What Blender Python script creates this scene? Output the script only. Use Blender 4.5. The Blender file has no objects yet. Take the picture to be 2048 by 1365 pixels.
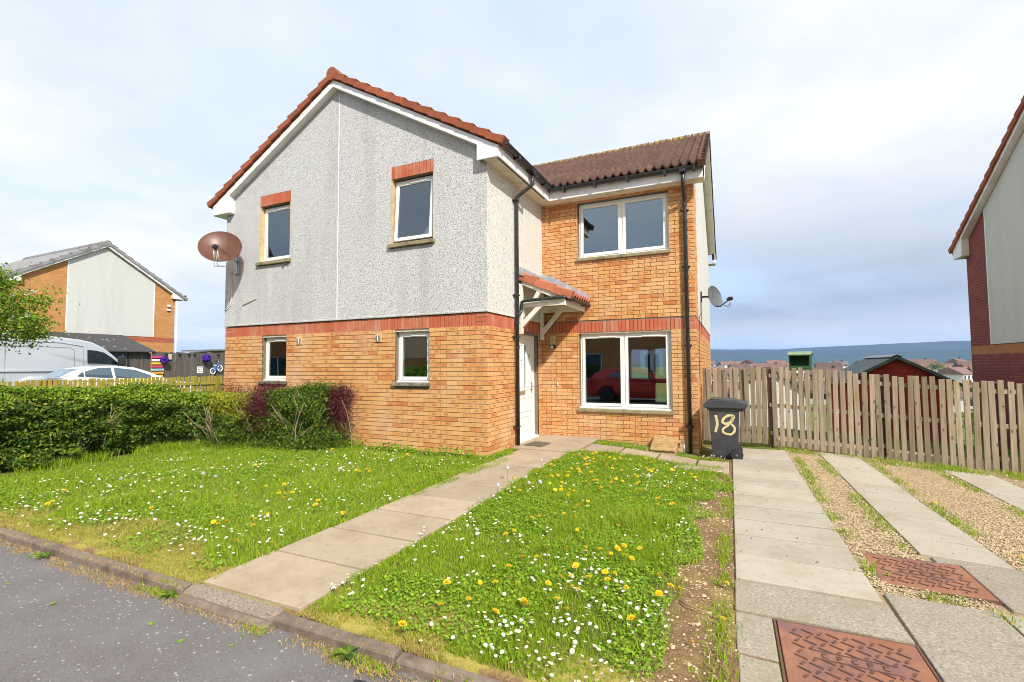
import bpy, bmesh, math, random
import numpy as np
from mathutils import Vector, Matrix

# ------------------------------------------------------------------ camera, sky, sun, exposure
scn = bpy.context.scene
COL = scn.collection
CX, CY, CZ, YAW, PITCH, ROLL = 3.5404, -6.7789, 1.4644, -0.4298, 0.05, -0.0061
FPX = 948.75
_f = Vector((math.sin(YAW)*math.cos(PITCH), math.cos(YAW)*math.cos(PITCH), math.sin(PITCH)))
_r0 = Vector((math.cos(YAW), -math.sin(YAW), 0)); _u0 = _r0.cross(_f)
_c, _s = math.cos(ROLL), math.sin(ROLL)
_r = _c*_r0 + _s*_u0
_u = -_s*_r0 + _c*_u0
cam_data = bpy.data.cameras.new('camera')
cam = bpy.data.objects.new('camera', cam_data); COL.objects.link(cam)
cam.matrix_world = Matrix(((_r.x, _u.x, -_f.x, CX), (_r.y, _u.y, -_f.y, CY), (_r.z, _u.z, -_f.z, CZ), (0, 0, 0, 1)))
cam_data.sensor_width = 36.0; cam_data.sensor_fit = 'HORIZONTAL'
cam_data.lens = FPX/2048*36.0
cam_data.clip_start = 0.05; cam_data.clip_end = 30000
scn.camera = cam

SUN = Vector((1.0, -0.90, 1.15)).normalized()          # towards the sun
SUN_EL = math.asin(SUN.z); SUN_AZ = math.atan2(SUN.x, SUN.y)
sd = bpy.data.lights.new('sun', 'SUN'); sd.energy = 4.4; sd.angle = math.radians(2.0); sd.color = (1.0, 0.95, 0.86)
so = bpy.data.objects.new('sun', sd); COL.objects.link(so)
so.rotation_euler = (-SUN).to_track_quat('-Z', 'Y').to_euler()
so.location = (10, -10, 20)

world = bpy.data.worlds.new('World'); scn.world = world; world.use_nodes = True
SKY_STRENGTH = 0.10
HAZE = 0.00017

scn.view_settings.view_transform = 'Standard'; scn.view_settings.look = 'None'
scn.view_settings.gamma = 1.0; scn.view_settings.use_curve_mapping = False
scn.view_settings.exposure = 0.44
scn.cycles.use_denoising = True
try: scn.cycles.denoiser = 'OPENIMAGEDENOISE'
except Exception: pass
scn.cycles.filter_width = 1.0
scn.cycles.max_bounces = 8; scn.cycles.transparent_max_bounces = 12
scn.cycles.sample_clamp_indirect = 6.0
scn.cycles.volume_bounces = 1

# ------------------------------------------------------------------ node helpers
class NT:
    def __init__(s, tree): s.t = tree; s.n = tree.nodes; s.l = tree.links
    def new(s, typ, ins=None, **kw):
        nd = s.n.new(typ)
        for k, v in kw.items(): setattr(nd, k, v)
        if ins:
            for k, v in ins.items(): s.set(nd, k, v)
        return nd
    def set(s, nd, k, v):
        sock = nd.inputs[k]
        if isinstance(v, bpy.types.NodeSocket): s.l.new(v, sock)
        else: sock.default_value = v
    def math(s, op, a, b=0.0, c=0.0, clamp=False):
        return s.new('ShaderNodeMath', {0: a, 1: b, 2: c}, operation=op, use_clamp=clamp).outputs[0]
    def vmath(s, op, a, b=(0, 0, 0)):
        return s.new('ShaderNodeVectorMath', {0: a, 1: b}, operation=op)
    def mix(s, fac, a, b, blend='MIX'):
        nd = s.new('ShaderNodeMix', data_type='RGBA', blend_type=blend)
        s.set(nd, 0, fac); s.set(nd, 6, a); s.set(nd, 7, b)
        return nd.outputs[2]
    def noise(s, vec, scale, detail=3, rough=0.55):
        nd = s.new('ShaderNodeTexNoise', {'Scale': scale, 'Detail': detail, 'Roughness': rough})
        if vec is not None: s.l.new(vec, nd.inputs['Vector'])
        return nd.outputs['Fac']
    def voro(s, vec, scale, feature='F1'):
        nd = s.new('ShaderNodeTexVoronoi', {'Scale': scale}, feature=feature)
        if vec is not None: s.l.new(vec, nd.inputs['Vector'])
        return nd
    def ramp(s, fac, stops):
        nd = s.new('ShaderNodeValToRGB'); s.l.new(fac, nd.inputs[0])
        e = nd.color_ramp.elements
        while len(e) < len(stops): e.new(0.5)
        for el, (p, c) in zip(e, stops):
            el.position = p; el.color = c if len(c) == 4 else (*c, 1)
        return nd.outputs[0]
    def rng(s, v, a, b, c=0.0, d=1.0):
        return s.new('ShaderNodeMapRange', {0: v, 1: a, 2: b, 3: c, 4: d}, clamp=True).outputs[0]
    def pos(s): return s.new('ShaderNodeNewGeometry').outputs['Position']
    def obj(s): return s.new('ShaderNodeTexCoord').outputs['Object']

def C4(c): return (*c, 1.0)

def mat(name, color=(.5, .5, .5), rough=.7, build=None, spec=.3, metal=0.0):
    m = bpy.data.materials.new(name); m.use_nodes = True
    t = NT(m.node_tree); t.n.clear()
    out = t.new('ShaderNodeOutputMaterial')
    b = t.new('ShaderNodeBsdfPrincipled', {'Base Color': C4(color), 'Roughness': rough, 'Metallic': metal, 'Specular IOR Level': spec})
    t.l.new(b.outputs[0], out.inputs[0])
    if build: build(t, b)
    return m

def noisy(name, c1, c2, scale=8, rough=.75, bump=0.0, bscale=60, spec=.3, rnd=0.0, detail=4, c3=None, s3=1.2, space='pos', metal=0.0, dist=.01):
    """two-tone procedural surface with fine relief; rnd = per-object value change"""
    def build(t, b):
        p = t.pos() if space == 'pos' else t.obj()
        f = t.rng(t.noise(p, scale, detail), .3, .7)
        col = t.mix(f, C4(c1), C4(c2))
        if c3 is not None:
            col = t.mix(t.rng(t.noise(p, s3, 4, .65), .5, .72), col, C4(c3))
        if rnd:
            r = t.new('ShaderNodeObjectInfo').outputs['Random']
            k = t.math('MULTIPLY_ADD', r, 2*rnd, 1-rnd)
            col = t.mix(1.0, col, t.new('ShaderNodeCombineColor', {0: k, 1: k, 2: k}).outputs[0], 'MULTIPLY')
        t.set(b, 'Base Color', col)
        if bump:
            h = t.noise(p, bscale, 3)
            bn = t.new('ShaderNodeBump', {'Strength': bump, 'Distance': dist, 'Height': h})
            t.set(b, 'Normal', bn.outputs[0])
    return mat(name, c1, rough, build, spec, metal)

# ------------------------------------------------------------------ sky
def build_world():
    t = NT(world.node_tree); t.n.clear()
    out = t.new('ShaderNodeOutputWorld')
    sky = t.new('ShaderNodeTexSky', sky_type='NISHITA', sun_disc=False)
    sky.sun_elevation = SUN_EL; sky.sun_rotation = SUN_AZ; sky.altitude = 100; sky.dust_density = 1.5
    d = t.new('ShaderNodeTexCoord').outputs['Generated']
    sep = t.new('ShaderNodeSeparateXYZ', {0: d}); x, y, z = sep.outputs
    zz = t.math('ADD', t.math('MAXIMUM', z, 0.0), 0.16)
    flat = t.new('ShaderNodeCombineXYZ', {0: t.math('DIVIDE', x, zz), 1: t.math('DIVIDE', y, zz), 2: 0.0}).outputs[0]
    n1 = t.noise(t.vmath('ADD', flat, (3.1, 7.7, 0.4)).outputs[0], 0.55, 6, .52)
    n2 = t.noise(t.vmath('ADD', flat, (11.3, 1.7, 2.0)).outputs[0], 1.3, 6, .55)
    # heavier grey bank low down to the north, white stratus above
    band = t.math('MULTIPLY', t.rng(z, .015, .10), t.rng(z, .12, .36, 1.0, 0.0))
    az = t.rng(t.math('ADD', y, t.math('MULTIPLY', x, .75)), .50, .95)
    bank = t.math('MULTIPLY', t.math('MULTIPLY', band, az), t.rng(n2, .15, .62, .45, 1.0), clamp=True)
    cover = t.rng(t.math('ADD', n1, t.math('MULTIPLY', t.rng(t.math('ADD', x, z), -.3, -.75), -.0)), .30, .52)
    shade = t.rng(n2, .34, .62)
    white = t.mix(shade, C4((6.1, 6.7, 7.6)), C4((8.2, 8.3, 8.4)))
    grey = t.mix(t.rng(n1, .35, .65), C4((2.35, 2.95, 3.85)), C4((3.7, 4.3, 5.2)))
    cl = t.mix(bank, white, grey)
    thin = t.mix(0.80, sky.outputs[0], C4((5.7, 7.1, 9.2)))    # thin high veil over the blue
    col = t.mix(cover, thin, cl)
    below = t.rng(z, -.02, .0)
    col = t.mix(below, C4((2.2, 2.3, 2.0)), col)
    bg = t.new('ShaderNodeBackground', {0: col, 1: SKY_STRENGTH})
    t.l.new(bg.outputs[0], out.inputs[0])
build_world()

# ------------------------------------------------------------------ mesh builder
class Fr:
    """a wall frame: u along the wall, n outwards, z up"""
    def __init__(s, o, u, n): s.o = Vector(o); s.u = Vector(u); s.n = Vector(n)
    def p(s, u, n, z): return s.o + s.u*u + s.n*n + Vector((0, 0, z))
W0 = Fr((0, 0, 0), (1, 0, 0), (0, 1, 0))      # plain world axes: u = x, n = y

class MB:
    def __init__(s): s.v = []; s.f = []; s.uv = []; s.mi = []; s.cur = 0
    def add(s, vs, fs):
        b = len(s.v); s.v += [tuple(q) for q in vs]
        s.f += [tuple(b+i for i in f) for f in fs]; s.mi += [s.cur]*len(fs)
        return s
    def box(s, F, u0, u1, n0, n1, z0, z1, top=0.0):
        q = [F.p(u, n, z) for z in (z0, z1) for n in (n0, n1) for u in (u0, u1)]
        fs = [(0, 2, 3, 1), (4, 5, 7, 6), (0, 1, 5, 4), (2, 6, 7, 3), (0, 4, 6, 2), (1, 3, 7, 5)]
        return s.add(q, fs)
    def prism(s, F, poly, n0, n1):
        """poly = list of (u, z), extruded from n0 to n1"""
        k = len(poly)
        q = [F.p(u, n0, z) for u, z in poly] + [F.p(u, n1, z) for u, z in poly]
        fs = [tuple(range(k-1, -1, -1)), tuple(range(k, 2*k))]
        fs += [(i, (i+1) % k, (i+1) % k+k, i+k) for i in range(k)]
        return s.add(q, fs)
    def slabpoly(s, poly, z0, z1):
        """horizontal plate, poly = list of (x, y, dz)"""
        k = len(poly)
        q = [(p[0], p[1], (p[2] if len(p) > 2 else 0)+z0) for p in poly] + [(p[0], p[1], (p[2] if len(p) > 2 else 0)+z1) for p in poly]
        fs = [tuple(range(k-1, -1, -1)), tuple(range(k, 2*k))] + [(i, (i+1) % k, (i+1) % k+k, i+k) for i in range(k)]
        return s.add(q, fs)
    def tube(s, pts, r, seg=8, cap=True, r2=None):
        pts = [Vector(p) for p in pts]; k = len(pts); q = []
        up = None
        for i, p in enumerate(pts):
            d = (pts[min(i+1, k-1)]-pts[max(i-1, 0)])
            if d.length < 1e-9: d = Vector((0, 0, 1))
            d.normalize()
            if up is None:
                up = Vector((0, 0, 1)) if abs(d.z) < .9 else Vector((1, 0, 0))
            a = d.cross(up)
            if a.length < 1e-6: a = d.cross(Vector((0, 1, 0)))
            a.normalize(); b = d.cross(a); up = -b if False else up
            rr = r if r2 is None else r+(r2-r)*i/max(1, k-1)
            for j in range(seg):
                t = 2*math.pi*j/seg
                q.append(p + a*(rr*math.cos(t)) + b*(rr*math.sin(t)))
        fs = []
        for i in range(k-1):
            for j in range(seg):
                fs.append((i*seg+j, i*seg+(j+1) % seg, (i+1)*seg+(j+1) % seg, (i+1)*seg+j))
        if cap: fs += [tuple(range(seg-1, -1, -1)), tuple((k-1)*seg+j for j in range(seg))]
        return s.add(q, fs)
    def lathe(s, prof, seg=20, M=None, caps=True):
        q = []
        for r, z in prof:
            for j in range(seg):
                t = 2*math.pi*j/seg; p = Vector((r*math.cos(t), r*math.sin(t), z))
                q.append(M @ p if M else p)
        k = len(prof)
        fs = [(i*seg+j, i*seg+(j+1) % seg, (i+1)*seg+(j+1) % seg, (i+1)*seg+j) for i in range(k-1) for j in range(seg)]
        if caps: fs += [tuple(range(seg-1, -1, -1)), tuple((k-1)*seg+j for j in range(seg))]
        return s.add(q, fs)
    def mesh(s, name, mats, smooth=False):
        me = bpy.data.meshes.new(name)
        me.from_pydata(s.v, [], s.f)
        for m in (mats if isinstance(mats, (list, tuple)) else [mats]): me.materials.append(m)
        if any(s.mi): me.polygons.foreach_set('material_index', s.mi)
        if smooth: me.polygons.foreach_set('use_smooth', [True]*len(s.f))
        me.update(); return me

def fixn(me):
    bm = bmesh.new(); bm.from_mesh(me); bmesh.ops.remove_doubles(bm, verts=bm.verts, dist=2e-5); bmesh.ops.recalc_face_normals(bm, faces=bm.faces); bm.to_mesh(me); bm.free()

def tag(o, label=None, cat=None, group=None, kind=None):
    if label: o['label'] = label
    if cat: o['category'] = cat
    if group: o['group'] = group
    if kind: o['kind'] = kind
    return o

def parent(o, p):
    if p is not None:
        o.parent = p; o.matrix_parent_inverse = WM(p).inverted()
def WM(p):
    m = p.matrix_basis.copy()
    if p.parent: m = WM(p.parent) @ p.matrix_parent_inverse @ m
    return m

def link(name, me, par=None, loc=None, M=None):
    o = bpy.data.objects.new(name, me); COL.objects.link(o)
    if M is not None: o.matrix_basis = M
    elif loc is not None: o.location = loc
    parent(o, par); return o

def obj(name, mb, m, par=None, smooth=False, bevel=0.0, seg=2, fix=True, M=None):
    me = mb.mesh(name, m, smooth)
    if fix: fixn(me)
    o = link(name, me, par, M=M)
    if bevel:
        md = o.modifiers.new('bevel', 'BEVEL'); md.width = bevel; md.segments = seg; md.limit_method = 'ANGLE'; md.angle_limit = math.radians(40)
        if smooth is False: pass
    return o

def thing(name, label, cat, loc=(0, 0, 0), group=None, rz=0.0):
    o = bpy.data.objects.new(name, None); COL.objects.link(o)
    o.location = loc; o.rotation_euler = (0, 0, rz); o.empty_display_size = .2
    return tag(o, label, cat, group)

def copy_tree(o, par=None):
    c = o.copy(); COL.objects.link(c)
    if par is not None:
        c.parent = par; c.matrix_parent_inverse = o.matrix_parent_inverse.copy()
    for ch in o.children: copy_tree(ch, c)
    return c

def np_mesh(name, verts, faces_flat, counts, m, smooth=False):
    """fast mesh from numpy: verts (N,3), flat loop indices, loops per face"""
    me = bpy.data.meshes.new(name)
    me.vertices.add(len(verts)); me.vertices.foreach_set('co', np.asarray(verts, np.float32).ravel())
    me.loops.add(len(faces_flat)); me.loops.foreach_set('vertex_index', np.asarray(faces_flat, np.int32))
    starts = np.concatenate(([0], np.cumsum(counts)[:-1])).astype(np.int32)
    me.polygons.add(len(counts)); me.polygons.foreach_set('loop_start', starts)
    me.polygons.foreach_set('use_smooth', np.full(len(counts), bool(smooth)))
    for x in (m if isinstance(m, (list, tuple)) else [m]): me.materials.append(x)
    me.update(calc_edges=True); me.validate(); return me

rnd = random.Random(7)
nrg = np.random.default_rng(11)

def ip(x, xs, ys): return np.interp(x, xs, ys)
def HG(X, Y):
    """height of the plot around the house"""
    X = np.asarray(X, float); Y = np.asarray(Y, float)
    b = np.interp(X, [-40, 1.0, 2, 3, 3.5, 4.2, 5.7, 7.6, 9.5, 14], [0, 0, -.05, -.14, -.14, -.12, -.2, -.3, -.42, -.6])
    f = np.interp(X, [-40, 1.1, 3.5, 5, 8, 14], [-.05, -.05, -.11, -.13, -.2, -.4])
    t = np.clip((Y+4.66)/4.66, 0, 1)
    z = f*(1-t)+b*t-.04*np.exp(-((X-3)**2+(Y-2.2)**2)/.3)
    return z
def hg(x, y): return float(HG(x, y))

# ------------------------------------------------------------------ materials
def brick_mat(name, src, red=False):
    def build(t, b):
        p = t.pos()
        if src == 'object': r = t.new('ShaderNodeObjectInfo').outputs['Random']
        else: r = t.new('ShaderNodeNewGeometry').outputs['Random Per Island']
        r2 = t.math('FRACT', t.math('MULTIPLY', r, 17.31))
        r3 = t.math('FRACT', t.math('MULTIPLY', r, 43.7))
        if red:
            col = t.ramp(r, [(0, (.40, .085, .035)), (.4, (.46, .105, .045)), (.75, (.42, .12, .06)), (.93, (.50, .16, .09)), (1, (.45, .22, .16))])
        else:
            col = t.ramp(r, [(0, (.55, .265, .085)), (.3, (.60, .315, .115)), (.6, (.64, .345, .14)), (.82, (.59, .275, .09)), (.93, (.52, .19, .055)), (1, (.43, .125, .04))])
            uv = t.new('ShaderNodeTexCoord').outputs['UV']
            s = t.new('ShaderNodeSeparateXYZ', {0: uv})
            du = t.math('MULTIPLY', t.math('SUBTRACT', s.outputs[0], t.math('MULTIPLY_ADD', r3, .3, .35)), 1.5)
            dv = t.math('MULTIPLY', t.math('SUBTRACT', s.outputs[1], .5), 1.25)
            d = t.math('SQRT', t.math('ADD', t.math('MULTIPLY', du, du), t.math('MULTIPLY', dv, dv)))
            d = t.math('ADD', d, t.math('MULTIPLY', t.math('SUBTRACT', t.noise(p, 35, 3), .5), .55))
            m = t.math('MULTIPLY', t.rng(d, .12, .52, 1, 0), t.rng(r2, .38, .7, 0, .9))
            col = t.mix(m, col, C4((.36, .085, .022)))
        f = t.rng(t.noise(p, 120, 3, .7), .3, .75)
        col = t.mix(t.math('MULTIPLY', f, .22), col, C4((.72, .50, .28) if not red else (.62, .34, .26)))
        # efflorescence and washed streaks on the old brickwork
        e = t.math('MULTIPLY', t.rng(t.noise(p, 1.3, 5, .65), .48, .72), .42)
        col = t.mix(e, col, C4((.64, .48, .33)))
        t.set(b, 'Base Color', col)
        bn = t.new('ShaderNodeBump', {'Strength': .35, 'Distance': .003, 'Height': t.noise(p, 190, 3)})
        t.set(b, 'Normal', bn.outputs[0])
    return mat(name, (.55, .28, .1), .85, build, .2)

def roughcast(name, c_lo, c_hi, dirt=.5, chip=75.0, amp=.6, chips=.86):
    def build(t, b):
        p = t.pos()
        v = t.voro(p, chip); n = t.noise(p, chip*1.6, 3, .7)
        h = t.math('ADD', t.math('MULTIPLY', t.rng(v.outputs['Distance'], 0, .7, 1, 0), .6), t.math('MULTIPLY', n, .5))
        col = t.mix(t.rng(h, .30, .80), C4(c_lo), C4(c_hi))
        cc = t.new('ShaderNodeSeparateColor', {0: v.outputs['Color']}).outputs[0]
        col = t.mix(t.math('MULTIPLY', t.math('GREATER_THAN', cc, chips), .55), col, C4((.13, .125, .12)))
        st = t.new('ShaderNodeMapping', {'Vector': p, 'Scale': (2.2, 2.2, .22)}).outputs[0]
        s = t.math('MULTIPLY', t.rng(t.noise(st, 1.0, 5, .6), .48, .72), dirt)
        col = t.mix(s, col, C4((.33, .32, .30)), 'MIX')
        t.set(b, 'Base Color', col)
        bn = t.new('ShaderNodeBump', {'Strength': amp, 'Distance': .012, 'Height': h})
        t.set(b, 'Normal', bn.outputs[0])
    return mat(name, c_hi, .95, build, .1)

def far_brick(name, c1, c2, mortar, axis='Y'):
    def build(t, b):
        s = t.new('ShaderNodeSeparateXYZ', {0: t.pos()})
        uv = t.new('ShaderNodeCombineXYZ', {0: t.math('ADD', s.outputs[0], s.outputs[1]), 1: s.outputs[2], 2: 0.0}).outputs[0]
        br = t.new('ShaderNodeTexBrick', {'Vector': uv, 'Color1': C4(c1), 'Color2': C4(c2), 'Mortar': C4(mortar), 'Scale': 1.0, 'Mortar Size': .006, 'Brick Width': .225, 'Row Height': .075})
        col = t.mix(t.rng(t.noise(t.pos(), 3.0, 4, .7), .4, .8), br.outputs['Color'], C4(tuple(x*.72 for x in c1)))
        t.set(b, 'Base Color', col)
        bn = t.new('ShaderNodeBump', {'Strength': .8, 'Distance': .006, 'Height': t.math('SUBTRACT', 1.0, br.outputs['Fac'])})
        t.set(b, 'Normal', bn.outputs[0])
    return mat(name, c1, .85, build, .2)

def glass_mat(name, tint=(.80, .84, .84), boost=1.7):
    m = bpy.data.materials.new(name); m.use_nodes = True
    t = NT(m.node_tree); t.n.clear()
    out = t.new('ShaderNodeOutputMaterial')
    fr = t.new('ShaderNodeFresnel', {'IOR': 1.55}).outputs[0]
    fac = t.math('MULTIPLY_ADD', fr, boost, .09, True)
    tr = t.new('ShaderNodeBsdfTransparent', {0: C4(tint)})
    bn = t.new('ShaderNodeBump', {'Strength': .02, 'Distance': .02, 'Height': t.noise(t.pos(), 2.2, 1)}).outputs[0]
    gl = t.new('ShaderNodeBsdfGlossy', {0: (.74, .88, 1, 1), 'Roughness': .01, 'Normal': bn})
    mx = t.new('ShaderNodeMixShader', {0: fac, 1: tr.outputs[0], 2: gl.outputs[0]})
    t.l.new(mx.outputs[0], out.inputs[0]); return m

M = {}
M['brick'] = brick_mat('buff_brick', 'object'); M['brick_s'] = brick_mat('buff_brick_mass', 'island')
M['red'] = brick_mat('red_brick', 'object', True); M['red_s'] = brick_mat('red_brick_mass', 'island', True)
M['mortar'] = noisy('mortar', (.15, .12, .085), (.25, .205, .15), 30, .95, .4, 200)
M['rough_grey'] = roughcast('weathered_grey_roughcast', (.42, .42, .415), (.83, .83, .82), .42, 72, .5, .88)
M['rough_cream'] = roughcast('cream_roughcast', (.58, .565, .52), (.83, .82, .77), .10, 75, .3)
M['rough_far'] = roughcast('pale_roughcast', (.50, .50, .47), (.70, .70, .665), .25, 60, .3, 1.1)
M['upvc'] = noisy('white_upvc', (.78, .77, .72), (.82, .81, .77), 3, .32, spec=.45)
M['fascia'] = noisy('white_fascia', (.80, .795, .80), (.74, .73, .72), 2.2, .35, c3=(.60, .60, .52), s3=2.0, spec=.4)
M['soffit'] = noisy('cream_soffit', (.70, .66, .52), (.74, .71, .60), 1.8, .5, c3=(.52, .47, .27), s3=2.6)
M['gutter'] = noisy('black_gutter', (.014, .017, .018), (.03, .034, .035), 9, .32, spec=.5)
M['gutter_brown'] = noisy('brown_gutter', (.055, .035, .026), (.09, .06, .045), 9, .45)
M['verge'] = noisy('terracotta_verge', (.26, .068, .03), (.34, .105, .048), 14, .85, .3, 150, rnd=.16, c3=(.20, .07, .04), s3=7)
M['tile'] = noisy('brown_roof_tile', (.105, .053, .037), (.07, .034, .025), 9, .8, .4, 140, rnd=.2, c3=(.155, .09, .062), s3=9)
M['tile_moss'] = noisy('mossy_ridge_tile', (.26, .20, .075), (.20, .11, .07), 7, .9, .6, 90, rnd=.2, c3=(.42, .33, .07), s3=4)
M['tile_red'] = noisy('red_roof_tile', (.40, .12, .06), (.48, .18, .10), 11, .8, .3, 140, rnd=.15)
M['tile_grey'] = noisy('grey_roof_tile', (.20, .20, .205), (.28, .27, .265), 8, .8, .3, 90, rnd=.15, c3=(.13, .12, .11), s3=4)
M['lead'] = noisy('grey_lead', (.26, .28, .31), (.36, .38, .42), 7, .55, .3, 60, c3=(.5, .52, .54), s3=6)
M['sill'] = noisy('mossy_concrete_sill', (.34, .29, .18), (.24, .20, .11), 12, .9, .5, 120, c3=(.10, .09, .055), s3=5)
M['sill_dark'] = noisy('dark_stained_sill', (.11, .10, .075), (.19, .17, .12), 14, .9, .6, 110, c3=(.32, .30, .25), s3=9)
M['jamb'] = noisy('cast_stone_reveal', (.52, .38, .19), (.60, .47, .27), 5, .9, .3, 90, c3=(.38, .27, .13), s3=4)
M['door'] = noisy('white_door', (.80, .79, .74), (.77, .76, .72), 2, .3, spec=.45)
M['glass'] = glass_mat('window_glass')
M['carglass'] = glass_mat('dark_car_glass', (.25, .30, .31), 1.5)
M['room'] = noisy('dim_room', (.30, .28, .25), (.34, .32, .29), 2, .9)
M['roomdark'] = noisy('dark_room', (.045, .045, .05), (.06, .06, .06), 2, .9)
M['blind'] = noisy('pale_blind', (.80, .86, .80), (.83, .88, .83), 3, .8)
M['curtain'] = noisy('pale_curtain', (.55, .66, .60), (.62, .70, .65), 6, .9)
M['black'] = noisy('black_plastic', (.016, .017, .019), (.03, .031, .033), 8, .45)
M['metal'] = noisy('grey_metal', (.42, .43, .44), (.52, .53, .53), 10, .35, metal=.8)
M['white'] = noisy('white_paint', (.80, .80, .79), (.74, .74, .73), 4, .4)
M['canopy'] = noisy('white_painted_timber', (.78, .76, .69), (.70, .68, .60), 4, .5, c3=(.55, .52, .38), s3=5)

# ------------------------------------------------------------------ brick, wall and tile tools
def course_bricks(F, u0, u1, z0, z1, holes, phase=0, from_right=True, H=.075, L=.225):
    out = []; k = 0
    n = int(round((z1-z0)/H))
    for k in range(n):
        za = z1-(k+1)*H+.010; zb = z1-k*H          # laid down from the band
        half = (k+phase) % 2 == 0
        w = u1-u0; x = 0; first = True; seg = []
        while x < w-.02:
            l = (.1025 if (first and half) else .215)
            seg.append((x, min(x+l, w))); x += l+.010; first = False
        for a, b in seg:
            ua, ub = (u1-b, u1-a) if from_right else (u0+a, u0+b)
            ivs = [(ua, ub)]
            for h0, h1, hz0, hz1 in holes:
                if hz0 < zb-.012 and hz1 > za+.012:
                    nx = []
                    for p, q in ivs:
                        if h1 <= p or h0 >= q: nx.append((p, q))
                        else:
                            if h0-p > .03: nx.append((p, h0))
                            if q-h1 > .03: nx.append((h1, q))
                    ivs = nx
            out += [(F, p, q, za, zb) for p, q in ivs]
    return out

def soldier_bricks(F, u0, u1, z0, z1, quoin_l=False, quoin_r=False, P=.075):
    out = []
    a, b = u0, u1
    for side, on in (('l', quoin_l), ('r', quoin_r)):
        if on:
            x0, x1 = (u0, u0+.215) if side == 'l' else (u1-.215, u1)
            for k in range(3): out.append((F, x0, x1, z0+k*.075+.0, z0+k*.075+.065))
            if side == 'l': a = u0+.225
            else: b = u1-.225
    n = max(1, int(round((b-a+.01)/P))); pp = (b-a+.01)/n
    out += [(F, a+i*pp, a+(i+1)*pp-.010, z0, z1-.004) for i in range(n)]
    return out

def wall(mb, F, u0, u1, z0, z1, holes, n0, n1):
    us = sorted({u0, u1} | {min(max(h[i], u0), u1) for h in holes for i in (0, 1)})
    zs = sorted({z0, z1} | {min(max(h[i], z0), z1) for h in holes for i in (2, 3)})
    def solid(i, j):
        if i < 0 or j < 0 or i >= len(us)-1 or j >= len(zs)-1: return False
        cu, cz = (us[i]+us[i+1])/2, (zs[j]+zs[j+1])/2
        return not any(h[0] < cu < h[1] and h[2] < cz < h[3] for h in holes)
    q = []; fs = []
    def quad(*p):
        b = len(q); q.extend(p); fs.append((b, b+1, b+2, b+3))
    for i in range(len(us)-1):
        for j in range(len(zs)-1):
            if not solid(i, j): continue
            a, b, c, d = us[i], us[i+1], zs[j], zs[j+1]
            P = F.p
            quad(P(a, n1, c), P(b, n1, c), P(b, n1, d), P(a, n1, d))
            quad(P(b, n0, c), P(a, n0, c), P(a, n0, d), P(b, n0, d))
            if not solid(i-1, j): quad(P(a, n0, c), P(a, n1, c), P(a, n1, d), P(a, n0, d))
            if not solid(i+1, j): quad(P(b, n1, c), P(b, n0, c), P(b, n0, d), P(b, n1, d))
            if not solid(i, j-1): quad(P(a, n0, c), P(b, n0, c), P(b, n1, c), P(a, n1, c))
            if not solid(i, j+1): quad(P(a, n1, d), P(b, n1, d), P(b, n0, d), P(a, n0, d))
    mb.add(q, fs)

_camloc = Vector((CX, CY, CZ))
def px_area(F, u0, u1, z0, z1):
    """how large a small facing rectangle shows from the street"""
    c = F.p((u0+u1)/2, 0, (z0+z1)/2); d = _camloc-c; L = d.length
    return max(0.0, (u1-u0)*(z1-z0)*(F.n.dot(d)/L)/(L*L))

def unit_brick(name, m, w, h, dep=.03):
    """local x along the wall, local y outwards, local z up; front face at y = 0"""
    mb = MB(); mb.add([(0, -dep, 0), (w, -dep, 0), (0, 0, 0), (w, 0, 0), (0, -dep, h), (w, -dep, h), (0, 0, h), (w, 0, h)],
                      [(2, 3, 7, 6), (0, 1, 3, 2), (4, 6, 7, 5), (0, 2, 6, 4), (1, 5, 7, 3)])
    me = mb.mesh(name, m); fixn(me); uv_box(me, w, h); return me

def uv_box(me, w, h):
    uvl = me.uv_layers.new(name='UVMap')
    for l in me.loops:
        c = me.vertices[l.vertex_index].co; uvl.data[l.index].uv = (c.x/w, c.z/h)

def mass_bricks(name, lst, m, par):
    if not lst: return None
    N = len(lst); V = np.zeros((N, 8, 3)); 
    for i, (F, a, b, c, d) in enumerate(lst):
        n1 = rnd.uniform(-.001, .004)
        for k, (u, n, z) in enumerate(((a, -.03, c), (b, -.03, c), (a, n1, c), (b, n1, c), (a, -.03, d), (b, -.03, d), (a, n1, d), (b, n1, d))):
            V[i, k] = F.p(u, n, z)
    quads = np.array([(2, 3, 7, 6), (0, 1, 3, 2), (4, 6, 7, 5), (0, 2, 6, 4), (1, 5, 7, 3)])
    fl = (quads[None]+8*np.arange(N)[:, None, None]).reshape(-1)
    me = np_mesh(name, V.reshape(-1, 3), fl, np.full(N*5, 4), m)
    uvk = np.array([(0, 0), (1, 0), (0, 0), (1, 0), (0, 1), (1, 1), (0, 1), (1, 1)], float)
    vi = np.zeros(len(me.loops), np.int32); me.loops.foreach_get('vertex_index', vi)
    uvl = me.uv_layers.new(name='UVMap'); uvl.data.foreach_set('uv', uvk[vi % 8].ravel())
    fixn(me)
    o = link(name, me, par); o['kind'] = 'stuff'; return o

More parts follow.
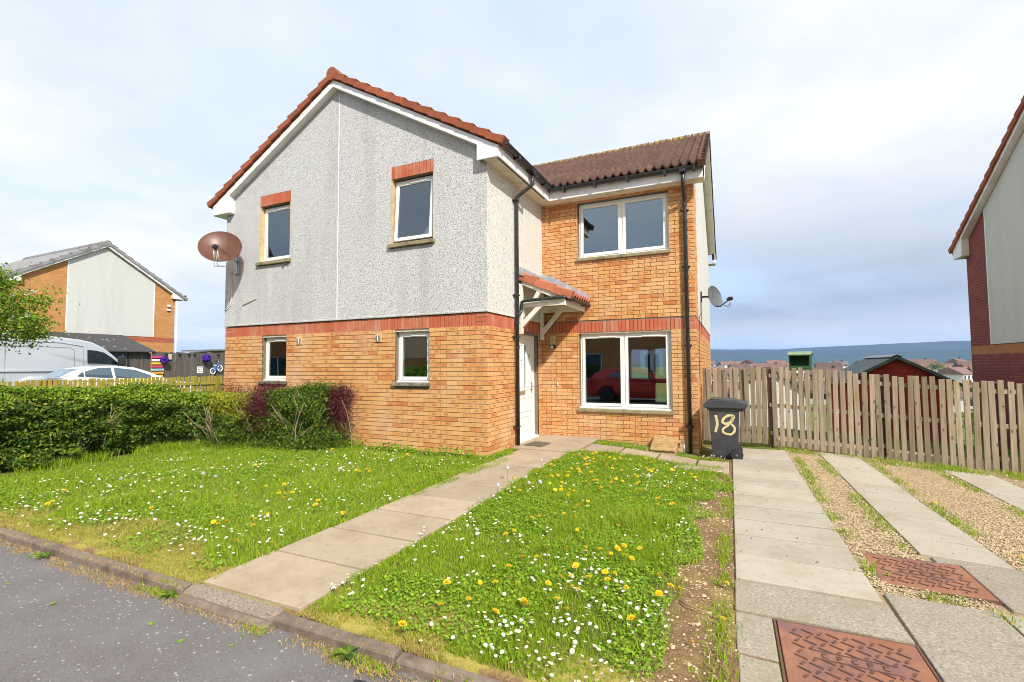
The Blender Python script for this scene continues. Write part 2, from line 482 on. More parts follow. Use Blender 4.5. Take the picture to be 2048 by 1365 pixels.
def brick_objects(name, lst, me, par, w, h):
    for F, a, b, c, d in lst:
        R = Matrix((F.u, F.n, Vector((0, 0, 1)))).transposed().to_4x4()
        # keep the frame right-handed by mirroring along the wall where needed
        sx = (b-a)/w; sz = (d-c)/h
        T = Matrix.Translation(F.p(a, rnd.uniform(-.001, .004), c)) @ R @ Matrix.Diagonal((sx, 1, sz, 1))
        o = bpy.data.objects.new(name, me); COL.objects.link(o)
        loc, rot, sc = T.decompose()
        if R.to_3x3().determinant() < 0:
            R2 = Matrix((-F.u, F.n, Vector((0, 0, 1)))).transposed().to_4x4()
            T = Matrix.Translation(F.p(b, rnd.uniform(-.001, .004), c)) @ R2 @ Matrix.Diagonal((sx, 1, sz, 1))
        o.matrix_basis = T
        parent(o, par)

def pantile(name, m, w=.30, L=.42, th=.032, rolls=2, amp=.062, seg=8):
    """interlocking tile: local x across, local y up the slope, local z off the slope"""
    xs = []; zs = []
    n = rolls*seg
    for i in range(n+1):
        t = i/seg; ph = t-math.floor(t) if i < n else 1.0
        xs.append(i/n*w)
        z = amp*(math.sin(math.pi*min(ph/.55, 1.0)) if ph < .55 else -.10*math.sin(math.pi*(ph-.55)/.45))
        zs.append(z)
    mb = MB(); q = []; k = n+1
    for y, dz in ((0, 0), (L, -.012)):
        q += [(x, y, z+th+dz) for x, z in zip(xs, zs)]
    q += [(x, 0, z-.004) for x, z in zip(xs, zs)]
    fs = [(i, i+1, k+i+1, k+i) for i in range(n)] + [(2*k+i, 2*k+i+1, i+1, i) for i in range(n)]
    mb.add(q, fs); me = mb.mesh(name, m)
    me.polygons.foreach_set('use_smooth', [i < n for i in range(len(fs))]); me.update(); return me

# ------------------------------------------------------------------ window builder
def window(house, F, u0, u1, z0, z1, sashes, rec=.10, vents=True, sill=None, sill_mat=None, open_deg=0.0, handles=True, upsill=True):
    """sashes = list of (ua, ub); the frame is the part, sashes, panes, vents are its pieces"""
    n1 = -rec; n0 = -rec-.07; fw = .045
    mb = MB()
    mb.box(F, u0, u0+fw, n0, n1, z0, z1).box(F, u1-fw, u1, n0, n1, z0, z1)
    mb.box(F, u0+fw, u1-fw, n0, n1, z1-fw, z1).box(F, u0+fw, u1-fw, n0, n1, z0, z0+fw)
    for (a, b), (c, d) in zip(sashes, sashes[1:]): mb.box(F, b, c, n0, n1, z0+fw, z1-fw)
    w = obj('window', mb, M['upvc'], house, bevel=.004)
    if upsill:
        s = MB(); s.prism(Fr(F.p(0, 0, 0), F.n, F.u), [(n1-.02, z0-.001), (n1-.02, z0+.03), (n1+.055, z0+.012), (n1+.055, z0-.012), (n1, z0-.012)], u0-.012, u1+.012)
        obj('upvc_sill', s, M['upvc'], w, bevel=.003)
    for a, b in sashes:
        sw = .058; c, d = z0+fw-.008, z1-fw+.008; a2, b2 = a-.006, b+.006
        G = F; T = None
        s = MB(); m0, m1 = n1-.03, n1+.014
        s.box(G, a2, a2+sw, m0, m1, c, d).box(G, b2-sw, b2, m0, m1, c, d)
        s.box(G, a2+sw, b2-sw, m0, m1, d-sw, d).box(G, a2+sw, b2-sw, m0, m1, c, c+sw)
        g = MB(); g.box(G, a2+sw-.004, b2-sw+.004, n1-.016, n1-.006, c+sw-.004, d-sw+.004)
        pieces = [('sash', s, M['upvc'], .004), ('glass_pane', g, M['glass'], 0)]
        if vents:
            v = MB(); vl = min(.34, (b-a)*.5); vc = (a+b)/2+(b-a)*.12
            v.box(G, vc-vl/2, vc+vl/2, m1, m1+.014, d-.046, d-.022)
            pieces.append(('trickle_vent', v, M['upvc'], .004))
        if handles:
            hmb = MB(); hc = (a+b)/2+.05
            hmb.box(G, hc-.012, hc+.012, n1-.075, n1-.045, c+sw-.03, c+sw+.075)
            pieces.append(('handle', hmb, M['white'], .003))
        for nm, mbx, mm, bv in pieces:
            if open_deg:
                hin = F.p(0, n1, d); ax = F.u
                R = Matrix.Translation(hin) @ Matrix.Rotation(math.radians(open_deg), 4, ax) @ Matrix.Translation(-hin)
                mbx.v = [tuple(R @ Vector(q)) for q in mbx.v]
            obj(nm, mbx, mm, w, bevel=bv)
    if sill:
        sa, sb, sz0, sz1, pr = sill
        s = MB(); s.prism(Fr(F.p(0, 0, 0), F.n, F.u), [(-rec-.02, sz0), (-rec-.02, sz1+.012), (pr, sz1-.006), (pr, sz0)], sa, sb)
        obj('window_sill', s, sill_mat or M['sill'], house, bevel=.006)
    return w

# ------------------------------------------------------------------ the house
house = thing('house', 'semi detached house with grey roughcast gable over orange brick and terracotta verge tiles', 'house', (0, 0, 0))
FA = Fr((0, 0, 0), (1, 0, 0), (0, -1, 0)); FS = Fr((0, 0, 0), (0, 1, 0), (1, 0, 0))
FB = Fr((0, 2.45, 0), (1, 0, 0), (0, -1, 0)); FT = Fr((3.0, 2.45, 0), (0, 1, 0), (1, 0, 0))
FL = Fr((-6.44, 0, 0), (0, 1, 0), (-1, 0, 0))
WA = 6.44; DB = 6.7; ZB = 2.1; ZT = 2.325
hA = [(-5.28, -4.56, 1.11, 2.1), (-1.85, -1.125, 1.11, 2.1)]
hS = [(1.27, 2.25, -.4, 2.05)]
hB1 = [(.79, 2.565, .525, 2.1)]; hB2 = [(.79, 2.565, 3.54, 4.74)]

# mortar backing of every brick face
def brick_wall(F, u0, u1, z0, z1, holes):
    mb = MB(); wall(mb, F, u0, u1, z0, z1, holes, -.30, -.011)
    return obj('brick_wall', mb, M['mortar'], house, fix=False)
wA = brick_wall(FA, -WA+.005, -.005, -.30, ZT-.01, hA)
wS = brick_wall(FS, .005, 2.45, -.30, ZT-.01, hS)
wB = brick_wall(FB, .0, 2.995, -.45, 4.85, hB1+hB2)
wT = brick_wall(FT, .005, DB, -.45, ZT-.01, [])
wTu = brick_wall(FT, .005, .80, ZT-.01, 4.95, [])

allb = []; alls = []
for par, l in ((wA, course_bricks(FA, -WA, 0, -.225, ZB, hA, 0)), (wS, course_bricks(FS, 0, 2.45, -.225, ZB, hS, 1, False)),
               (wB, course_bricks(FB, 0.005, 3.0, -.375, ZB, hB1, 0)), (wB, course_bricks(FB, 0.005, 3.0, ZT+.010, ZT+.010+33*.075, hB2, 1)),
               (wT, course_bricks(FT, 0, DB, -.375, ZB, [], 1, False)), (wTu, course_bricks(FT, 0, .80, ZT+.01, ZT+.01+34*.075, [], 0, False))):
    allb += [(px_area(b[0], *b[1:]), par, b) for b in l]
hedgehid = lambda b: b[0] is FA and ((b[1]+b[2])/2 < -2.9 and b[3] < .95)
allb.sort(key=lambda q: -(q[0] if not hedgehid(q[2]) else 0))
me_b = unit_brick('brick', M['brick'], .215, .065)
for par in (wA, wS, wB, wT, wTu):
    brick_objects('brick', [b for a, p, b in allb[:300] if p is par], me_b, par, .215, .065)
    o = mass_bricks('brickwork', [b for a, p, b in allb[300:] if p is par], M['brick_s'], par)
for par, l in ((wA, soldier_bricks(FA, -WA, 0, ZB, ZT-.01, True, True)), (wS, soldier_bricks(FS, 0, 2.44, ZB, ZT-.01)),
               (wB, soldier_bricks(FB, .01, 3.0, ZB, ZT-.01, False, True)), (wT, soldier_bricks(FT, 0, DB, ZB, ZT-.01))):
    alls += [(px_area(b[0], *b[1:]), par, b) for b in l]
heads = []
for a, b in ((-5.385, -4.485), (-1.935, -1.03)): heads += soldier_bricks(FA, a, b, 4.822, 5.045)

# roughcast upper gable, a little proud of the brick
FAr = Fr((0, -.018, 0), (1, 0, 0), (0, -1, 0))
hAu = [(-5.385, -4.485, 3.555, 5.045), (-1.935, -1.03, 3.555, 5.045)]
mb = MB()
wall(mb, FAr, -6.15, -.29, ZT, 5.207, hAu, -.30, 0)
SL = .564; AP = 6.86
mb.prism(FAr, [(-6.452, ZT), (-6.15, ZT), (-6.15, 5.207), (-6.452, AP-SL*3.232)], -.30, 0)
mb.prism(FAr, [(-.29, ZT), (.006, ZT), (.006, AP-SL*3.226), (-.29, 5.207)], -.30, 0)
mb.prism(FAr, [(-6.15, 5.207), (-.29, 5.207), (-3.22, AP)], -.30, 0)
gr = obj('roughcast_wall', mb, M['rough_grey'], house, fix=False)
gr['label'] = 'weathered grey roughcast of the front gable'
mb = MB(); mb.prism(FAr, [(-6.46, ZT-.002), (-6.46, ZT+.035), (.02, ZT+.035), (.02, ZT-.002)], -.02, .014)
obj('bellcast_bead', mb, M['rough_grey'], house, bevel=.008)
mb = MB(); mb.box(FAr, -3.215, -3.203, -.01, .006, ZT+.03, AP-.01)
obj('movement_joint', mb, M['white'], house)
for a, b in ((-5.385, -4.485), (-1.935, -1.03)):
    h = MB(); h.box(FAr, a-.001, b+.001, -.12, -.012, 4.82, 5.047); p = obj('window_head', h, M['mortar'], house)
    hl = [x for x in heads if a-.02 < x[1] < b]
    alls += [(px_area(*x), p, (FAr,)+x[1:]) for x in hl]
    for ja in (a, b-.012):
        j = MB(); j.box(FAr, ja, ja+.012, -.10, .002, 3.60, 4.822); obj('window_reveal', j, M['jamb'], house)
alls.sort(key=lambda q: -q[0])
me_s = unit_brick('soldier_brick', M['red'], .065, .215)
for par in {q[1] for q in alls}:
    brick_objects('soldier_brick', [b for a, p, b in alls[:240] if p is par], me_s, par, .065, .215)
    mass_bricks('soldier_course', [b for a, p, b in alls[240:] if p is par], M['red_s'], par)

# cream roughcast on the side wall of the gable and on the end wall
FSr = Fr((.012, 0, 0), (0, 1, 0), (1, 0, 0)); FTr = Fr((3.014, 2.45, 0), (0, 1, 0), (1, 0, 0))
mb = MB(); mb.box(FSr, -.016, 2.45, -.30, 0, ZT, 4.90); mb.box(FSr, -.02, 2.447, -.02, .012, ZT-.002, ZT+.03)
o = obj('roughcast_wall', mb, M['rough_cream'], house); o['label'] = 'clean cream roughcast of the side wall'
mb = MB(); SB = .583
mb.prism(FTr, [(.80, ZT), (DB, ZT), (DB, 4.9), (3.25, 6.93), (.80, 5.50)], -.30, 0)
obj('roughcast_wall', mb, M['rough_cream'], house)['label'] = 'cream roughcast of the end wall'
# left end and rear walls, partitions and floors inside
mb = MB(); wall(mb, FL, 0.3, 8.9, -.3, 4.9, [], -.3, 0); obj('party_wall', mb, M['rough_grey'], house, fix=False)
FR = Fr((0, 9.15, 0), (1, 0, 0), (0, 1, 0))
mb = MB(); wall(mb, FR, -6.44, 3.0, -.4, 4.9, [(.60, 1.15, 1.0, 1.93), (1.36, 2.05, 1.0, 1.95), (1.36, 2.05, .25, .86)], -.3, 0)
obj('rear_wall', mb, M['rough_cream'], house, fix=False)
for z0, z1, nm in ((2.46, 2.62, 'ceiling'), (-.02, .10, 'interior_floor')):
    mb = MB(); mb.box(W0, -6.1, -.31, .31, 2.74, z0, z1); obj(nm, mb, M['roomdark'], house)
    mb = MB(); mb.box(W0, -6.1, 2.69, 2.76, 8.8, z0, z1); obj(nm, mb, M['roomdark'], house)
mb = MB(); mb.box(W0, -6.1, -.31, 1.5, 1.6, .1, 2.46).box(W0, -6.1, -.31, 1.5, 1.6, 2.62, 4.7).box(W0, -.12, -.02, 2.8, 8.8, .1, 2.46).box(W0, -.1, 2.69, 4.6, 4.7, 2.62, 4.70).box(W0, -.1, 2.69, 2.76, 8.8, 4.70, 4.75)
obj('partition', mb, M['roomdark'], house)
# gable of the front block closes at the roof; loft floor
mb = MB(); mb.box(W0, -6.1, -.31, .31, 8.7, 4.72, 4.80); obj('loft_floor', mb, M['roomdark'], house)

# windows
window(house, FA, -5.28, -4.56, 1.17, 2.06, [(-5.235, -4.605)], .10, sill=(-5.33, -4.53, 1.105, 1.165, .055), sill_mat=M['sill_dark'])
wl = window(house, FA, -1.85, -1.125, 1.17, 2.06, [(-1.805, -1.17)], .10, sill=(-1.90, -1.10, 1.105, 1.165, .055), sill_mat=M['sill_dark'])
window(house, FAr, -5.372, -4.498, 3.645, 4.80, [(-5.33, -4.54)], .10, sill=(-5.43, -4.45, 3.565, 3.635, .06))
window(house, FAr, -1.922, -1.043, 3.645, 4.80, [(-1.88, -1.085)], .10, sill=(-1.98, -1.0, 3.565, 3.635, .06), open_deg=-4.0)
window(house, FB, .80, 2.555, .60, 2.075, [(.845, 1.655), (1.70, 2.51)], .085, sill=(.765, 2.585, .527, .592, .05), handles=False)
window(house, FB, .80, 2.555, 3.615, 4.725, [(.845, 1.655), (1.70, 2.51)], .085, sill=(.765, 2.585, 3.54, 3.606, .05))
for u0, u1 in ((-5.28, -4.56), (-1.85, -1.125)):
    mb = MB(); mb.box(FA, u0, u1, -.16, -.02, 2.06, 2.098); obj('lintel_soffit', mb, M['soffit'], house)
mb = MB(); mb.box(FB, .79, 2.565, -.15, -.015, 2.075, 2.098); obj('lintel_soffit', mb, M['soffit'], house)
mb = MB(); mb.box(FA, -1.80, -1.175, -.150, -.146, 1.60, 2.05); obj('roller_blind', mb, M['blind'], house)
mb = MB(); mb.box(FAr, -1.86, -1.70, -.24, -.22, 3.68, 4.78); obj('curtain', mb, M['curtain'], house)
mb = MB(); mb.box(FAr, -5.31, -5.16, -.24, -.22, 3.68, 4.78); obj('curtain', mb, M['curtain'], house)

# soffits, fascias, barge boards
mb = MB()
mb.box(W0, .0, .262, -.125, 2.165, 4.79, 4.802)
mb.box(W0, .262, 3.19, 2.20, 2.47, 4.79, 4.802).box(W0, .0, .262, 2.165, 2.47, 4.79, 4.802)
obj('soffit', mb, M['soffit'], house)
mb = MB(); mb.box(W0, .262, .282, -.13, 2.182, 4.785, 5.02); obj('fascia', mb, M['fascia'], house, bevel=.003)
mb = MB(); mb.box(W0, .284, 3.215, 2.18, 2.20, 4.785, 4.995); obj('fascia', mb, M['fascia'], house, bevel=.003)
mb = MB()
for i in range(17): mb.box(W0, .225, .250, -.08+i*.125, .03+i*.125, 4.784, 4.795)
obj('soffit_vent', mb, M['black'], house)
YB = -.13; RX = -3.25
def barge(F, pts, name='barge_board', m='fascia', n0=0, n1=.02):
    mb = MB(); mb.prism(F, pts, n0, n1); return obj(name, mb, M[m], house, bevel=.003)
FBg = Fr((0, YB, 0), (1, 0, 0), (0, -1, 0))
TOPB = 6.955; BD = .135
zt = lambda x: TOPB-SL*abs(x-RX)
barge(FBg, [(RX, TOPB), (.282, zt(.282)), (.282, 4.785), (-.11, 4.785), (-.11, zt(-.11)-BD), (RX, TOPB-BD)])
barge(FBg, [(RX, TOPB), (RX, TOPB-BD), (-6.20, zt(-6.20)-BD), (-6.20, 4.785), (-6.74, 4.785), (-6.74, zt(-6.74))])
mb = MB()
for s in (-1, 1):
    xa, xb = RX, RX+s*(2.95 if s < 0 else 3.14)
    za, zb = TOPB-BD, zt(xb)-BD
    mb.add([(xa, YB, za), (xb, YB, zb), (xb, -.016, zb), (xa, -.016, za), (xa, YB, za+.012), (xb, YB, zb+.012), (xb, -.016, zb+.012), (xa, -.016, za+.012)],
           [(0, 1, 2, 3), (4, 7, 6, 5), (0, 4, 5, 1), (3, 2, 6, 7), (1, 5, 6, 2)])
obj('verge_soffit', mb, M['fascia'], house)
mb = MB(); mb.box(W0, -6.74, -6.20, YB, 3, 4.786, 4.798).box(W0, -6.215, -6.20, YB, -.016, 4.79, 5.16).box(W0, -6.755, -6.735, YB, 3, 4.785, 5.0)
obj('eaves_box', mb, M['fascia'], house)
mb = MB(); mb.box(W0, -.11, -.098, YB, -.016, 4.79, 5.0); obj('eaves_box', mb, M['fascia'], house)

# roof planes under the tiles and the tiles of the rear slopes
ZR = 7.04
mb = MB()
mb.add([(RX, YB-.02, ZR-.09), (.30, YB-.02, ZR-.09-SL*3.55), (.30, 2.1, ZR-.09-SL*3.55), (RX, 5.7, ZR-.09), (-6.80, YB-.02, ZR-.09-SL*3.55), (-6.80, 9.4, ZR-.09-SL*3.55), (RX, 9.4, ZR-.09), (.30, 9.4, ZR-.09-SL*3.55)],
       [(0, 1, 7, 6), (0, 6, 5, 4)])
obj('roof_deck', mb, M['tile'], house, fix=False)
def verge_run(par, F, ax, az, ex, ez, n, m, w=.05, h=.105, back=.16, name='verge_tile'):
    """stepped cloaked verge blocks from the apex (ax, az) down to the eave (ex, ez)"""
    d = Vector((ex-ax, ez-az)); L = d.length; d /= L; up = Vector((-d.y, d.x));
    if up.y < 0: up = -up
    step = L/n
    for i in range(n):
        a = i*step; b = (i+1)*step+.018; lift = .046
        pa = Vector((ax, az))+d*a; pb = Vector((ax, az))+d*b
        q = [pa-up*h*.62, pb-up*(h*.62-lift*.4), pb+up*(h*.38+lift), pa+up*(h*.38-.004)]
        mb = MB(); mb.prism(F, [(p.x, p.y) for p in q], -back, w*rnd.uniform(.92, 1.08))
        obj(name, mb, m, par, bevel=.006, seg=1)
roofA = MB(); roofA.box(W0, RX-.02, RX+.02, -.05, 5.6, ZR-.1, ZR-.05)
roofA = obj('tiled_roof', roofA, M['tile'], house)
FV = Fr((0, YB-.022, 0), (1, 0, 0), (0, -1, 0))
verge_run(roofA, FV, RX+.02, ZR-.01, .36, ZR-.01-SL*3.59, 13, M['verge'])
verge_run(roofA, FV, RX-.02, ZR-.01, -6.84, ZR-.01-SL*3.57, 13, M['verge'])
mb = MB(); Mx = Matrix.Translation((RX, YB-.07, ZR+.02)) @ Matrix.Rotation(-math.pi/2, 4, 'X')
for i in range(13):
    mb.lathe([(.125, i*.45), (.115, i*.45+.46)], 16, Mx)
obj('ridge_tile', mb, M['verge'], roofA)
def rowtiles(par, name, me, origin, across, up, nrm, nx, ny, wx, gauge, skip=None):
    R = Matrix((across, up, nrm)).transposed().to_4x4()
    for j in range(ny):
        for i in range(nx):
            if skip and skip(i, j): continue
            o = bpy.data.objects.new(name, me); COL.objects.link(o)
            loc = Vector(origin)+across*(i*wx)+up*(j*gauge)+nrm*(.012*rnd.random())
            o.matrix_basis = Matrix.Translation(loc) @ R @ Matrix.Rotation(math.radians(4.2+rnd.uniform(-.5, .5)), 4, 'X')
            parent(o, par)
# front slope of the right hand block
aB = math.atan(SB); upB = Vector((0, math.cos(aB), math.sin(aB))); nB = Vector((0, -math.sin(aB), math.cos(aB)))
ZE = 4.985; YE = 2.07; RYB = 5.66; ZRB = ZE+SB*(RYB-YE)
mb = MB(); mb.add([(-2.4, YE+.05, ZE-.02), (3.2, YE+.05, ZE-.02), (3.2, RYB, ZRB-.05), (-2.4, RYB, ZRB-.05), (-2.4, 9.5, ZE-.05), (3.2, 9.5, ZE-.05)], [(0, 1, 2, 3), (3, 2, 5, 4)])
roofB = obj('tiled_roof', mb, M['tile'], house, fix=False)
me_t = pantile('roof_tile', M['tile'])
slopeL = (RYB-YE)/math.cos(aB); ny = 12; ga = (slopeL-.06)/ny
vis = lambda i, j: (3.235-(i+1)*.30)+.30 < .33-(j*ga*math.cos(aB))-.35 or (3.235-(i+1)*.30) < -1.9
rowtiles(roofB, 'roof_tile', me_t, (3.235-.30, YE, ZE), Vector((1, 0, 0)), upB, nB, 1, ny, .30, ga)
R = None
for i in range(1, 17):
    rowtiles(roofB, 'roof_tile', me_t, (3.235-.30*(i+1), YE, ZE), Vector((1, 0, 0)), upB, nB, 1, ny, .30, ga, skip=lambda a, j, i=i: vis(i, j))
Mx = Matrix.Translation((-2.6, RYB, ZRB-.01)) @ Matrix.Rotation(math.pi/2, 4, 'Y')
for i in range(13):
    mb = MB(); mb.lathe([(.125, i*.45+.006), (.118, i*.45+.446)], 14, Mx); obj('ridge_tile', mb, M['tile_moss'], roofB)
mb = MB()
for i in range(13): mb.lathe([(.128, i*.45-.012), (.128, i*.45+.012)], 14, Mx)
obj('ridge_clip', mb, M['soffit'], roofB)
FVB = Fr((3.215, 0, 0), (0, 1, 0), (1, 0, 0))
verge_run(roofB, FVB, RYB, ZRB-.0, YE-.02, ZE+.0, 12, M['tile'], .03, .10, .1)
verge_run(roofB, FVB, RYB, ZRB-.0, 9.55, ZRB-SB*(9.55-RYB), 12, M['tile'], .03, .10, .1)
FGb = Fr((3.195, 0, 0), (0, 1, 0), (1, 0, 0))
zb = lambda y: ZRB-.06-SB*abs(y-RYB)
mb = MB(); mb.prism(FGb, [(RYB, zb(RYB)), (2.18, zb(2.18)), (2.18, 4.785), (2.46, 4.785), (2.46, zb(2.46)-.14), (RYB, zb(RYB)-.15), (9.1, zb(9.1)-.14), (9.1, zb(9.5)-.2), (9.5, zb(9.5)-.2), (9.5, zb(9.5))], 0, .02)
obj('barge_board', mb, M['fascia'], house)
mb = MB()
for ya, yb in ((2.46, RYB), (RYB, 9.1)):
    za, zc = zb(ya)-.145, zb(yb)-.145
    mb.add([(3.0, ya, za), (3.0, yb, zc), (3.2, yb, zc), (3.2, ya, za)], [(0, 1, 2, 3)])
mb.box(W0, 3.0, 3.2, 9.1, 9.5, zb(9.5)-.21, zb(9.5)-.2).box(W0, 3.0, 3.205, 2.19, 2.46, 4.786, 4.8)
obj('verge_soffit', mb, M['soffit'], house, fix=False)

# gutters and downpipes
def gutter(par, a, b, r, m, name='gutter', ends=True):
    a, b = Vector(a), Vector(b); d = (b-a).normalized(); s = Vector((d.y, -d.x, 0)).normalized()
    mb = MB(); k = 9; q = []
    for p in (a, b):
        for rr in (r, r-.008):
            for j in range(k+1):
                t = math.pi*j/k; q.append(p+s*(rr*math.cos(t))-Vector((0, 0, rr*math.sin(t))))
    K = k+1; fs = []
    for j in range(k):
        fs += [(j, j+1, 2*K+j+1, 2*K+j), (K+j, 3*K+j, 3*K+j+1, K+j+1), (j, K+j, K+j+1, j+1), (2*K+j, 2*K+j+1, 3*K+j+1, 3*K+j)]
    fs += [(0, 2*K, 3*K, K), (k, K+k, 3*K+k, 2*K+k)]
    mb.add(q, fs)
    if ends:
        for p in (a, b):
            b0 = len(mb.v); mb.add([p+s*(r*1.06*math.cos(math.pi*j/k))+d*e-Vector((0, 0, r*1.06*math.sin(math.pi*j/k))) for e in (-.012, .012) for j in range(K)],
                                   [tuple(range(K)), tuple(range(2*K-1, K-1, -1))]+[(j, j+1, K+j+1, K+j) for j in range(k)]+[(0, K, 2*K-1, k)])
    return obj(name, mb, m, par, smooth=False)
gA = gutter(house, (.345, -.12, 5.035), (.345, 2.10, 5.035), .064, M['gutter'])
gB = gutter(house, (.345, 2.115, 5.005), (3.20, 2.115, 4.985), .064, M['gutter'])
mb = MB()
for y in (.45, 1.02, 1.28, 1.75): mb.box(W0, .282, .40, y-.02, y+.02, 4.955, 5.045)
mb.box(W0, .30, .40, 1.08, 1.20, 4.945, 5.04).box(W0, .29, .405, -.14, -.10, 4.97, 5.045)
obj('gutter_bracket', mb, M['gutter'], gA)
mb = MB()
for x in (.62, 1.25, 1.88, 2.55, 3.05): mb.box(W0, x-.018, x+.018, 2.055, 2.18, 4.905, 4.995)
mb.box(W0, 2.80, 2.91, 2.06, 2.18, 4.90, 5.0)
obj('gutter_bracket', mb, M['gutter'], gB)
dp = MB(); dp.tube([(.345, 1.14, 4.97), (.345, 1.13, 4.80), (.338, 1.128, 4.755), (.315, 1.12, 4.725), (.11, 1.045, 4.555), (.085, 1.035, 4.535), (.072, 1.03, 4.49), (.07, 1.03, 4.40), (.07, 1.03, .02)], .034, 12)
dp = obj('downpipe', dp, M['gutter'], house, smooth=True)
mb = MB()
for z in (4.42, 2.55, 2.36, 2.20, 1.75): mb.tube([(.07, 1.03, z), (.07, 1.03, z+.05)], .040, 12)
for z in (4.46, 2.72, 1.97, .36): mb.box(W0, .0, .05, .955, .985, z-.012, z+.012).box(W0, .02, .11, .985, 1.07, z-.01, z+.01)
obj('pipe_clip', mb, M['gutter'], dp)
dp2 = MB(); dp2.tube([(2.857, 2.12, 4.95), (2.857, 2.13, 4.72), (2.857, 2.16, 4.66), (2.857, 2.36, 4.50), (2.857, 2.385, 4.45), (2.857, 2.388, 4.4), (2.857, 2.388, -.22)], .034, 12)
dp2 = obj('downpipe', dp2, M['gutter'], house, smooth=True)
mb = MB()
for z in (4.37, 1.86, 3.30, .30): mb.tube([(2.857, 2.388, z), (2.857, 2.388, z+.06)], .041, 12)
for z in (1.80, 3.25, .33, 4.3): mb.box(W0, 2.79, 2.925, 2.41, 2.45, z-.012, z+.012)
obj('pipe_clip', mb, M['gutter'], dp2)

# wall vents
for u in (-4.193, -2.215):
    mb = MB(); mb.box(FA, u-.078, u+.078, 0, .018, 1.885, 2.04); v = obj('wall_vent', mb, M['sill'] if False else M['jamb'], house, bevel=.006)
    mb = MB(); mb.lathe([(.052, 0), (.052, .012)], 18, Matrix.Translation(FA.p(u, .018, 1.962)) @ Matrix.Rotation(math.pi/2, 4, 'X')); obj('vent_grille', mb, M['metal'], v)
    mb = MB(); mb.box(FA, u-.006, u+.006, .03, .036, 1.905, 2.02); obj('vent_bar', mb, M['white'], v)

# front door, set back in the side wall
FD = Fr((-.10, 0, 0), (0, 1, 0), (1, 0, 0))
mb = MB(); mb.box(FD, 1.28, 1.37, -.06, 0, .03, 2.05).box(FD, 2.15, 2.25, -.06, 0, .03, 2.05).box(FD, 1.37, 2.15, -.06, 0, 1.965, 2.05).box(FD, 1.28, 2.25, -.06, .09, .0, .05)
dr = obj('front_door', mb, M['upvc'], house, bevel=.004)
mb = MB(); wall(mb, FD, 1.375, 2.145, .055, 1.96, [(1.725, 1.845, 1.0, 1.845)], -.05, -.012); obj('door_leaf', mb, M['door'], dr, fix=False)
mb = MB()
for a, b, c, d in ((1.46, 1.68, 1.02, 1.86), (1.89, 2.08, 1.02, 1.86), (1.46, 2.08, .55, .84), (1.52, 2.02, .17, .48)):
    for q in ((a, b, d-.025, d), (a, b, c, c+.025), (a, a+.025, c+.025, d-.025), (b-.025, b, c+.025, d-.025)): mb.box(FD, q[0], q[1], -.012, -.002, q[2], q[3])
obj('door_moulding', mb, M['door'], dr, bevel=.003)
mb = MB()
for q in ((1.70, 1.725, .975, 1.87), (1.845, 1.87, .975, 1.87), (1.725, 1.845, .975, 1.0), (1.725, 1.845, 1.845, 1.87)): mb.box(FD, q[0], q[1], -.012, .002, q[2], q[3])
obj('glazing_bead', mb, M['door'], dr)
mb = MB(); mb.box(FD, 1.725, 1.845, -.035, -.028, 1.0, 1.845); obj('glass_pane', mb, M['carglass'], dr)
mb = MB(); mb.box(FD, 1.50, 1.76, -.012, .004, .89, .96); obj('letterbox', mb, M['metal'], dr, bevel=.003)
mb = MB(); mb.box(FD, 2.09, 2.125, -.012, .0, .90, 1.12); mb.tube([FD.p(2.105, .0, 1.03), FD.p(2.105, .045, 1.03), FD.p(2.0, .05, 1.03)], .009, 8); obj('handle', mb, M['metal'], dr)
mb = MB(); mb.lathe([(.012, 0), (.010, .006)], 10, Matrix.Translation(FD.p(1.62, -.012, 1.55)) @ Matrix.Rotation(math.pi/2, 4, 'Y')); obj('spyhole', mb, M['black'], dr)
def glyph(F, u, z, h, ch):
    """small flat numerals as strokes: list of polylines in unit box"""
    G = {'1': [[(.2, .78), (.5, 1), (.5, 0)]], '8': [[(.5, .52), (.15, .65), (.15, .88), (.5, 1), (.85, .88), (.85, .65), (.5, .52), (.1, .36), (.1, .12), (.5, 0), (.9, .12), (.9, .36), (.5, .52)]]}
    return [[F.p(u+x*h*.6, 0, z+y*h) for x, y in pl] for pl in G[ch]]
mb = MB(); Fd2 = Fr((-.110, 0, 0), (0, 1, 0), (1, 0, 0))
for ch, u in (('1', 1.935), ('8', 1.985)):
    for pl in glyph(Fd2, u, 1.60, .085, ch): mb.tube(pl, .0055, 6)
obj('door_number', mb, M['metal'], dr)

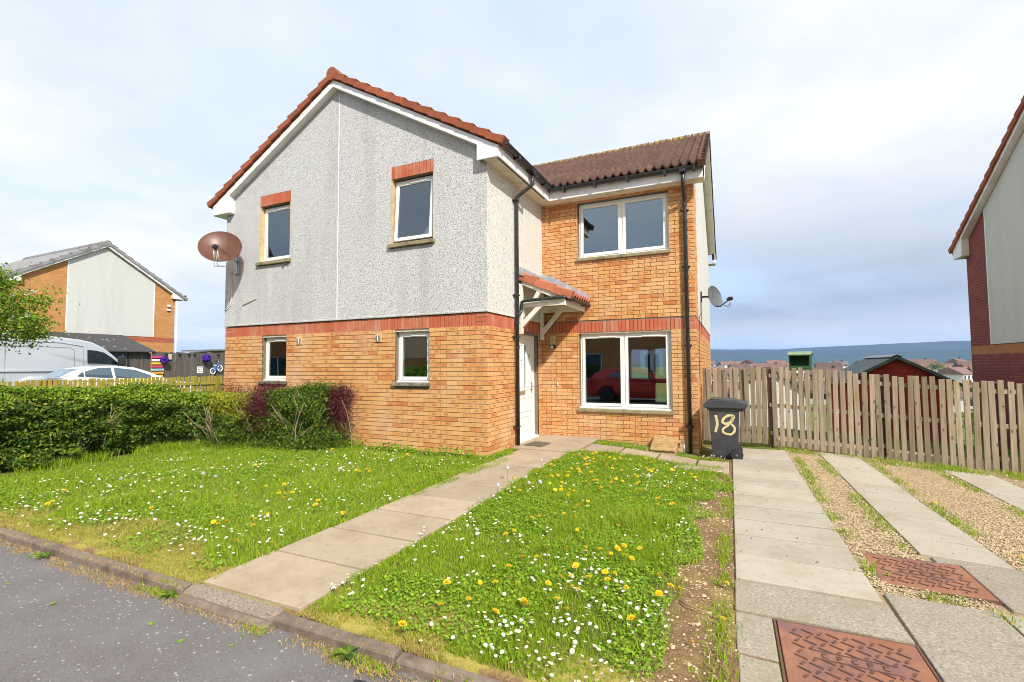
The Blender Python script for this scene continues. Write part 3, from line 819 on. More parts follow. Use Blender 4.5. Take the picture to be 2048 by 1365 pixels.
# canopy over the door
can = MB(); can.box(W0, .015, .085, 1.20, 1.27, 2.03, 3.03); can.box(W0, .086, .90, 1.205, 1.265, 2.53, 2.645)
def bar(mb, F, a, b, w, n0, n1):
    a, b = Vector(a), Vector(b); d = (b-a).normalized(); s = Vector((-d.y, d.x))*w/2
    mb.prism(F, [tuple(a-s), tuple(b-s), tuple(b+s), tuple(a+s)], n0, n1)
FC = Fr((0, 1.20, 0), (1, 0, 0), (0, 1, 0)); FC2 = Fr((0, 2.28, 0), (1, 0, 0), (0, 1, 0))
can = MB()
cn = obj('door_canopy', MB().box(W0, .905, .93, 1.19, 2.44, 2.51, 2.635), M['canopy'], house, bevel=.004)
for F, zb0 in ((FC, 2.03), (FC2, 1.965)):
    mb = MB(); mb.box(F, .013, .09, 0, .075, zb0, 3.02); obj('bracket_post', mb, M['canopy'], cn, bevel=.006)
    mb = MB(); mb.box(F, .092, .90, .004, .07, 2.52, 2.645); obj('bracket_beam', mb, M['canopy'], cn, bevel=.004)
    mb = MB(); bar(mb, F, (.045, zb0+.13), (.47, 2.57), .085, .008, .066); obj('bracket_strut', mb, M['canopy'], cn, bevel=.004)
    mb = MB(); bar(mb, F, (.30, 2.60), (.47, 2.88), .075, .008, .066); obj('bracket_strut', mb, M['canopy'], cn, bevel=.004)
    mb = MB(); bar(mb, F, (.03, 3.015), (.91, 2.615), .085, .0, .07); obj('rafter', mb, M['canopy'], cn, bevel=.004)
mb = MB(); mb.add([(.012, 1.22, 3.06), (.95, 1.22, 2.635), (.95, 2.44, 2.635), (.012, 2.44, 3.06)], [(0, 1, 2, 3)]); obj('canopy_lining', mb, M['soffit'], cn, fix=False)
ac = math.atan(.44); dn = Vector((-math.cos(ac), 0, math.sin(ac))); nc = Vector((math.sin(ac), 0, math.cos(ac)))
me_c = pantile('canopy_tile', M['tile_red'], w=.30, L=.36)
rowtiles(cn, 'canopy_tile', me_c, (1.03, 1.22, 2.655), Vector((0, 1, 0)), dn, nc, 4, 3, .30, .345)
verge_run(cn, Fr((0, 1.195, 0), (1, 0, 0), (0, -1, 0)), .03, 3.115, 1.03, 2.675, 3, M['tile_red'], .03, .13, .1)
mb = MB(); mb.box(W0, .012, .030, 1.14, 2.44, 3.12, 3.29); mb.prism(Fr((0, 1.14, 0), (1, 0, 0), (0, 1, 0)), [(.012, 3.13), (.16, 3.085), (.16, 3.105), (.012, 3.15)], 0, 1.30)
obj('lead_flashing', mb, M['lead'], cn, bevel=.004)
mb = MB(); mb.prism(Fr((0, 2.448, 0), (1, 0, 0), (0, -1, 0)), [(.02, 3.20), (.02, 3.33), (.20, 3.30), (1.03, 2.835), (1.03, 2.70)], .0, .016)
mb.prism(Fr((0, 2.448, 0), (1, 0, 0), (0, -1, 0)), [(.02, 3.165), (.02, 3.19), (1.03, 2.745), (1.03, 2.72)], .0, .12)
obj('lead_flashing', mb, M['lead'], cn)
gc = gutter(cn, (1.0, 1.21, 2.655), (1.0, 2.45, 2.655), .05, M['gutter_brown'])
mb = MB()
for y in (1.24, 1.42, 2.2): mb.box(W0, .93, 1.05, y-.02, y+.02, 2.60, 2.66)
obj('gutter_bracket', mb, M['gutter'], gc)
mb = MB(); mb.tube([(.98, 1.20, 2.645), (.90, 1.155, 2.655), (.16, 1.135, 2.625), (.12, 1.13, 2.605), (.11, 1.13, 2.55), (.11, 1.125, 2.46), (.105, 1.11, 2.42), (.085, 1.06, 2.37), (.07, 1.03, 2.33)], .030, 10)
obj('canopy_pipe', mb, M['gutter'], cn, smooth=True)

# porch light and bell
lt = MB(); lt.box(FB, .195, .305, 0, .085, 1.865, 2.06); lt = obj('wall_light', lt, noisy('mossy_light_housing', (.36, .33, .10), (.46, .42, .18), 14, .7), house, bevel=.012)
mb = MB(); mb.box(FB, .205, .31, 0, .10, 1.80, 1.865); obj('sensor_housing', mb, M['black'], lt, bevel=.012)
mb = MB(); mb.lathe([(.0, -.03), (.022, -.02), (.030, 0), (.022, .02), (0, .03)], 12, Matrix.Translation(FB.p(.25, .10, 1.825))); obj('sensor_lens', mb, M['white'], lt, smooth=True)
mb = MB(); mb.box(FB, .315, .345, 0, .02, 1.02, 1.10); bl = obj('doorbell', mb, M['white'], house, bevel=.006)
mb = MB(); mb.lathe([(.010, 0), (.009, .008)], 10, Matrix.Translation(FB.p(.33, .02, 1.055)) @ Matrix.Rotation(math.pi/2, 4, 'X')); obj('bell_button', mb, M['black'], bl)

# ------------------------------------------------------------------ ground, road, paths
def terrain(X, Y):
    z = HG(X, Y)
    yy = np.where(X < -8, Y-5, Y)
    z = z + np.interp(yy, [4.5, 8, 20, 60, 150, 320, 1500, 6000], [0, -.12, -2.6, -6.5, -7.6, -4.6, -9, -22])
    z = np.where(Y < -4.605, np.minimum(z, -.30), z)
    return z
def grid_mesh(name, xs, ys, fn, m):
    X, Y = np.meshgrid(xs, ys); Z = fn(X, Y)
    V = np.stack([X, Y, Z], -1).reshape(-1, 3); nx, ny = len(xs), len(ys)
    i = np.arange(nx-1)[None]; j = np.arange(ny-1)[:, None]
    a = j*nx+i; F = np.stack([a, a+1, a+nx+1, a+nx], -1).reshape(-1)
    return np_mesh(name, V, F, np.full((nx-1)*(ny-1), 4), m, True)

def ground_build(t, b):
    p = t.pos(); s = t.new('ShaderNodeSeparateXYZ', {0: p}); x, y, z = s.outputs
    n1 = t.noise(p, 2.2, 5, .62); n2 = t.noise(p, 22, 4, .65); n3 = t.noise(p, 90, 3, .6)
    thatch = t.mix(t.rng(n2, .3, .7), C4((.085, .12, .018)), C4((.16, .19, .035)))
    soil = t.mix(t.rng(n2, .3, .72), C4((.15, .085, .042)), C4((.27, .17, .09)))
    soil = t.mix(t.rng(n3, .55, .75), soil, C4((.40, .30, .19)))
    moss = t.mix(t.rng(n3, .3, .7), C4((.27, .25, .035)), C4((.42, .34, .11)))
    # worn strip beside the drive and along the kerb
    worn = t.math('MULTIPLY', t.rng(t.math('ADD', x, t.math('MULTIPLY', t.math('SUBTRACT', n1, .5), .9)), 3.0, 3.22), t.rng(x, 3.65, 3.75, 1, 0))
    kerb = t.rng(t.math('ADD', y, t.math('MULTIPLY', t.math('SUBTRACT', n1, .5), 1.1)), -4.42, -4.12, 1, 0)
    col = t.mix(kerb, thatch, moss)
    col = t.mix(t.math('MULTIPLY', kerb, t.rng(n1, .50, .60)), col, soil)
    col = t.mix(worn, col, soil)
    col = t.mix(t.math('MULTIPLY', t.math('MULTIPLY', worn, t.rng(n1, .50, .68)), .6), col, moss)
    drive = t.rng(x, 4.3, 4.4)
    gr = t.mix(t.rng(n3, .35, .7), C4((.28, .20, .115)), C4((.46, .36, .23)))
    col = t.mix(t.math('MULTIPLY', drive, t.rng(y, -4.9, -4.8)), col, gr)
    field = t.mix(t.rng(t.noise(p, .012, 4, .6), .4, .6), C4((.09, .14, .03)), C4((.17, .19, .05)))
    far = t.math('MAXIMUM', t.rng(y, 4.6, 6.5), t.rng(x, -6.6, -7.4))
    col = t.mix(far, col, t.mix(t.rng(n1, .35, .65), C4((.10, .15, .03)), field))
    t.set(b, 'Base Color', col)
    bn = t.new('ShaderNodeBump', {'Strength': .8, 'Distance': .02, 'Height': t.math('ADD', n2, t.math('MULTIPLY', n3, .6))})
    t.set(b, 'Normal', bn.outputs[0])
M['ground'] = mat('garden_ground', (.1, .12, .03), .95, ground_build, .1)
gx = np.unique(np.concatenate([np.linspace(-7000, -200, 16), np.linspace(-200, -26, 14), np.linspace(-26, -8, 20), np.linspace(-8, 10, 91), np.linspace(10, 40, 20), np.linspace(40, 300, 20), np.linspace(300, 7000, 20)]))
gy = np.unique(np.concatenate([np.linspace(-7000, -60, 12), np.linspace(-60, -6, 12), [-4.80, -4.70, -4.625, -4.60], np.linspace(-4.5, 4.5, 46), np.linspace(4.5, 20, 25), np.linspace(20, 160, 24), np.linspace(160, 7000, 24)]))
go = link('ground', grid_mesh('ground', gx, gy, terrain, M['ground'])); go['kind'] = 'structure'

def asphalt_build(t, b):
    p = t.pos(); n = t.noise(p, 130, 3, .7); n2 = t.noise(p, 2.0, 5, .6)
    col = t.mix(t.rng(n, .3, .7), C4((.10, .092, .09)), C4((.205, .188, .183)))
    col = t.mix(t.math('MULTIPLY', t.rng(n2, .45, .7), .4), col, C4((.235, .225, .215)))
    v = t.voro(p, 33); cc = t.new('ShaderNodeSeparateColor', {0: v.outputs['Color']})
    size = t.math('MULTIPLY_ADD', cc.outputs[1], .20, .06)
    chip = t.math('MULTIPLY', t.math('LESS_THAN', v.outputs['Distance'], size), t.math('GREATER_THAN', cc.outputs[0], .48))
    v2 = t.voro(p, 95); c2 = t.new('ShaderNodeSeparateColor', {0: v2.outputs['Color']})
    chip2 = t.math('MULTIPLY', t.math('LESS_THAN', v2.outputs['Distance'], .3), t.math('GREATER_THAN', c2.outputs[0], .80))
    col = t.mix(t.math('MULTIPLY', chip, .85), col, t.mix(cc.outputs[2], C4((.36, .34, .30)), C4((.62, .60, .57))))
    col = t.mix(t.math('MULTIPLY', chip2, .45), col, C4((.34, .33, .31)))
    # tar patch by the kerb
    s = t.new('ShaderNodeSeparateXYZ', {0: p})
    t.set(b, 'Base Color', col)
    h = t.math('ADD', t.math('MULTIPLY', n, .8), t.math('MULTIPLY', chip, .5))
    bn = t.new('ShaderNodeBump', {'Strength': .7, 'Distance': .006, 'Height': h}); t.set(b, 'Normal', bn.outputs[0])
M['asphalt'] = mat('chipped_asphalt', (.09, .09, .095), .85, asphalt_build, .25)
rx = np.unique(np.concatenate([np.linspace(-200, -8, 20), np.linspace(-8, 8, 33), np.linspace(8, 200, 20)]))
ry = np.array([-12.2, -10, -8, -6.5, -5.6, -5.1, -4.9, -4.78, -4.69])
road_z = lambda X, Y: -.118+.012*np.clip((Y+8.4)/3.8, -1, 1)**2 + np.interp(X, [1.1, 3.5, 5, 8, 14], [0, -.05, -.06, -.12, -.28])
ro = link('road', grid_mesh('road', rx, ry, road_z, M['asphalt'])); ro['kind'] = 'structure'
mb = MB(); mb.slabpoly([(1.78, -4.86, 0), (1.84, -4.85, 0), (1.86, -5.02, 0), (1.80, -5.06, 0)], -.128, -.116)
o = obj('road_tar_patch', mb, M['black']); o['kind'] = 'structure'

# kerb
M['kerb'] = noisy('weathered_kerb', (.17, .125, .095), (.25, .195, .15), 18, .9, .6, 110, c3=(.12, .085, .065), s3=5, rnd=.08)
M['kerb_rough'] = noisy('exposed_aggregate_kerb', (.15, .12, .09), (.38, .32, .26), 70, .95, 1.0, 90, c3=(.25, .19, .13), s3=8)
kerb = thing('kerb', None, None, (-1, -4.6, 0)); kerb['kind'] = 'structure'
def kerb_stone(x0, x1, drop=False):
    zt_ = hg((x0+x1)/2, -4.66)+rnd.uniform(-.004, .006); dy = rnd.uniform(-.006, .006); g = .005
    mb = MB()
    if not drop:
        mb.prism(Fr((0, 0, 0), (0, 1, 0), (1, 0, 0)), [(-4.712+dy, -.33), (-4.704+dy, zt_-.014), (-4.692+dy, zt_+.002), (-4.632+dy, zt_+.004), (-4.628+dy, -.33)], x0+g, x1-g)
        obj('kerb_stone', mb, M['kerb'], kerb, bevel=.006)
    else:
        mb.prism(Fr((0, 0, 0), (0, 1, 0), (1, 0, 0)), [(-4.70+dy, -.33), (-4.697+dy, zt_-.030), (-4.612, zt_+.006), (-4.61, -.33)], x0+g, x1-g)
        obj('kerb_stone', mb, M['kerb_rough'], kerb, bevel=.006)
        mb = MB(); mb.prism(Fr((0, 0, 0), (0, 1, 0), (1, 0, 0)), [(-4.752+dy, -.33), (-4.752+dy, zt_-.05), (-4.745, zt_-.045), (-4.703, zt_-.036), (-4.703, -.33)], x0+g, x1-g)
        obj('channel_stone', mb, M['kerb'], kerb, bevel=.005)
xs = [-12.8+.915*i for i in range(14)]; xs = [x-.025 for x in xs]          # ... -0.93, 0.09
xs[-1] = .09
for a, b in zip(xs, xs[1:]): kerb_stone(a, b)
kerb_stone(.09, .98, True)
for a, b in ((.98, 1.90), (1.90, 2.82), (2.82, 3.50)): kerb_stone(a, b)
for a, b in ((3.50, 4.42), (4.42, 5.33), (5.33, 6.25), (6.25, 7.16)): kerb_stone(a, b, True)

# slabs
def slabmat(name, c, stain, grit=.35, gs=150):
    def build(t, b):
        p = t.pos(); r = t.new('ShaderNodeObjectInfo').outputs['Random']
        n1 = t.noise(p, 1.7, 5, .65); n2 = t.noise(p, 9, 5, .7); n3 = t.noise(p, gs, 3, .7)
        col = t.mix(t.rng(n3, .28, .72), C4(tuple(x*(1-grit) for x in c)), C4(tuple(x*(1+grit*.55) for x in c)))
        col = t.mix(t.math('MULTIPLY', t.rng(n1, .46, .68), .8), col, C4(stain))
        col = t.mix(t.math('MULTIPLY', t.rng(n2, .52, .70), .45), col, C4(tuple(x*.80 for x in stain)))
        v = t.voro(p, 16); cc = t.new('ShaderNodeSeparateColor', {0: v.outputs['Color']})
        sp = t.math('MULTIPLY', t.math('LESS_THAN', v.outputs['Distance'], t.math('MULTIPLY_ADD', cc.outputs[1], .22, .04)), t.math('GREATER_THAN', cc.outputs[0], .80))
        col = t.mix(t.math('MULTIPLY', sp, .40), col, C4(tuple(x*.5 for x in c)))
        k = t.math('MULTIPLY_ADD', r, .18, .91); col = t.mix(1.0, col, t.new('ShaderNodeCombineColor', {0: k, 1: k, 2: k}).outputs[0], 'MULTIPLY')
        t.set(b, 'Base Color', col)
        bn_ = t.new('ShaderNodeBump', {'Strength': .5, 'Distance': .005, 'Height': t.math('ADD', n3, t.math('MULTIPLY', n2, .6))}); t.set(b, 'Normal', bn_.outputs[0])
    return mat(name, c, .92, build, .15)
M['slab'] = slabmat('buff_paving_slab', (.42, .335, .24), (.31, .235, .155), .22)
M['slab_grey'] = slabmat('pale_grey_slab', (.44, .39, .315), (.34, .285, .215), .22)
M['concrete'] = slabmat('rough_concrete', (.36, .315, .25), (.28, .235, .165), .5, 60)
def slab(par, x0, x1, y0, y1, m, lift=.022, name='paving_slab', jig=.005, gap=.009, x0b=None, x1b=None):
    x0b = x0 if x0b is None else x0b; x1b = x1 if x1b is None else x1b
    t = [rnd.uniform(-jig, jig) for _ in range(4)]
    P = [(x0+gap, y0+gap), (x1-gap, y0+gap), (x1b-gap, y1-gap), (x0b+gap, y1-gap)]
    mb = MB(); mb.slabpoly([(x, y, hg(x, y)+d+lift) for (x, y), d in zip(P, t)], -.06, 0)
    return obj(name, mb, m, par, bevel=.006)
path = thing('garden_path', None, None, (.6, -2, -.02)); path['kind'] = 'structure'
py = [-4.605+.592*i for i in range(10)]
for i, (a, b) in enumerate(zip(py, py[1:])): slab(path, .14+.012*i, 1.10, a, b, M['slab'])
mb = MB(); mb.slabpoly([(.03, .82, 0), (1.16, .82, 0), (1.17, 2.44, 0), (.03, 2.44, 0)], -.1, .028); obj('doorstep_slab', mb, M['slab'], path, bevel=.006)
for a, b, c in ((1.20, 1.80, .0), (1.81, 2.41, .02), (2.42, 3.01, .0), (3.02, 3.50, -.04)): slab(path, a, b, 1.16+c, 1.80+c, M['slab'], gap=.014, jig=.008)
slab(path, 2.72, 3.50, .82, 1.115, M['slab'], gap=.012)
drv = thing('driveway', None, None, (4.4, -1, -.12)); drv['kind'] = 'structure'
ys = [-2.87+.503*i for i in range(13)]
for a, b in zip(ys, ys[1:]): slab(drv, 3.53, 4.42, a, b, M['slab_grey'])
ys = [-1.70, -1.22, -.46, .29, 1.02, 1.72, 2.40, 3.05, 3.36]
for a, b in zip(ys, ys[1:]): slab(drv, 4.93, 5.54, a, b, M['slab_grey'])
ys = [-1.6+.75*i for i in range(7)]
for a, b in zip(ys, ys[1:]): slab(drv, 6.52, 7.12, a, min(b, 3.2), M['slab_grey'])
def cpoly(pts, m='concrete', lift=.018):
    mb = MB(); mb.slabpoly([(x, y, hg(x, y)+lift+rnd.uniform(-.003, .003)) for x, y in pts], -.10, 0)
    return obj('concrete_slab', mb, M[m], drv, bevel=.007)
cpoly([(3.53, -3.36), (4.445, -3.34), (4.43, -2.885), (3.535, -2.885)])
cpoly([(3.535, -3.84), (3.735, -3.84), (3.735, -3.375), (3.53, -3.375)], lift=.010)
cpoly([(3.55, -4.52), (3.74, -4.52), (3.735, -3.855), (3.54, -3.855)], lift=.006)
cpoly([(4.465, -4.52), (5.035, -4.52), (5.045, -2.68), (4.455, -2.70)])
cpoly([(5.055, -4.52), (6.4, -4.52), (6.4, -2.71), (5.06, -2.68)], 'slab_grey')
cpoly([(3.75, -4.52), (4.45, -4.52), (4.45, -4.05), (3.75, -4.05)])
cpoly([(5.15, -2.60), (6.3, -2.63), (6.3, -1.70), (5.0, -1.72), (5.0, -1.86), (5.15, -1.86)])

# cast covers
def rust(name, c1, c2, c3):
    return noisy(name, c1, c2, 5, .7, .3, 140, c3=c3, s3=4, spec=.35)
M['rust'] = rust('rusty_cast_iron', (.255, .105, .055), (.32, .15, .085), (.17, .09, .095))
M['rustd'] = noisy('dark_rust_relief', (.10, .06, .055), (.17, .08, .05), 20, .8)
def cover(label, x0, x1, y0, y1, rot, ang):
    cx, cy = (x0+x1)/2, (y0+y1)/2; w, l = x1-x0, y1-y0; z = hg(cx, cy)+.016
    t = thing('manhole_cover', label, 'manhole cover', (cx, cy, z), 'rusty access covers in the drive'); 
    A = Fr((cx, cy, z), (1, 0, 0), (0, 1, 0))
    mb = MB(); mb.box(A, -w/2, w/2, -l/2, l/2, -.08, 0); obj('cover_plate', mb, M['rust'], t, bevel=.004)
    mb = MB()
    for a, b, c, d in ((-w/2-.018, w/2+.018, -l/2-.018, -l/2-.006), (-w/2-.018, w/2+.018, l/2+.006, l/2+.018), (-w/2-.018, -w/2-.006, -l/2-.006, l/2+.006), (w/2+.006, w/2+.018, -l/2-.006, l/2+.006)):
        mb.box(A, a, b, c, d, -.08, -.004)
    obj('cover_frame', mb, M['rustd'], t)
    mb = MB(); st = .062; nx_, ny_ = int((w-.06)/st), int((l-.06)/st)
    for i in range(nx_):
        for j in range(ny_):
            u = -w/2+.055+(i+.5)*(w-.11)/nx_; v = -l/2+.055+(j+.5)*(l-.11)/ny_
            if abs(v) < .045 and abs(u) < w*.30: continue
            th = math.radians(ang if (i+j) % 2 else ang+90); L = .032 if (i+j) % 2 else .019
            d = Vector((math.cos(th), math.sin(th), 0)); s = Vector((-d.y, d.x, 0)); c = Vector((cx+u, cy+v, z))
            mb.add([c+d*a*L+s*bb*.0048+Vector((0, 0, h)) for h in (-.001, .0055) for a, bb in ((-1, -1), (1, -1), (1, 1), (-1, 1))],
                   [(0, 3, 2, 1), (4, 5, 6, 7), (0, 1, 5, 4), (1, 2, 6, 5), (2, 3, 7, 6), (3, 0, 4, 7)])
    o = obj('tread_bar', mb, M['rustd'], t); o['kind'] = 'stuff'
    mb = MB(); 
    mb.box(A, -w*.28, w*.28, .036, .041, 0, .005).box(A, -w*.28, w*.28, -.041, -.036, 0, .005)
    obj('maker_panel', mb, M['rustd'], t); 
    mb = MB()
    for k in range(5):
        u = -w*.2+k*w*.1
        mb.box(A, u-.012, u-.007, -.02, .02, 0, .005).box(A, u-.006, u+.012, .015, .02, 0, .005)
        if k % 2: mb.box(A, u-.006, u+.010, -.003, .002, 0, .005)
        else: mb.box(A, u-.006, u+.012, -.02, -.015, 0, .005)
    o = obj('raised_letter', mb, M['rustd'], t); o['kind'] = 'stuff'
    return t
cover('rusty cast iron cover close to the kerb, beside three rough concrete slabs', 3.76, 4.43, -4.02, -3.395, 0, -30)
cover('rusty cast iron cover with a dark corner, beyond the big rough concrete slab', 4.50, 5.13, -2.48, -1.88, 0, -25)

# doormat, gas box
M['mat'] = noisy('brown_doormat', (.10, .085, .06), (.17, .14, .10), 60, .95, .8, 200)
mb = MB(); mb.slabpoly([(.20, 1.08), (.54, 1.02), (.56, 1.44), (.24, 1.50)], .0, 0); 
mb = MB(); mb.slabpoly([(.16, 1.06, .03), (.52, 1.02, .03), (.54, 1.44, .03), (.20, 1.50, .03)], 0, .012)
tag(obj('doormat', mb, M['mat'], bevel=.004), 'thin brown doormat lying on the doorstep slab below the white door', 'doormat')
M['gas'] = noisy('lichen_gas_box', (.36, .23, .10), (.46, .31, .15), 9, .85, .5, 60, c3=(.25, .17, .07), s3=5)
gb = thing('meter_box', 'low tan meter box with sloping lid against brick wall under the big window', 'meter box', (2.43, 2.2, -.1))
FGm = Fr((2.215, 0, 0), (0, 1, 0), (1, 0, 0))
mb = MB(); mb.prism(FGm, [(1.94, -.30), (1.94, -.035), (2.44, .09), (2.44, -.30)], .015, .425); obj('box_body', mb, M['gas'], gb, bevel=.01)
mb = MB(); mb.prism(FGm, [(1.915, -.062), (1.915, -.025), (2.445, .125), (2.445, .092)], 0, .44); obj('box_lid', mb, M['gas'], gb, bevel=.012)
mb = MB()
for k in range(4): 
    y = 2.0+k*.105; z0 = -.025+(y-1.915)*.283
    mb.prism(FGm, [(y, z0), (y+.022, z0+.0062), (y+.022, z0+.014), (y, z0+.008)], .03, .41)
obj('lid_rib', mb, M['gas'], gb)['kind'] = 'stuff'
mb = MB(); mb.tube([(2.71, 2.40, .06), (2.75, 2.30, .05), (2.76, 2.24, 0), (2.76, 2.22, -.2)], .016, 8); obj('gas_pipe', mb, M['metal'], gb, smooth=True)

# ------------------------------------------------------------------ gravel and loose stones
def rock_mesh(name, P, S, m):
    base = np.array([(1, 0, 0), (-1, 0, 0), (0, 1, 0), (0, -1, 0), (0, 0, 1), (0, 0, -.6)], float)
    N = len(P); V = base[None]*np.asarray(S)[:, None, None]*nrg.uniform(.55, 1.25, (N, 6, 3))*np.array([1, 1, .62])
    a = nrg.uniform(0, 6.28, N); c, s = np.cos(a)[:, None], np.sin(a)[:, None]
    x = V[..., 0]*c-V[..., 1]*s; y = V[..., 0]*s+V[..., 1]*c; V = np.stack([x, y, V[..., 2]], -1)+np.asarray(P)[:, None]
    T = np.array([(0, 2, 4), (2, 1, 4), (1, 3, 4), (3, 0, 4), (2, 0, 5), (1, 2, 5), (3, 1, 5), (0, 3, 5)])
    fl = (T[None]+6*np.arange(N)[:, None, None]).reshape(-1)
    return np_mesh(name, V.reshape(-1, 3), fl, np.full(N*8, 3), m)
def isl(name, stops, rough=.85, noise=None, sss=None, trans=0.0):
    m = bpy.data.materials.new(name); m.use_nodes = True; t = NT(m.node_tree); t.n.clear()
    out = t.new('ShaderNodeOutputMaterial'); b = t.new('ShaderNodeBsdfPrincipled', {'Roughness': rough, 'Specular IOR Level': .25})
    r = t.new('ShaderNodeNewGeometry').outputs['Random Per Island']; col = t.ramp(r, stops)
    if noise:
        sc, lo, hi, c2 = noise
        col = t.mix(t.rng(t.noise(t.pos(), sc, 4, .6), lo, hi), col, t.mix(r, C4(c2), C4(tuple(x*1.3 for x in c2))))
    t.set(b, 'Base Color', col)
    if trans:
        tl = t.new('ShaderNodeBsdfTranslucent'); t.set(tl, 0, col)
        mx = t.new('ShaderNodeMixShader', {0: trans, 1: b.outputs[0], 2: tl.outputs[0]}); t.l.new(mx.outputs[0], out.inputs[0])
    else: t.l.new(b.outputs[0], out.inputs[0])
    return m
M['gravel'] = isl('buff_gravel', [(0, (.27, .19, .10)), (.3, (.47, .355, .205)), (.65, (.60, .475, .30)), (.88, (.50, .36, .21)), (1, (.24, .20, .165))])
def scatter(n, x0, x1, y0, y1, keep=None):
    X = nrg.uniform(x0, x1, n); Y = nrg.uniform(y0, y1, n)
    if keep is not None:
        k = keep(X, Y); X, Y = X[k], Y[k]
    return X, Y
gl = []
for n, x0, x1, y0, y1 in ((15000, 4.42, 4.93, -1.85, 3.36), (27000, 5.55, 6.52, -1.65, 3.36), (2500, 7.13, 8.4, -1.6, 3.3), (500, 4.45, 5.1, -2.70, -2.48), (300, 4.42, 4.5, -2.6, -1.85)):
    X, Y = scatter(n, x0, x1, y0, y1); gl.append((X, Y))
X = np.concatenate([a for a, b in gl]); Y = np.concatenate([b for a, b in gl])
S = nrg.uniform(.0045, .0125, len(X))
gv = link('gravel', rock_mesh('gravel', np.stack([X, Y, HG(X, Y)+S*.35+nrg.uniform(0, .012, len(X))], -1), S, M['gravel'])); gv['kind'] = 'stuff'
X, Y = scatter(1500, 3.05, 3.53, -4.5, .6); X2, Y2 = scatter(400, 1.7, 2.9, 1.85, 2.42); X3, Y3 = scatter(260, 1.15, 3.3, -4.52, -4.2)
X = np.concatenate([X, X2, X3]); Y = np.concatenate([Y, Y2, Y3]); S = nrg.uniform(.004, .013, len(X))*np.where(nrg.random(len(X)) < .06, 2.0, 1)
st = link('pebbles', rock_mesh('pebbles', np.stack([X, Y, HG(X, Y)+S*.25], -1), S, M['gravel'])); st['kind'] = 'stuff'
# earth crumbs lying on the drive slabs
X, Y = scatter(70, 3.6, 5.5, -2.6, 2.6); S = nrg.uniform(.004, .012, len(X))
cr = link('soil_crumbs', rock_mesh('soil_crumbs', np.stack([X, Y, HG(X, Y)+.026], -1), S, isl('soil_crumb', [(0, (.10, .06, .035)), (1, (.2, .13, .08))]))); cr['kind'] = 'stuff'

# ------------------------------------------------------------------ grass
def vnoise(X, Y, sc, seed):
    """cheap smooth value noise"""
    r = np.random.default_rng(seed); G = r.random((64, 64))
    x = X*sc+100; y = Y*sc+100; xi = np.floor(x).astype(int); yi = np.floor(y).astype(int); fx = x-xi; fy = y-yi
    fx = fx*fx*(3-2*fx); fy = fy*fy*(3-2*fy); g = lambda i, j: G[i % 64, j % 64]
    return (g(xi, yi)*(1-fx)+g(xi+1, yi)*fx)*(1-fy)+(g(xi, yi+1)*(1-fx)+g(xi+1, yi+1)*fx)*fy
def blades(name, X, Y, Z, h, w, m, lean=1.0):
    N = len(X); a = nrg.uniform(0, 2*np.pi, N); d = np.stack([np.cos(a), np.sin(a), 0*a], -1)
    b = nrg.uniform(0, 2*np.pi, N); ln = nrg.uniform(.1, 1, N)*lean; L = np.stack([np.cos(b)*ln, np.sin(b)*ln, 0*b], -1)
    P = np.stack([X, Y, Z], -1); hh = h[:, None]; ww = w[:, None]; up = np.array([0, 0, 1.0])
    m1 = P+L*hh*.30+up*hh*.55; tip = P+L*hh*.95+up*hh*(1-.35*ln[:, None]**2)
    V = np.stack([P-d*ww*.5, P+d*ww*.5, m1+d*ww*.42, m1-d*ww*.42, tip], 1).reshape(-1, 3)
    o = 5*np.arange(N)[:, None]; F = np.concatenate([o+np.array([[0, 1, 2, 3]]), o+np.array([[3, 2, 4]])], 1).reshape(-1)
    return np_mesh(name, V, F, np.tile([4, 3], N), m)
G1 = [(0, (.15, .26, .008)), (.3, (.22, .36, .010)), (.6, (.28, .42, .014)), (.85, (.34, .47, .024)), (.93, (.44, .44, .08)), (1, (.56, .48, .22))]
M['grass'] = isl('lawn_grass', G1, .55, (1.6, .5, .68, (.26, .35, .026)), trans=.34)
M['grassy'] = isl('yellow_mossy_grass', [(0, (.22, .28, .03)), (.35, (.40, .37, .05)), (.7, (.52, .43, .11)), (.9, (.50, .36, .15)), (1, (.25, .34, .04))], .6, trans=.25)
M['dry'] = isl('dry_grass', [(0, (.36, .24, .10)), (.5, (.50, .36, .17)), (.8, (.42, .25, .11)), (1, (.28, .28, .06))], .7, trans=.2)
M['clover'] = isl('clover_leaf', [(0, (.12, .25, .012)), (.5, (.20, .36, .018)), (1, (.31, .45, .035))], .5, trans=.2)
pathL = lambda Y: np.interp(Y, [-4.6, -4, -3.3, -2.8, -2.2, -1.7, -1.1, -.5, .2, .9], [.20, .18, .17, .24, .30, .34, .40, .47, .33, .10])
rightE = lambda Y: np.interp(Y, [-4.6, -3.7, -2.9, -2.1, -.9, .1, .65, 1.1], [3.02, 3.06, 3.16, 3.20, 3.25, 3.40, 3.47, 3.4])
def hedge_front(X, Y): return (X > np.interp(Y, [-8, -3.7, -1.9, -1.1, -.66, .0], [-5.75, -5.75, -5.7, -5.35, -4.1, -2.95]))
def inL(X, Y): return (X < pathL(Y)+.03*(vnoise(X, Y, 9, 3)-.5)*2) & (Y > -4.628) & hedge_front(X, Y) & ((Y < -.02) | (X > .02)) & (Y < .98)
def inR(X, Y):
    near = np.interp(X, [1.1, 1.25, 1.8, 2.4, 2.9, 3.5], [.85, 1.14, 1.14, 1.16, 1.0, .80])
    return (X > 1.09-.06*(vnoise(X, Y, 7, 4)-.3)) & (X < rightE(Y)+.35*(vnoise(X, Y, 3.1, 5)-.5)) & (Y > -4.628) & (Y < near)
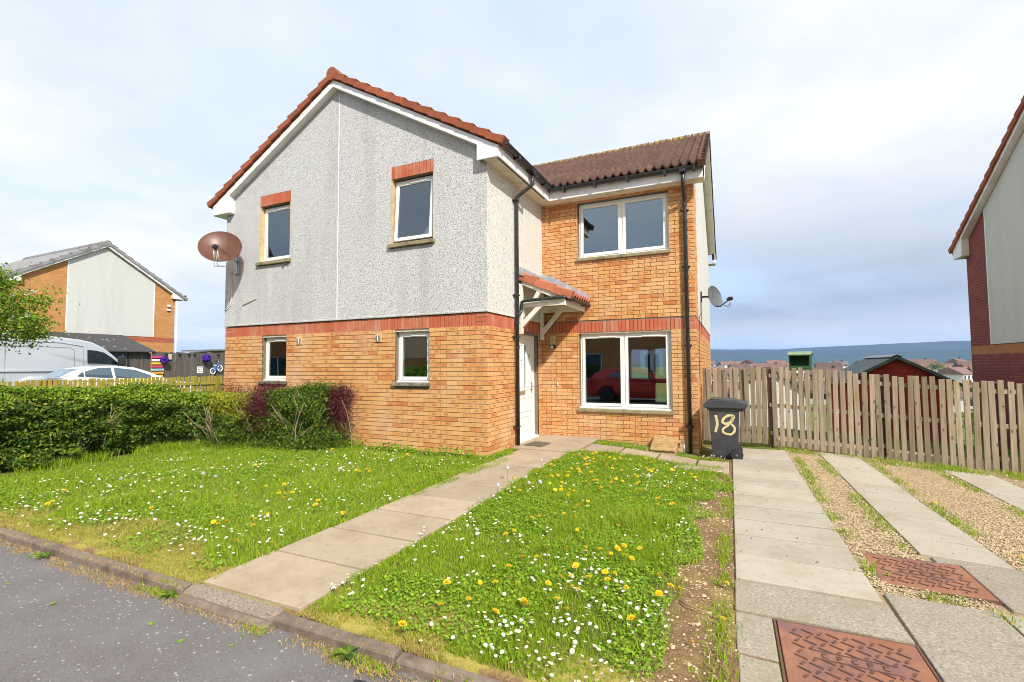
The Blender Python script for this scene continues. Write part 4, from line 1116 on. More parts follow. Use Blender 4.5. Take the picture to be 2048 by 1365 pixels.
kerbz = lambda X, Y: Y+.95*(vnoise(X, Y, 1.7, 9)-.5)+.35*(vnoise(X, Y, 6.3, 10)-.5) < np.where(X < .3, -4.27, -4.36)
def lawn(name, label, dom, x0, x1, y0, y1, n, bare):
    X, Y = scatter(n, x0, x1, y0, y1, dom)
    dist = np.hypot(X-CX, Y-CY)
    keep = nrg.random(len(X)) < np.clip(1.25-.10*(dist-2), .42, 1)
    X, Y, dist = X[keep], Y[keep], dist[keep]
    pn = vnoise(X, Y, 1.1, 21); pn2 = vnoise(X, Y, 3.7, 22)
    kz = kerbz(X, Y)
    h = (.024+.036*pn*pn2*2)*nrg.uniform(.55, 1.35, len(X)); h = np.where(kz, h*.5, h)
    tall = (vnoise(X, Y, .8, 30) > .66); h = np.where(tall & ~kz, h*1.45, h)
    b = bare(X, Y); k = nrg.random(len(X)) > b; X, Y, h, kz, dist = X[k], Y[k], h[k], kz[k], dist[k]
    w = .0034+.00055*dist; w = w*nrg.uniform(.7, 1.3, len(X))
    yz = kz & (nrg.random(len(X)) < .72)
    g = ~yz
    o = link(name, blades(name, X[g], Y[g], HG(X[g], Y[g])-.004, h[g], w[g], M['grass'])); tag(o, label, 'grass', kind='stuff')
    o2 = link('yellow_grass', blades('yellow_grass', X[yz], Y[yz], HG(X[yz], Y[yz])-.004, h[yz], w[yz], M['grassy'])); tag(o2, 'short yellowed grass along the kerb edge of '+('the left lawn' if 'left' in label else 'the right lawn'), 'grass', kind='stuff')
bareL = lambda X, Y: np.where(kerbz(X, Y), np.clip((vnoise(X, Y, 4, 44)-.45)*3, 0, .6), 0)
def bareR(X, Y):
    k = np.where(kerbz(X, Y), np.clip((vnoise(X, Y, 3, 45)-.38)*4, 0, .92), 0)
    return np.maximum(k, np.clip((X-(rightE(Y)-.45))/.5, 0, .75))
def kerbmoss(name, label, x0, x1, n):
    X, Y = scatter(n, x0, x1, -4.625, -3.9, lambda X, Y: kerbz(X, Y-.06) & (vnoise(X, Y, 3.3, 46) > .22) & (inL(X, Y) | inR(X, Y)))
    o = link(name, blades(name, X, Y, HG(X, Y)-.002, nrg.uniform(.010, .030, len(X)), np.full(len(X), .0045), M['grassy'], 1.5)); tag(o, label, 'moss', kind='stuff')
kerbmoss('moss', 'yellow mossy turf behind the left kerb', -5.0, .2, 42000); kerbmoss('moss', 'yellow mossy turf behind the right kerb', 1.0, 3.2, 26000)
lawn('lawn_grass', 'daisy strewn lawn left of the garden path, in front of the hedge', inL, -5.8, .55, -4.55, .98, 190000, bareL)
lawn('lawn_grass', 'wedge of lawn between the garden path and the driveway', inR, 1.0, 3.55, -4.55, 1.2, 150000, bareR)

def leaves(name, X, Y, Z, s, m, tilt=.6, aspect=.75):
    """small broad leaves, each a folded pair of quads' worth: four corners"""
    N = len(X); a = nrg.uniform(0, 2*np.pi, N); d = np.stack([np.cos(a), np.sin(a), nrg.uniform(-tilt, tilt, N)], -1); d /= np.linalg.norm(d, axis=1)[:, None]
    e = np.stack([-np.sin(a), np.cos(a), nrg.uniform(-tilt, tilt, N)], -1)*aspect; P = np.stack([X, Y, Z], -1); ss = np.asarray(s)[:, None]
    V = np.stack([P, P+d*ss*.5+e*ss*.45, P+d*ss, P+d*ss*.5-e*ss*.45], 1).reshape(-1, 3)
    o = 4*np.arange(N)[:, None]; F = np.concatenate([o+np.array([[0, 1, 2]]), o+np.array([[0, 2, 3]])], 1).reshape(-1)
    return np_mesh(name, V, F, np.full(2*N, 3), m)
def clover(name, label, dom, x0, x1, y0, y1, n, thr):
    X, Y = scatter(n, x0, x1, y0, y1, lambda X, Y: dom(X, Y) & (vnoise(X, Y, 1.9, 60)+.25*vnoise(X, Y, 6, 61) > thr))
    o = link(name, leaves(name, X, Y, HG(X, Y)+nrg.uniform(.008, .05, len(X)), nrg.uniform(.012, .030, len(X)), M['clover'])); tag(o, label, 'ground cover', kind='stuff')
clover('clover', 'low clover and weed leaves mixed into the left lawn', inL, -5.8, .5, -4.5, .3, 70000, .66)
clover('clover', 'low clover and weed leaves mixed into the right lawn', inR, 1.0, 3.5, -4.5, 1.1, 60000, .50)

# thin grass in the drive, at its edges and along walls
def tufts(name, label, segs, m, n, h0, h1, sd=.05, w=.006, lean=.9):
    Xs, Ys = [], []
    tot = sum(math.hypot(b[0]-a[0], b[1]-a[1]) for a, b in segs)
    for a, b in segs:
        L = math.hypot(b[0]-a[0], b[1]-a[1]); k = int(n*L/tot); t = nrg.random(k)
        cl = vnoise(t*L*1.0+a[0]*3, t*0+a[1], 4.3, 71) > .42
        t = t[cl]; Xs.append(a[0]+(b[0]-a[0])*t+nrg.normal(0, sd, len(t))); Ys.append(a[1]+(b[1]-a[1])*t+nrg.normal(0, sd, len(t)))
    X = np.concatenate(Xs); Y = np.concatenate(Ys)
    Z = np.where(Y < -4.70, -.112, HG(X, Y)-.002)
    o = link(name, blades(name, X, Y, Z, nrg.uniform(h0, h1, len(X)), np.full(len(X), w), m, lean)); tag(o, label, 'grass', kind='stuff')
tufts('edge_grass', 'thin grass growing along the joints and edges of the drive', [((4.47, -2.66), (5.05, -2.58)), ((4.47, -2.6), (4.45, -1.5)), ((4.45, -1.5), (4.5, 1.2)), ((4.5, .8), (4.55, 3.3)), ((4.86, -1.6), (4.86, 3.0)), ((5.60, -1.6), (5.62, 3.2)), ((6.45, .2), (6.4, 3.1)), ((5.06, -4.5), (5.05, -2.7)), ((3.44, -4.5), (3.46, -2.4)), ((3.46, -2.4), (3.5, .5)), ((3.30, 1.92), (3.5, 1.80))], M['grass'], 12000, .02, .07, .045)
tufts('edge_grass', 'grass fringe and weeds at the foot of the back fence', [((4.3, 3.28), (8.2, 3.2)), ((5.7, 2.9), (7.9, 2.9)), ((4.5, 2.9), (4.9, 3.2)), ((7.3, 2.2), (8.4, 1.6))], M['grass'], 6000, .03, .10, .10)
tufts('edge_grass', 'grass and weeds between the slabs and the wall under the big window', [((1.25, 1.90), (1.75, 2.3)), ((1.3, 1.86), (2.2, 2.0)), ((2.72, 1.98), (3.3, 1.90)), ((1.2, 1.16), (3.4, 1.10))], M['grass'], 3500, .03, .09, .06)
tufts('dry_grass', 'dry grass and weeds in the gutter below the kerb', [((-4.6, -4.735), (.08, -4.73)), ((-2.8, -4.77), (-.1, -4.78)), ((.95, -4.735), (3.0, -4.735)), ((1.5, -4.78), (2.6, -4.80)), ((.05, -4.775), (1.0, -4.775))], M['dry'], 7000, .008, .032, .030, .006, 2.2)
tufts('gutter_weeds', 'small green weeds in the road gutter', [((-1.8, -4.75), (-1.5, -4.75)), ((-.35, -4.74), (.1, -4.73)), ((.85, -4.77), (1.02, -4.77)), ((1.5, -4.75), (1.9, -4.75)), ((2.2, -4.75), (2.5, -4.75))], M['grass'], 900, .012, .045, .03, .008, 1.6)
X, Y = scatter(900, -2.85, .1, -.34, -.03, lambda X, Y: vnoise(X, Y, 2.6, 81) > .45); 
o = link('wall_weeds', leaves('wall_weeds', X, Y, HG(X, Y)+nrg.uniform(.02, .14, len(X)), nrg.uniform(.03, .06, len(X)), M['clover'])); tag(o, 'leafy green weeds at the foot of the brick gable wall', 'weeds', kind='stuff')

# ------------------------------------------------------------------ gutter weeds, twig, fallen leaves
def rosette(x, y, z, r, n, label, mm):
    mb = MB()
    for k in range(n):
        a = 2*math.pi*k/n+rnd.uniform(-.3, .3); L = r*rnd.uniform(.7, 1.1); w = L*.20; d = Vector((math.cos(a), math.sin(a), 0)); s = Vector((-d.y, d.x, 0)); c = Vector((x, y, z)); up = Vector((0, 0, 1))
        p = [c, c+d*L*.35+up*L*.28, c+d*L*.75+up*L*.34, c+d*L+up*L*.16]
        mb.add([p[0]-s*w*.2, p[0]+s*w*.2, p[1]-s*w*.7+up*.004, p[1]+s*w*.7+up*.004, p[2]-s*w+up*.005, p[2]+s*w+up*.005, p[3], p[1]-up*.002, p[2]-up*.003], [(0, 1, 7), (0, 7, 2), (1, 3, 7), (2, 7, 8, 4), (7, 3, 5, 8), (4, 8, 6), (8, 5, 6)])
    tag(obj('broadleaf_weed', mb, mm, fix=False), label, 'weed', 'broad leaved weeds in the gutter')
mb = MB(); mb.tube([(3.20, -3.40, -.095), (3.25, -3.47, -.08), (3.33, -3.50, -.085), (3.42, -3.52, -.10)], .006, 6, r2=.004); tag(obj('twig', mb, noisy('dry_twig', (.30, .19, .10), (.4, .27, .15), 40, .9), smooth=True), 'dry bent twig lying on the bare soil beside the drive', 'twig')
X = np.array([.25, .62, -.62, .95, 2.05, -1.3, -2.2]); Y = np.array([-4.98, -5.05, -5.12, -4.95, -5.0, -5.1, -5.0]); o = link('fallen_leaves', leaves('fallen_leaves', X, Y, np.full(7, -.104), np.full(7, .05), M['clover'], .15)); tag(o, 'few green leaves lying on the asphalt near the kerb', 'leaves', kind='stuff')

# ------------------------------------------------------------------ flowers
M['petal'] = noisy('daisy_petal', (.86, .84, .85), (.80, .77, .80), 40, .6)
M['disc'] = noisy('daisy_disc', (.75, .50, .03), (.8, .55, .05), 60, .7)
M['dandelion'] = noisy('dandelion_yellow', (.88, .58, .012), (.84, .50, .008), 50, .65)
M['stem'] = noisy('flower_stem', (.16, .22, .05), (.24, .24, .09), 30, .7)
M['clock'] = noisy('dandelion_down', (.66, .65, .62), (.74, .73, .70), 60, .9)
def flower_mesh(name, kind, sd):
    r = random.Random(sd); mb = MB(); 
    H = {'daisy': r.uniform(.045, .08), 'dandelion': r.uniform(.05, .10), 'clock': r.uniform(.13, .20)}[kind]
    lx, ly = r.uniform(-.02, .02), r.uniform(-.02, .02)
    mb.cur = 0; mb.tube([(0, 0, -.01), (lx*.4, ly*.4, H*.5), (lx, ly, H)], .0016 if kind == 'daisy' else .0026, 3, cap=False)
    T = Matrix.Translation((lx, ly, H)) @ Matrix.Rotation(r.uniform(-.5, .5), 4, 'X') @ Matrix.Rotation(r.uniform(-.5, .5), 4, 'Y')
    if kind == 'daisy':
        mb.cur = 1; R = r.uniform(.0105, .0135); k = 11; q = [T @ Vector((0, 0, .001))]
        for i in range(2*k):
            a = math.pi*i/k; rr = R if i % 2 == 0 else R*.80; q.append(T @ Vector((rr*math.cos(a), rr*math.sin(a), .003)))
        mb.add(q, [(0, 1+i, 1+(i+1) % (2*k)) for i in range(2*k)])
        mb.cur = 2; mb.lathe([(.0045, .0015), (.003, .0045), (.0004, .0055)], 6, T, caps=False)
    elif kind == 'dandelion':
        mb.cur = 1
        for ring, (R, z, k) in enumerate(((.0235, .002, 13), (.018, .008, 11), (.011, .012, 9), (.005, .014, 6))):
            for i in range(k):
                a = 2*math.pi*(i+ring*.37)/k; da = 2.9/k
                q = [T @ Vector((R*.2*math.cos(a), R*.2*math.sin(a), z-.004))]
                for s in (-1, 1): q.append(T @ Vector((R*math.cos(a+s*da), R*math.sin(a+s*da), z+r.uniform(-.002, .002))))
                mb.add(q, [(0, 1, 2)])
    else:
        mb.cur = 1; c = Vector((lx, ly, H+.012))
        for i in range(120):
            z = r.uniform(-.8, 1); a = r.uniform(0, 6.28); rr = math.sqrt(1-z*z); d = Vector((rr*math.cos(a), rr*math.sin(a), z)); s = d.cross(Vector((0, 0, 1))).normalized()*.004; t2 = d.cross(s).normalized()*.004
            p = c+d*.022; mb.add([c+d*.006, p-s-t2, p+s-t2], [(0, 1, 2)]); mb.add([p-s+t2, p+s-t2, p+s+t2], [(0, 1, 2)])
    mats = {'daisy': [M['stem'], M['petal'], M['disc']], 'dandelion': [M['stem'], M['dandelion']], 'clock': [M['stem'], M['clock']]}[kind]
    return mb.mesh(name, mats)
fm = {k: [flower_mesh(n, k, i) for i in range(5)] for k, n in (('daisy', 'daisy'), ('dandelion', 'dandelion'), ('clock', 'dandelion_clock'))}
def clusters(cs, per, sd, dom, uni, box):
    X = []; Y = []
    for cx_, cy_ in cs:
        k = rnd.randint(*per); X += [rnd.gauss(cx_, sd) for _ in range(k)]; Y += [rnd.gauss(cy_, sd*.8) for _ in range(k)]
    X += [rnd.uniform(box[0], box[1]) for _ in range(uni)]; Y += [rnd.uniform(box[2], box[3]) for _ in range(uni)]
    X, Y = np.array(X), np.array(Y); k = dom(X, Y); return list(zip(X[k], Y[k]))
DR = [(2.46, -.16), (2.74, -.36), (2.6, .1), (2.59, -3.52), (2.72, -3.61), (2.86, -3.8), (2.73, -4.0), (2.32, -4.31), (2.24, -4.45), (2.54, -4.25), (1.58, -3.0), (1.26, -2.97), (2.61, -4.42), (2.85, -4.36), (1.96, -3.21), (1.18, -3.33), (2.46, -3.33), (3.02, -1.93), (2.75, -4.51), (1.2, -2.1), (1.15, -1.7), (1.13, -4.3)]
DL = [(-3.35, -4.1), (-3.14, -4.38), (-3.39, -3.58), (-3.31, -2.91), (-3.1, -2.37), (-2.79, -1.9), (-1.42, -1.52), (-1.18, -.7), (-.15, -3.72), (-1.78, -4.2), (-2.13, -4.28), (-.64, -4.12), (-.31, -4.04), (-.4, -.77), (-.62, -2.96), (-2.47, -3.53), (-3.9, -2.9), (-4.2, -2.2), (-3.7, -3.9), (-4.1, -3.4), (-2.2, -1.2)]
YR = [(1.4, .3), (1.9, .5), (1.42, .07), (1.81, -.03), (1.5, -.85), (1.9, -.87), (2.38, .81), (1.37, -1.56), (1.97, -1.54), (2.41, -1.24), (2.95, -1.26), (2.07, -2.38), (2.43, -2.95), (2.89, -2.89), (2.16, -3.67), (2.24, -4.06), (1.94, -4.22), (2.95, -3.48), (2.69, -3.62), (2.35, -3.57), (2.2, -.4)]
YL = [(-3.07, -4.17), (-3.34, -3.89), (-2.81, -3.46), (-1.21, -3.11), (-1.22, -2.57), (-.76, -1.86), (-.82, -1.6), (-.05, -1.12), (-.52, -3.74), (-.74, -3.83), (-.29, -3.27), (-.07, -3.09), (-1.94, -4.04), (-.85, -3.15)]
CK = [(1.44, -1.74), (1.58, -1.70), (.95, -1.30), (-1.13, -2.01), (-1.16, -1.8), (-2.31, -2.89), (-2.45, -2.95), (-2.04, -3.25), (-3.29, -3.42), (2.61, -.73), (1.2, -2.09), (1.15, -.62), (-1.4, -2.2), (-.9, -1.3), (1.3, -1.5)]
def plant(name, kind, pts, label, group, sc=(.85, 1.2), big=300):
    pts = sorted(pts, key=lambda p: math.hypot(p[0]-CX, p[1]-CY))
    for i, (x, y) in enumerate(pts[:big]):
        o = bpy.data.objects.new(name, rnd.choice(fm[kind])); COL.objects.link(o)
        o.location = (x, y, hg(x, y)); o.rotation_euler = (0, 0, rnd.uniform(0, 6.28)); o.scale = (rnd.uniform(*sc),)*3
        tag(o, label, name.replace('_', ' '), group)
    return pts[big:]
def merged(name, kind, pts, label):
    if not pts: return
    mb = MB()
    for x, y in pts:
        me = rnd.choice(fm[kind]); R = Matrix.Translation((x, y, hg(x, y))) @ Matrix.Rotation(rnd.uniform(0, 6.28), 4, 'Z') @ Matrix.Scale(rnd.uniform(.8, 1.15), 4)
        for mi in range(len(me.materials)):
            mb.cur = mi; ps = [p for p in me.polygons if p.material_index == mi]; ids = sorted({v for p in ps for v in p.vertices}); ix = {v: i for i, v in enumerate(ids)}
            mb.add([R @ me.vertices[v].co for v in ids], [tuple(ix[v] for v in p.vertices) for p in ps])
    o = link(name, mb.mesh(name, list(fm[kind][0].materials))); tag(o, label, name.replace('_', ' '), kind='stuff')
dR = clusters(DR, (12, 24), .17, inR, 230, (1.1, 3.4, -4.5, 1.0)); dL = clusters(DL, (14, 34), .25, inL, 380, (-4.8, .4, -4.5, -.2))
rest = plant('daisy', 'daisy', dR, 'white daisy in the lawn between path and drive', 'daisies in the right lawn', (.78, 1.12), 170)
restL = plant('daisy', 'daisy', dL, 'white daisy in the lawn left of the path', 'daisies in the left lawn', (.8, 1.15), 130)
merged('daisies', 'daisy', rest, 'more small white daisies across the right lawn'); merged('daisies', 'daisy', restL, 'more small white daisies across the left lawn')
yR = clusters(YR+[(1.5, .5), (1.3, -.2), (1.7, -.4), (2.2, .3), (1.6, .8), (2.0, -1.2), (1.35, -.9)], (4, 7), .20, inR, 30, (1.1, 3.2, -4.3, 1.0)); yL = clusters(YL, (1, 3), .18, inL, 14, (-3.6, .3, -4.3, -.5))
plant('dandelion', 'dandelion', yR+[(3.49, -3.05), (3.47, -3.62), (3.3, -3.9)], 'yellow dandelion in the lawn between path and drive', 'dandelions in the right lawn', (.7, 1.15))
plant('dandelion', 'dandelion', yL, 'yellow dandelion in the lawn left of the path', 'dandelions in the left lawn', (.75, 1.15))
plant('dandelion', 'dandelion', [(4.62, 2.6), (5.7, 2.3), (5.68, 1.2), (5.66, .3), (5.63, -1.55), (5.7, 2.9), (5.9, 2.95), (4.7, 3.0)], 'yellow dandelion on the gravel edge of the drive', 'dandelions along the drive', (.6, 1.0))
plant('dandelion_clock', 'clock', [p for p in CK if p[0] > .6], 'white dandelion seed head in the right lawn', 'dandelion clocks in the right lawn', (.8, 1.1))
plant('dandelion_clock', 'clock', [p for p in CK if p[0] < .6], 'white dandelion seed head in the left lawn', 'dandelion clocks in the left lawn', (.8, 1.1))
X, Y = scatter(130, 5.55, 8.2, 1.2, 3.2, lambda X, Y: (vnoise(X, Y, 1.6, 99) > .5) & ~((X > 6.5) & (X < 7.14)))
merged('daisies', 'daisy', list(zip(X, Y))+[(rnd.uniform(3.02, 3.5), rnd.uniform(1.78, 2.0)) for _ in range(22)], 'small white daisies at the edges of the drive and by the fence')

# ------------------------------------------------------------------ hedges, shrubs and the blossoming tree
def leafmat(name, stops, rough=.45, noise=None, trans=.3): return isl(name, stops, rough, noise, trans=trans)
M['privet'] = leafmat('privet_leaf', [(0, (.030, .070, .010)), (.35, (.060, .125, .012)), (.65, (.105, .19, .016)), (.88, (.19, .28, .024)), (1, (.36, .34, .045))])
M['privet_top'] = leafmat('young_privet_leaf', [(0, (.10, .19, .010)), (.5, (.20, .32, .016)), (1, (.36, .44, .035))])
M['golden'] = leafmat('golden_leaf', [(0, (.14, .20, .015)), (.4, (.30, .32, .025)), (.75, (.46, .40, .035)), (1, (.12, .18, .02))])
M['purple'] = leafmat('purple_leaf', [(0, (.045, .010, .016)), (.5, (.085, .016, .026)), (.9, (.14, .026, .036)), (1, (.26, .05, .04))], trans=.15)
M['bark'] = noisy('twig_bark', (.26, .19, .115), (.40, .32, .21), 30, .9, .5, 120)
M['blossom'] = leafmat('blossom', [(0, (.72, .45, .44)), (.5, (.80, .64, .60)), (1, (.82, .76, .70))], .6)
M['treeleaf'] = leafmat('tree_leaf', [(0, (.07, .15, .008)), (.4, (.13, .24, .012)), (.8, (.22, .34, .018)), (1, (.33, .37, .03))])
def leafcloud(name, P, Nn, s, m, par, label=None, aspect=.55, up=.35):
    """leaf quads folded along the midrib, facing roughly along Nn"""
    N = len(P); R = nrg.normal(0, 1, (N, 3)); n = Nn+.75*R; n[:, 2] += up; n /= np.linalg.norm(n, axis=1)[:, None]
    t = np.cross(n, nrg.normal(0, 1, (N, 3))); t /= np.linalg.norm(t, axis=1)[:, None]; b = np.cross(n, t); ss = np.asarray(s)[:, None]
    V = np.stack([P-t*ss*.5, P+b*ss*aspect*.5+n*ss*.10, P+t*ss*.5, P-b*ss*aspect*.5+n*ss*.10], 1).reshape(-1, 3)
    o = 4*np.arange(N)[:, None]; F = np.concatenate([o+np.array([[0, 1, 2]]), o+np.array([[0, 2, 3]])], 1).reshape(-1)
    ob = link(name, np_mesh(name, V, F, np.full(2*N, 3), m), par); ob['kind'] = 'stuff'
    if label: ob['label'] = label
    return ob
def hedge_pts(n, line, hw, top, skin=.32, bottom=.12, lump=.10, seed=5):
    """points in the outer skin of a lumpy hedge running along line = [(x, y), ...] with tops (z) and half widths"""
    L = np.array(line, float); seg = np.diff(L, axis=0); ln = np.hypot(seg[:, 0], seg[:, 1]); cum = np.concatenate(([0], np.cumsum(ln)))
    t = nrg.uniform(0, cum[-1], n); i = np.clip(np.searchsorted(cum, t)-1, 0, len(seg)-1); f = (t-cum[i])/ln[i]
    C = L[i]+seg[i]*f[:, None]; d = seg[i]/ln[i][:, None]; nn = np.stack([d[:, 1], -d[:, 0]], -1)
    tp = np.interp(t, cum, top); w = np.interp(t, cum, hw) if hasattr(hw, '__len__') else np.full(n, hw)
    side = nrg.random(n); a = nrg.uniform(0, 1, n)
    # profile: front face, top, back face
    per = nrg.random(n)
    off = np.where(per < .5, 1.0, np.where(per < .78, nrg.uniform(-1, 1, n), -1.0)); zf = np.where((per >= .5) & (per < .78), 1.0, a)
    zz = bottom+(tp-bottom)*zf
    off = off*(1-.18*(1-zf)-.22*np.clip(zf-.8, 0, .2)/.2)
    lumpn = (vnoise(t, zz, 2.3, seed)-.5)*2*lump+(vnoise(t, zz*1.5+off, 6.5, seed+1)-.5)*lump
    depth = -np.abs(nrg.normal(0, skin*.5, n))
    isT = (per >= .5) & (per < .78)
    o2 = off*w+np.where(isT, 0, np.sign(off)*(lumpn+depth)); z2 = zz+np.where(isT, lumpn*.8+depth*.6, 0)
    P = np.stack([C[:, 0]+nn[:, 0]*o2, C[:, 1]+nn[:, 1]*o2, z2], -1)
    Nn = np.stack([nn[:, 0]*np.sign(off), nn[:, 1]*np.sign(off), np.zeros(n)], -1); Nn[isT] = (0, 0, 1)
    return P, Nn, t, zf, tp
def twigs(par, base, n, height, spread, r0=.012, out=(1, 0, 0), sub=3, name='branch'):
    o = Vector(out)
    for k in range(n):
        b = Vector((base[0]+rnd.uniform(-spread, spread), base[1]+rnd.uniform(-spread, spread), base[2]))
        d = Vector((rnd.uniform(-.5, .5), rnd.uniform(-.5, .5), 1.0))+o*rnd.uniform(.1, .75); pts = [b]
        for s in range(4):
            d = (d+Vector((rnd.uniform(-.25, .25), rnd.uniform(-.25, .25), rnd.uniform(-.1, .2)))).normalized(); pts.append(pts[-1]+d*height/4)
        mb = MB(); mb.tube(pts, r0*rnd.uniform(.7, 1.3), 6, r2=.004)
        for s in range(sub):
            i = rnd.randint(1, 3); p = pts[i]; e = (d+Vector((rnd.uniform(-1, 1), rnd.uniform(-1, 1), rnd.uniform(-.2, .6)))+o*.4).normalized()
            mb.tube([p, p+e*height*.18, p+e*height*.34+Vector((0, 0, .03))], r0*.5, 5, r2=.003)
        obj(name, mb, M['bark'], par, smooth=True, fix=False)
# long privet hedge along the boundary
hd = thing('privet_hedge', 'long green privet hedge in front of the low picket fence', 'hedge', (-6.2, -3.5, 0))
line = [(-6.35, -8.0), (-6.28, -4.2), (-6.22, -2.2), (-5.95, -1.2), (-5.3, -.85)]; tops = [1.34, 1.22, 1.10, .99, .95]
P_, N_, t_, zf_, tp_ = hedge_pts(98000, line, .60, tops, bottom=.03, lump=.17, seed=5)
keep = ~((zf_ < .30) & (t_ > 5.2) & (vnoise(t_, t_*0, 2.4, 16) > .46)) 
P_, N_, zf_, tp_ = P_[keep], N_[keep], zf_[keep], tp_[keep]
yt = (zf_ > .84) & (nrg.random(len(zf_)) < .75)
leafcloud('foliage', P_[~yt], N_[~yt], nrg.uniform(.036, .076, (~yt).sum()), M['privet'], hd)
leafcloud('foliage', P_[yt], N_[yt], nrg.uniform(.034, .066, yt.sum()), M['privet_top'], hd, 'bright young growth on top of the hedge')
Pi, Ni, ti, zi, tpi = hedge_pts(30000, line, .30, [q-.1 for q in tops], bottom=.02, seed=5); ki = ~((zi < .24) & (ti > 5.2) & (vnoise(ti, ti*0, 2.4, 16) > .5))
leafcloud('foliage', Pi[ki], Ni[ki], nrg.uniform(.04, .07, ki.sum()), M['privet'], hd)
k = 500; P2, N2, t2, z2, tp2 = hedge_pts(2600, line, .5, tops, seed=5); s2 = z2 > .97
Q = P2[s2]; Q = np.repeat(Q, 6, 0)+nrg.normal(0, .022, (len(Q)*6, 3)); Q[:, 2] += nrg.uniform(0, .15, len(Q))*np.repeat(nrg.random(len(P2[s2]))**1.5*1.3, 6)
leafcloud('sprig', Q, np.tile([[0, 0, 1.0]], (len(Q), 1)), nrg.uniform(.025, .045, len(Q)), M['privet_top'], hd)
for y in (-3.9, -3.2, -2.5, -2.0, -1.6, -1.25): twigs(hd, (-6.0, y, 0), 2, .9, .15, .014, (.45, -.15, 0))
twigs(hd, (-5.55, -1.0, 0), 3, .8, .12, .016, (.6, -.5, 0))
def shrub(name, label, c, r, n, m, ls=(.02, .04), tw=3, out=(.3, -.8, 0), seed=1, fl='foliage', flat=.0, top=None):
    t = thing(name, label, 'shrub', (c[0], c[1], 0))
    d = nrg.normal(0, 1, (n, 3)); d /= np.linalg.norm(d, axis=1)[:, None]; d[:, 2] = np.where(d[:, 2] < -.8, -d[:, 2], d[:, 2])
    lum = 1+.34*(vnoise(d[:, 0]*2+d[:, 2], d[:, 1]*2-d[:, 2], 1.7, seed)-.5)+.25*(vnoise(d[:, 0]*5, d[:, 1]*5+d[:, 2]*4, 1.9, seed+3)-.5)
    rad = lum*(1-np.abs(nrg.normal(0, .17, n)))
    # boxed-off ellipsoid, as a clipped shrub
    q = d*np.minimum(1.18, 1/np.max(np.abs(d)**1.0, axis=1))[:, None]**.5
    P = np.array(c)+q*np.array(r)*rad[:, None]; k = P[:, 2] > .03; P, d = P[k], d[k]
    leafcloud(fl, P, d, nrg.uniform(*ls, len(P)), m, t)
    if top is not None:
        s = P[d[:, 2] > .55][::9]; Q = np.repeat(s, 7, 0)+nrg.normal(0, .015, (len(s)*7, 3)); Q[:, 2] += nrg.uniform(0, top, len(Q))
        leafcloud('sprig', Q, np.tile([[0, 0, 1.0]], (len(Q), 1)), nrg.uniform(.016, .03, len(Q)), m, t)
    if tw: twigs(t, (c[0], c[1]-r[1]*.35, 0), tw, c[2]+r[2]*.8, r[0]*.4, .012, out)
    return t
def row_shrub(name, label, line, hw, top, bottom, n, m, ls, tw=3, out=(.3, -.8, 0), seed=1, sprig=.0, lump=.20):
    c = line[0]; t = thing(name, label, 'shrub', (c[0], c[1], 0))
    P, N, tt_, zf, tp = hedge_pts(n, line, hw, [top]*len(line), bottom=bottom, lump=lump, skin=.34, seed=seed)
    P = P+nrg.normal(0, 1, P.shape)*np.array([.075, .05, .04]); k = P[:, 2] > .02; P, N, zf = P[k], N[k], zf[k]
    leafcloud('foliage', P, N, nrg.uniform(*ls, len(P)), m, t)
    if sprig:
        s = P[(zf > .96)][::14]; Q = np.repeat(s, 7, 0)+nrg.normal(0, .013, (len(s)*7, 3)); Q[:, 2] += nrg.uniform(0, sprig, len(Q))
        leafcloud('sprig', Q, np.tile([[0, 0, 1.0]], (len(Q), 1)), nrg.uniform(.016, .03, len(Q)), m, t)
    mid = line[len(line)//2]
    if tw: twigs(t, (mid[0], mid[1]-hw*.45, 0), tw, top*.95, .22, .011, out)
row_shrub('golden_shrub', 'yellow leaved shrub with bare pale branches below, next to the purple bush', [(-5.45, -.98), (-4.9, -.84), (-4.38, -.72)], .42, .93, .55, 11500, M['golden'], (.03, .055), 6, (.6, -.5, 0), 2, .05)
row_shrub('green_shrub', 'low dark green shrub under the golden leaved one', [(-5.5, -.92), (-4.0, -.66)], .41, .62, .04, 13000, M['privet'], (.03, .055), 1, (.4, -.5, 0), 3)
row_shrub('purple_shrub', 'dark purple leaved bush in the middle of the clipped row at the wall', [(-4.40, -.68), (-4.02, -.60)], .36, .95, .36, 8500, M['purple'], (.018, .034), 1, (.2, -.4, 0), 4, .06)
row_shrub('purple_shrub', 'purple leaved bush with red sprigs at the left corner of the house', [(-6.1, -.38), (-5.1, -.30)], .22, .95, .3, 5000, M['purple'], (.018, .03), 2, (.1, -.8, 0), 5, .22)
row_shrub('green_shrub', 'clipped glossy green shrub with bare twigs showing against the gable wall', [(-4.12, -.58), (-3.5, -.46), (-2.94, -.36)], .38, .99, .04, 19000, M['privet'], (.03, .056), 5, (.3, -.5, 0), 6, .07)
row_shrub('purple_shrub', 'purple leaved bush at the right hand end of the clipped row', [(-2.98, -.33), (-2.68, -.26)], .23, 1.0, .30, 5200, M['purple'], (.018, .032), 2, (.4, -.4, 0), 7, .10)
row_shrub('green_shrub', 'low fringe of green leaves at the foot of the right hand purple bush', [(-3.3, -.47), (-2.70, -.30)], .22, .34, .02, 2600, M['privet'], (.022, .04), 0, (.4, -.8, 0), 8)
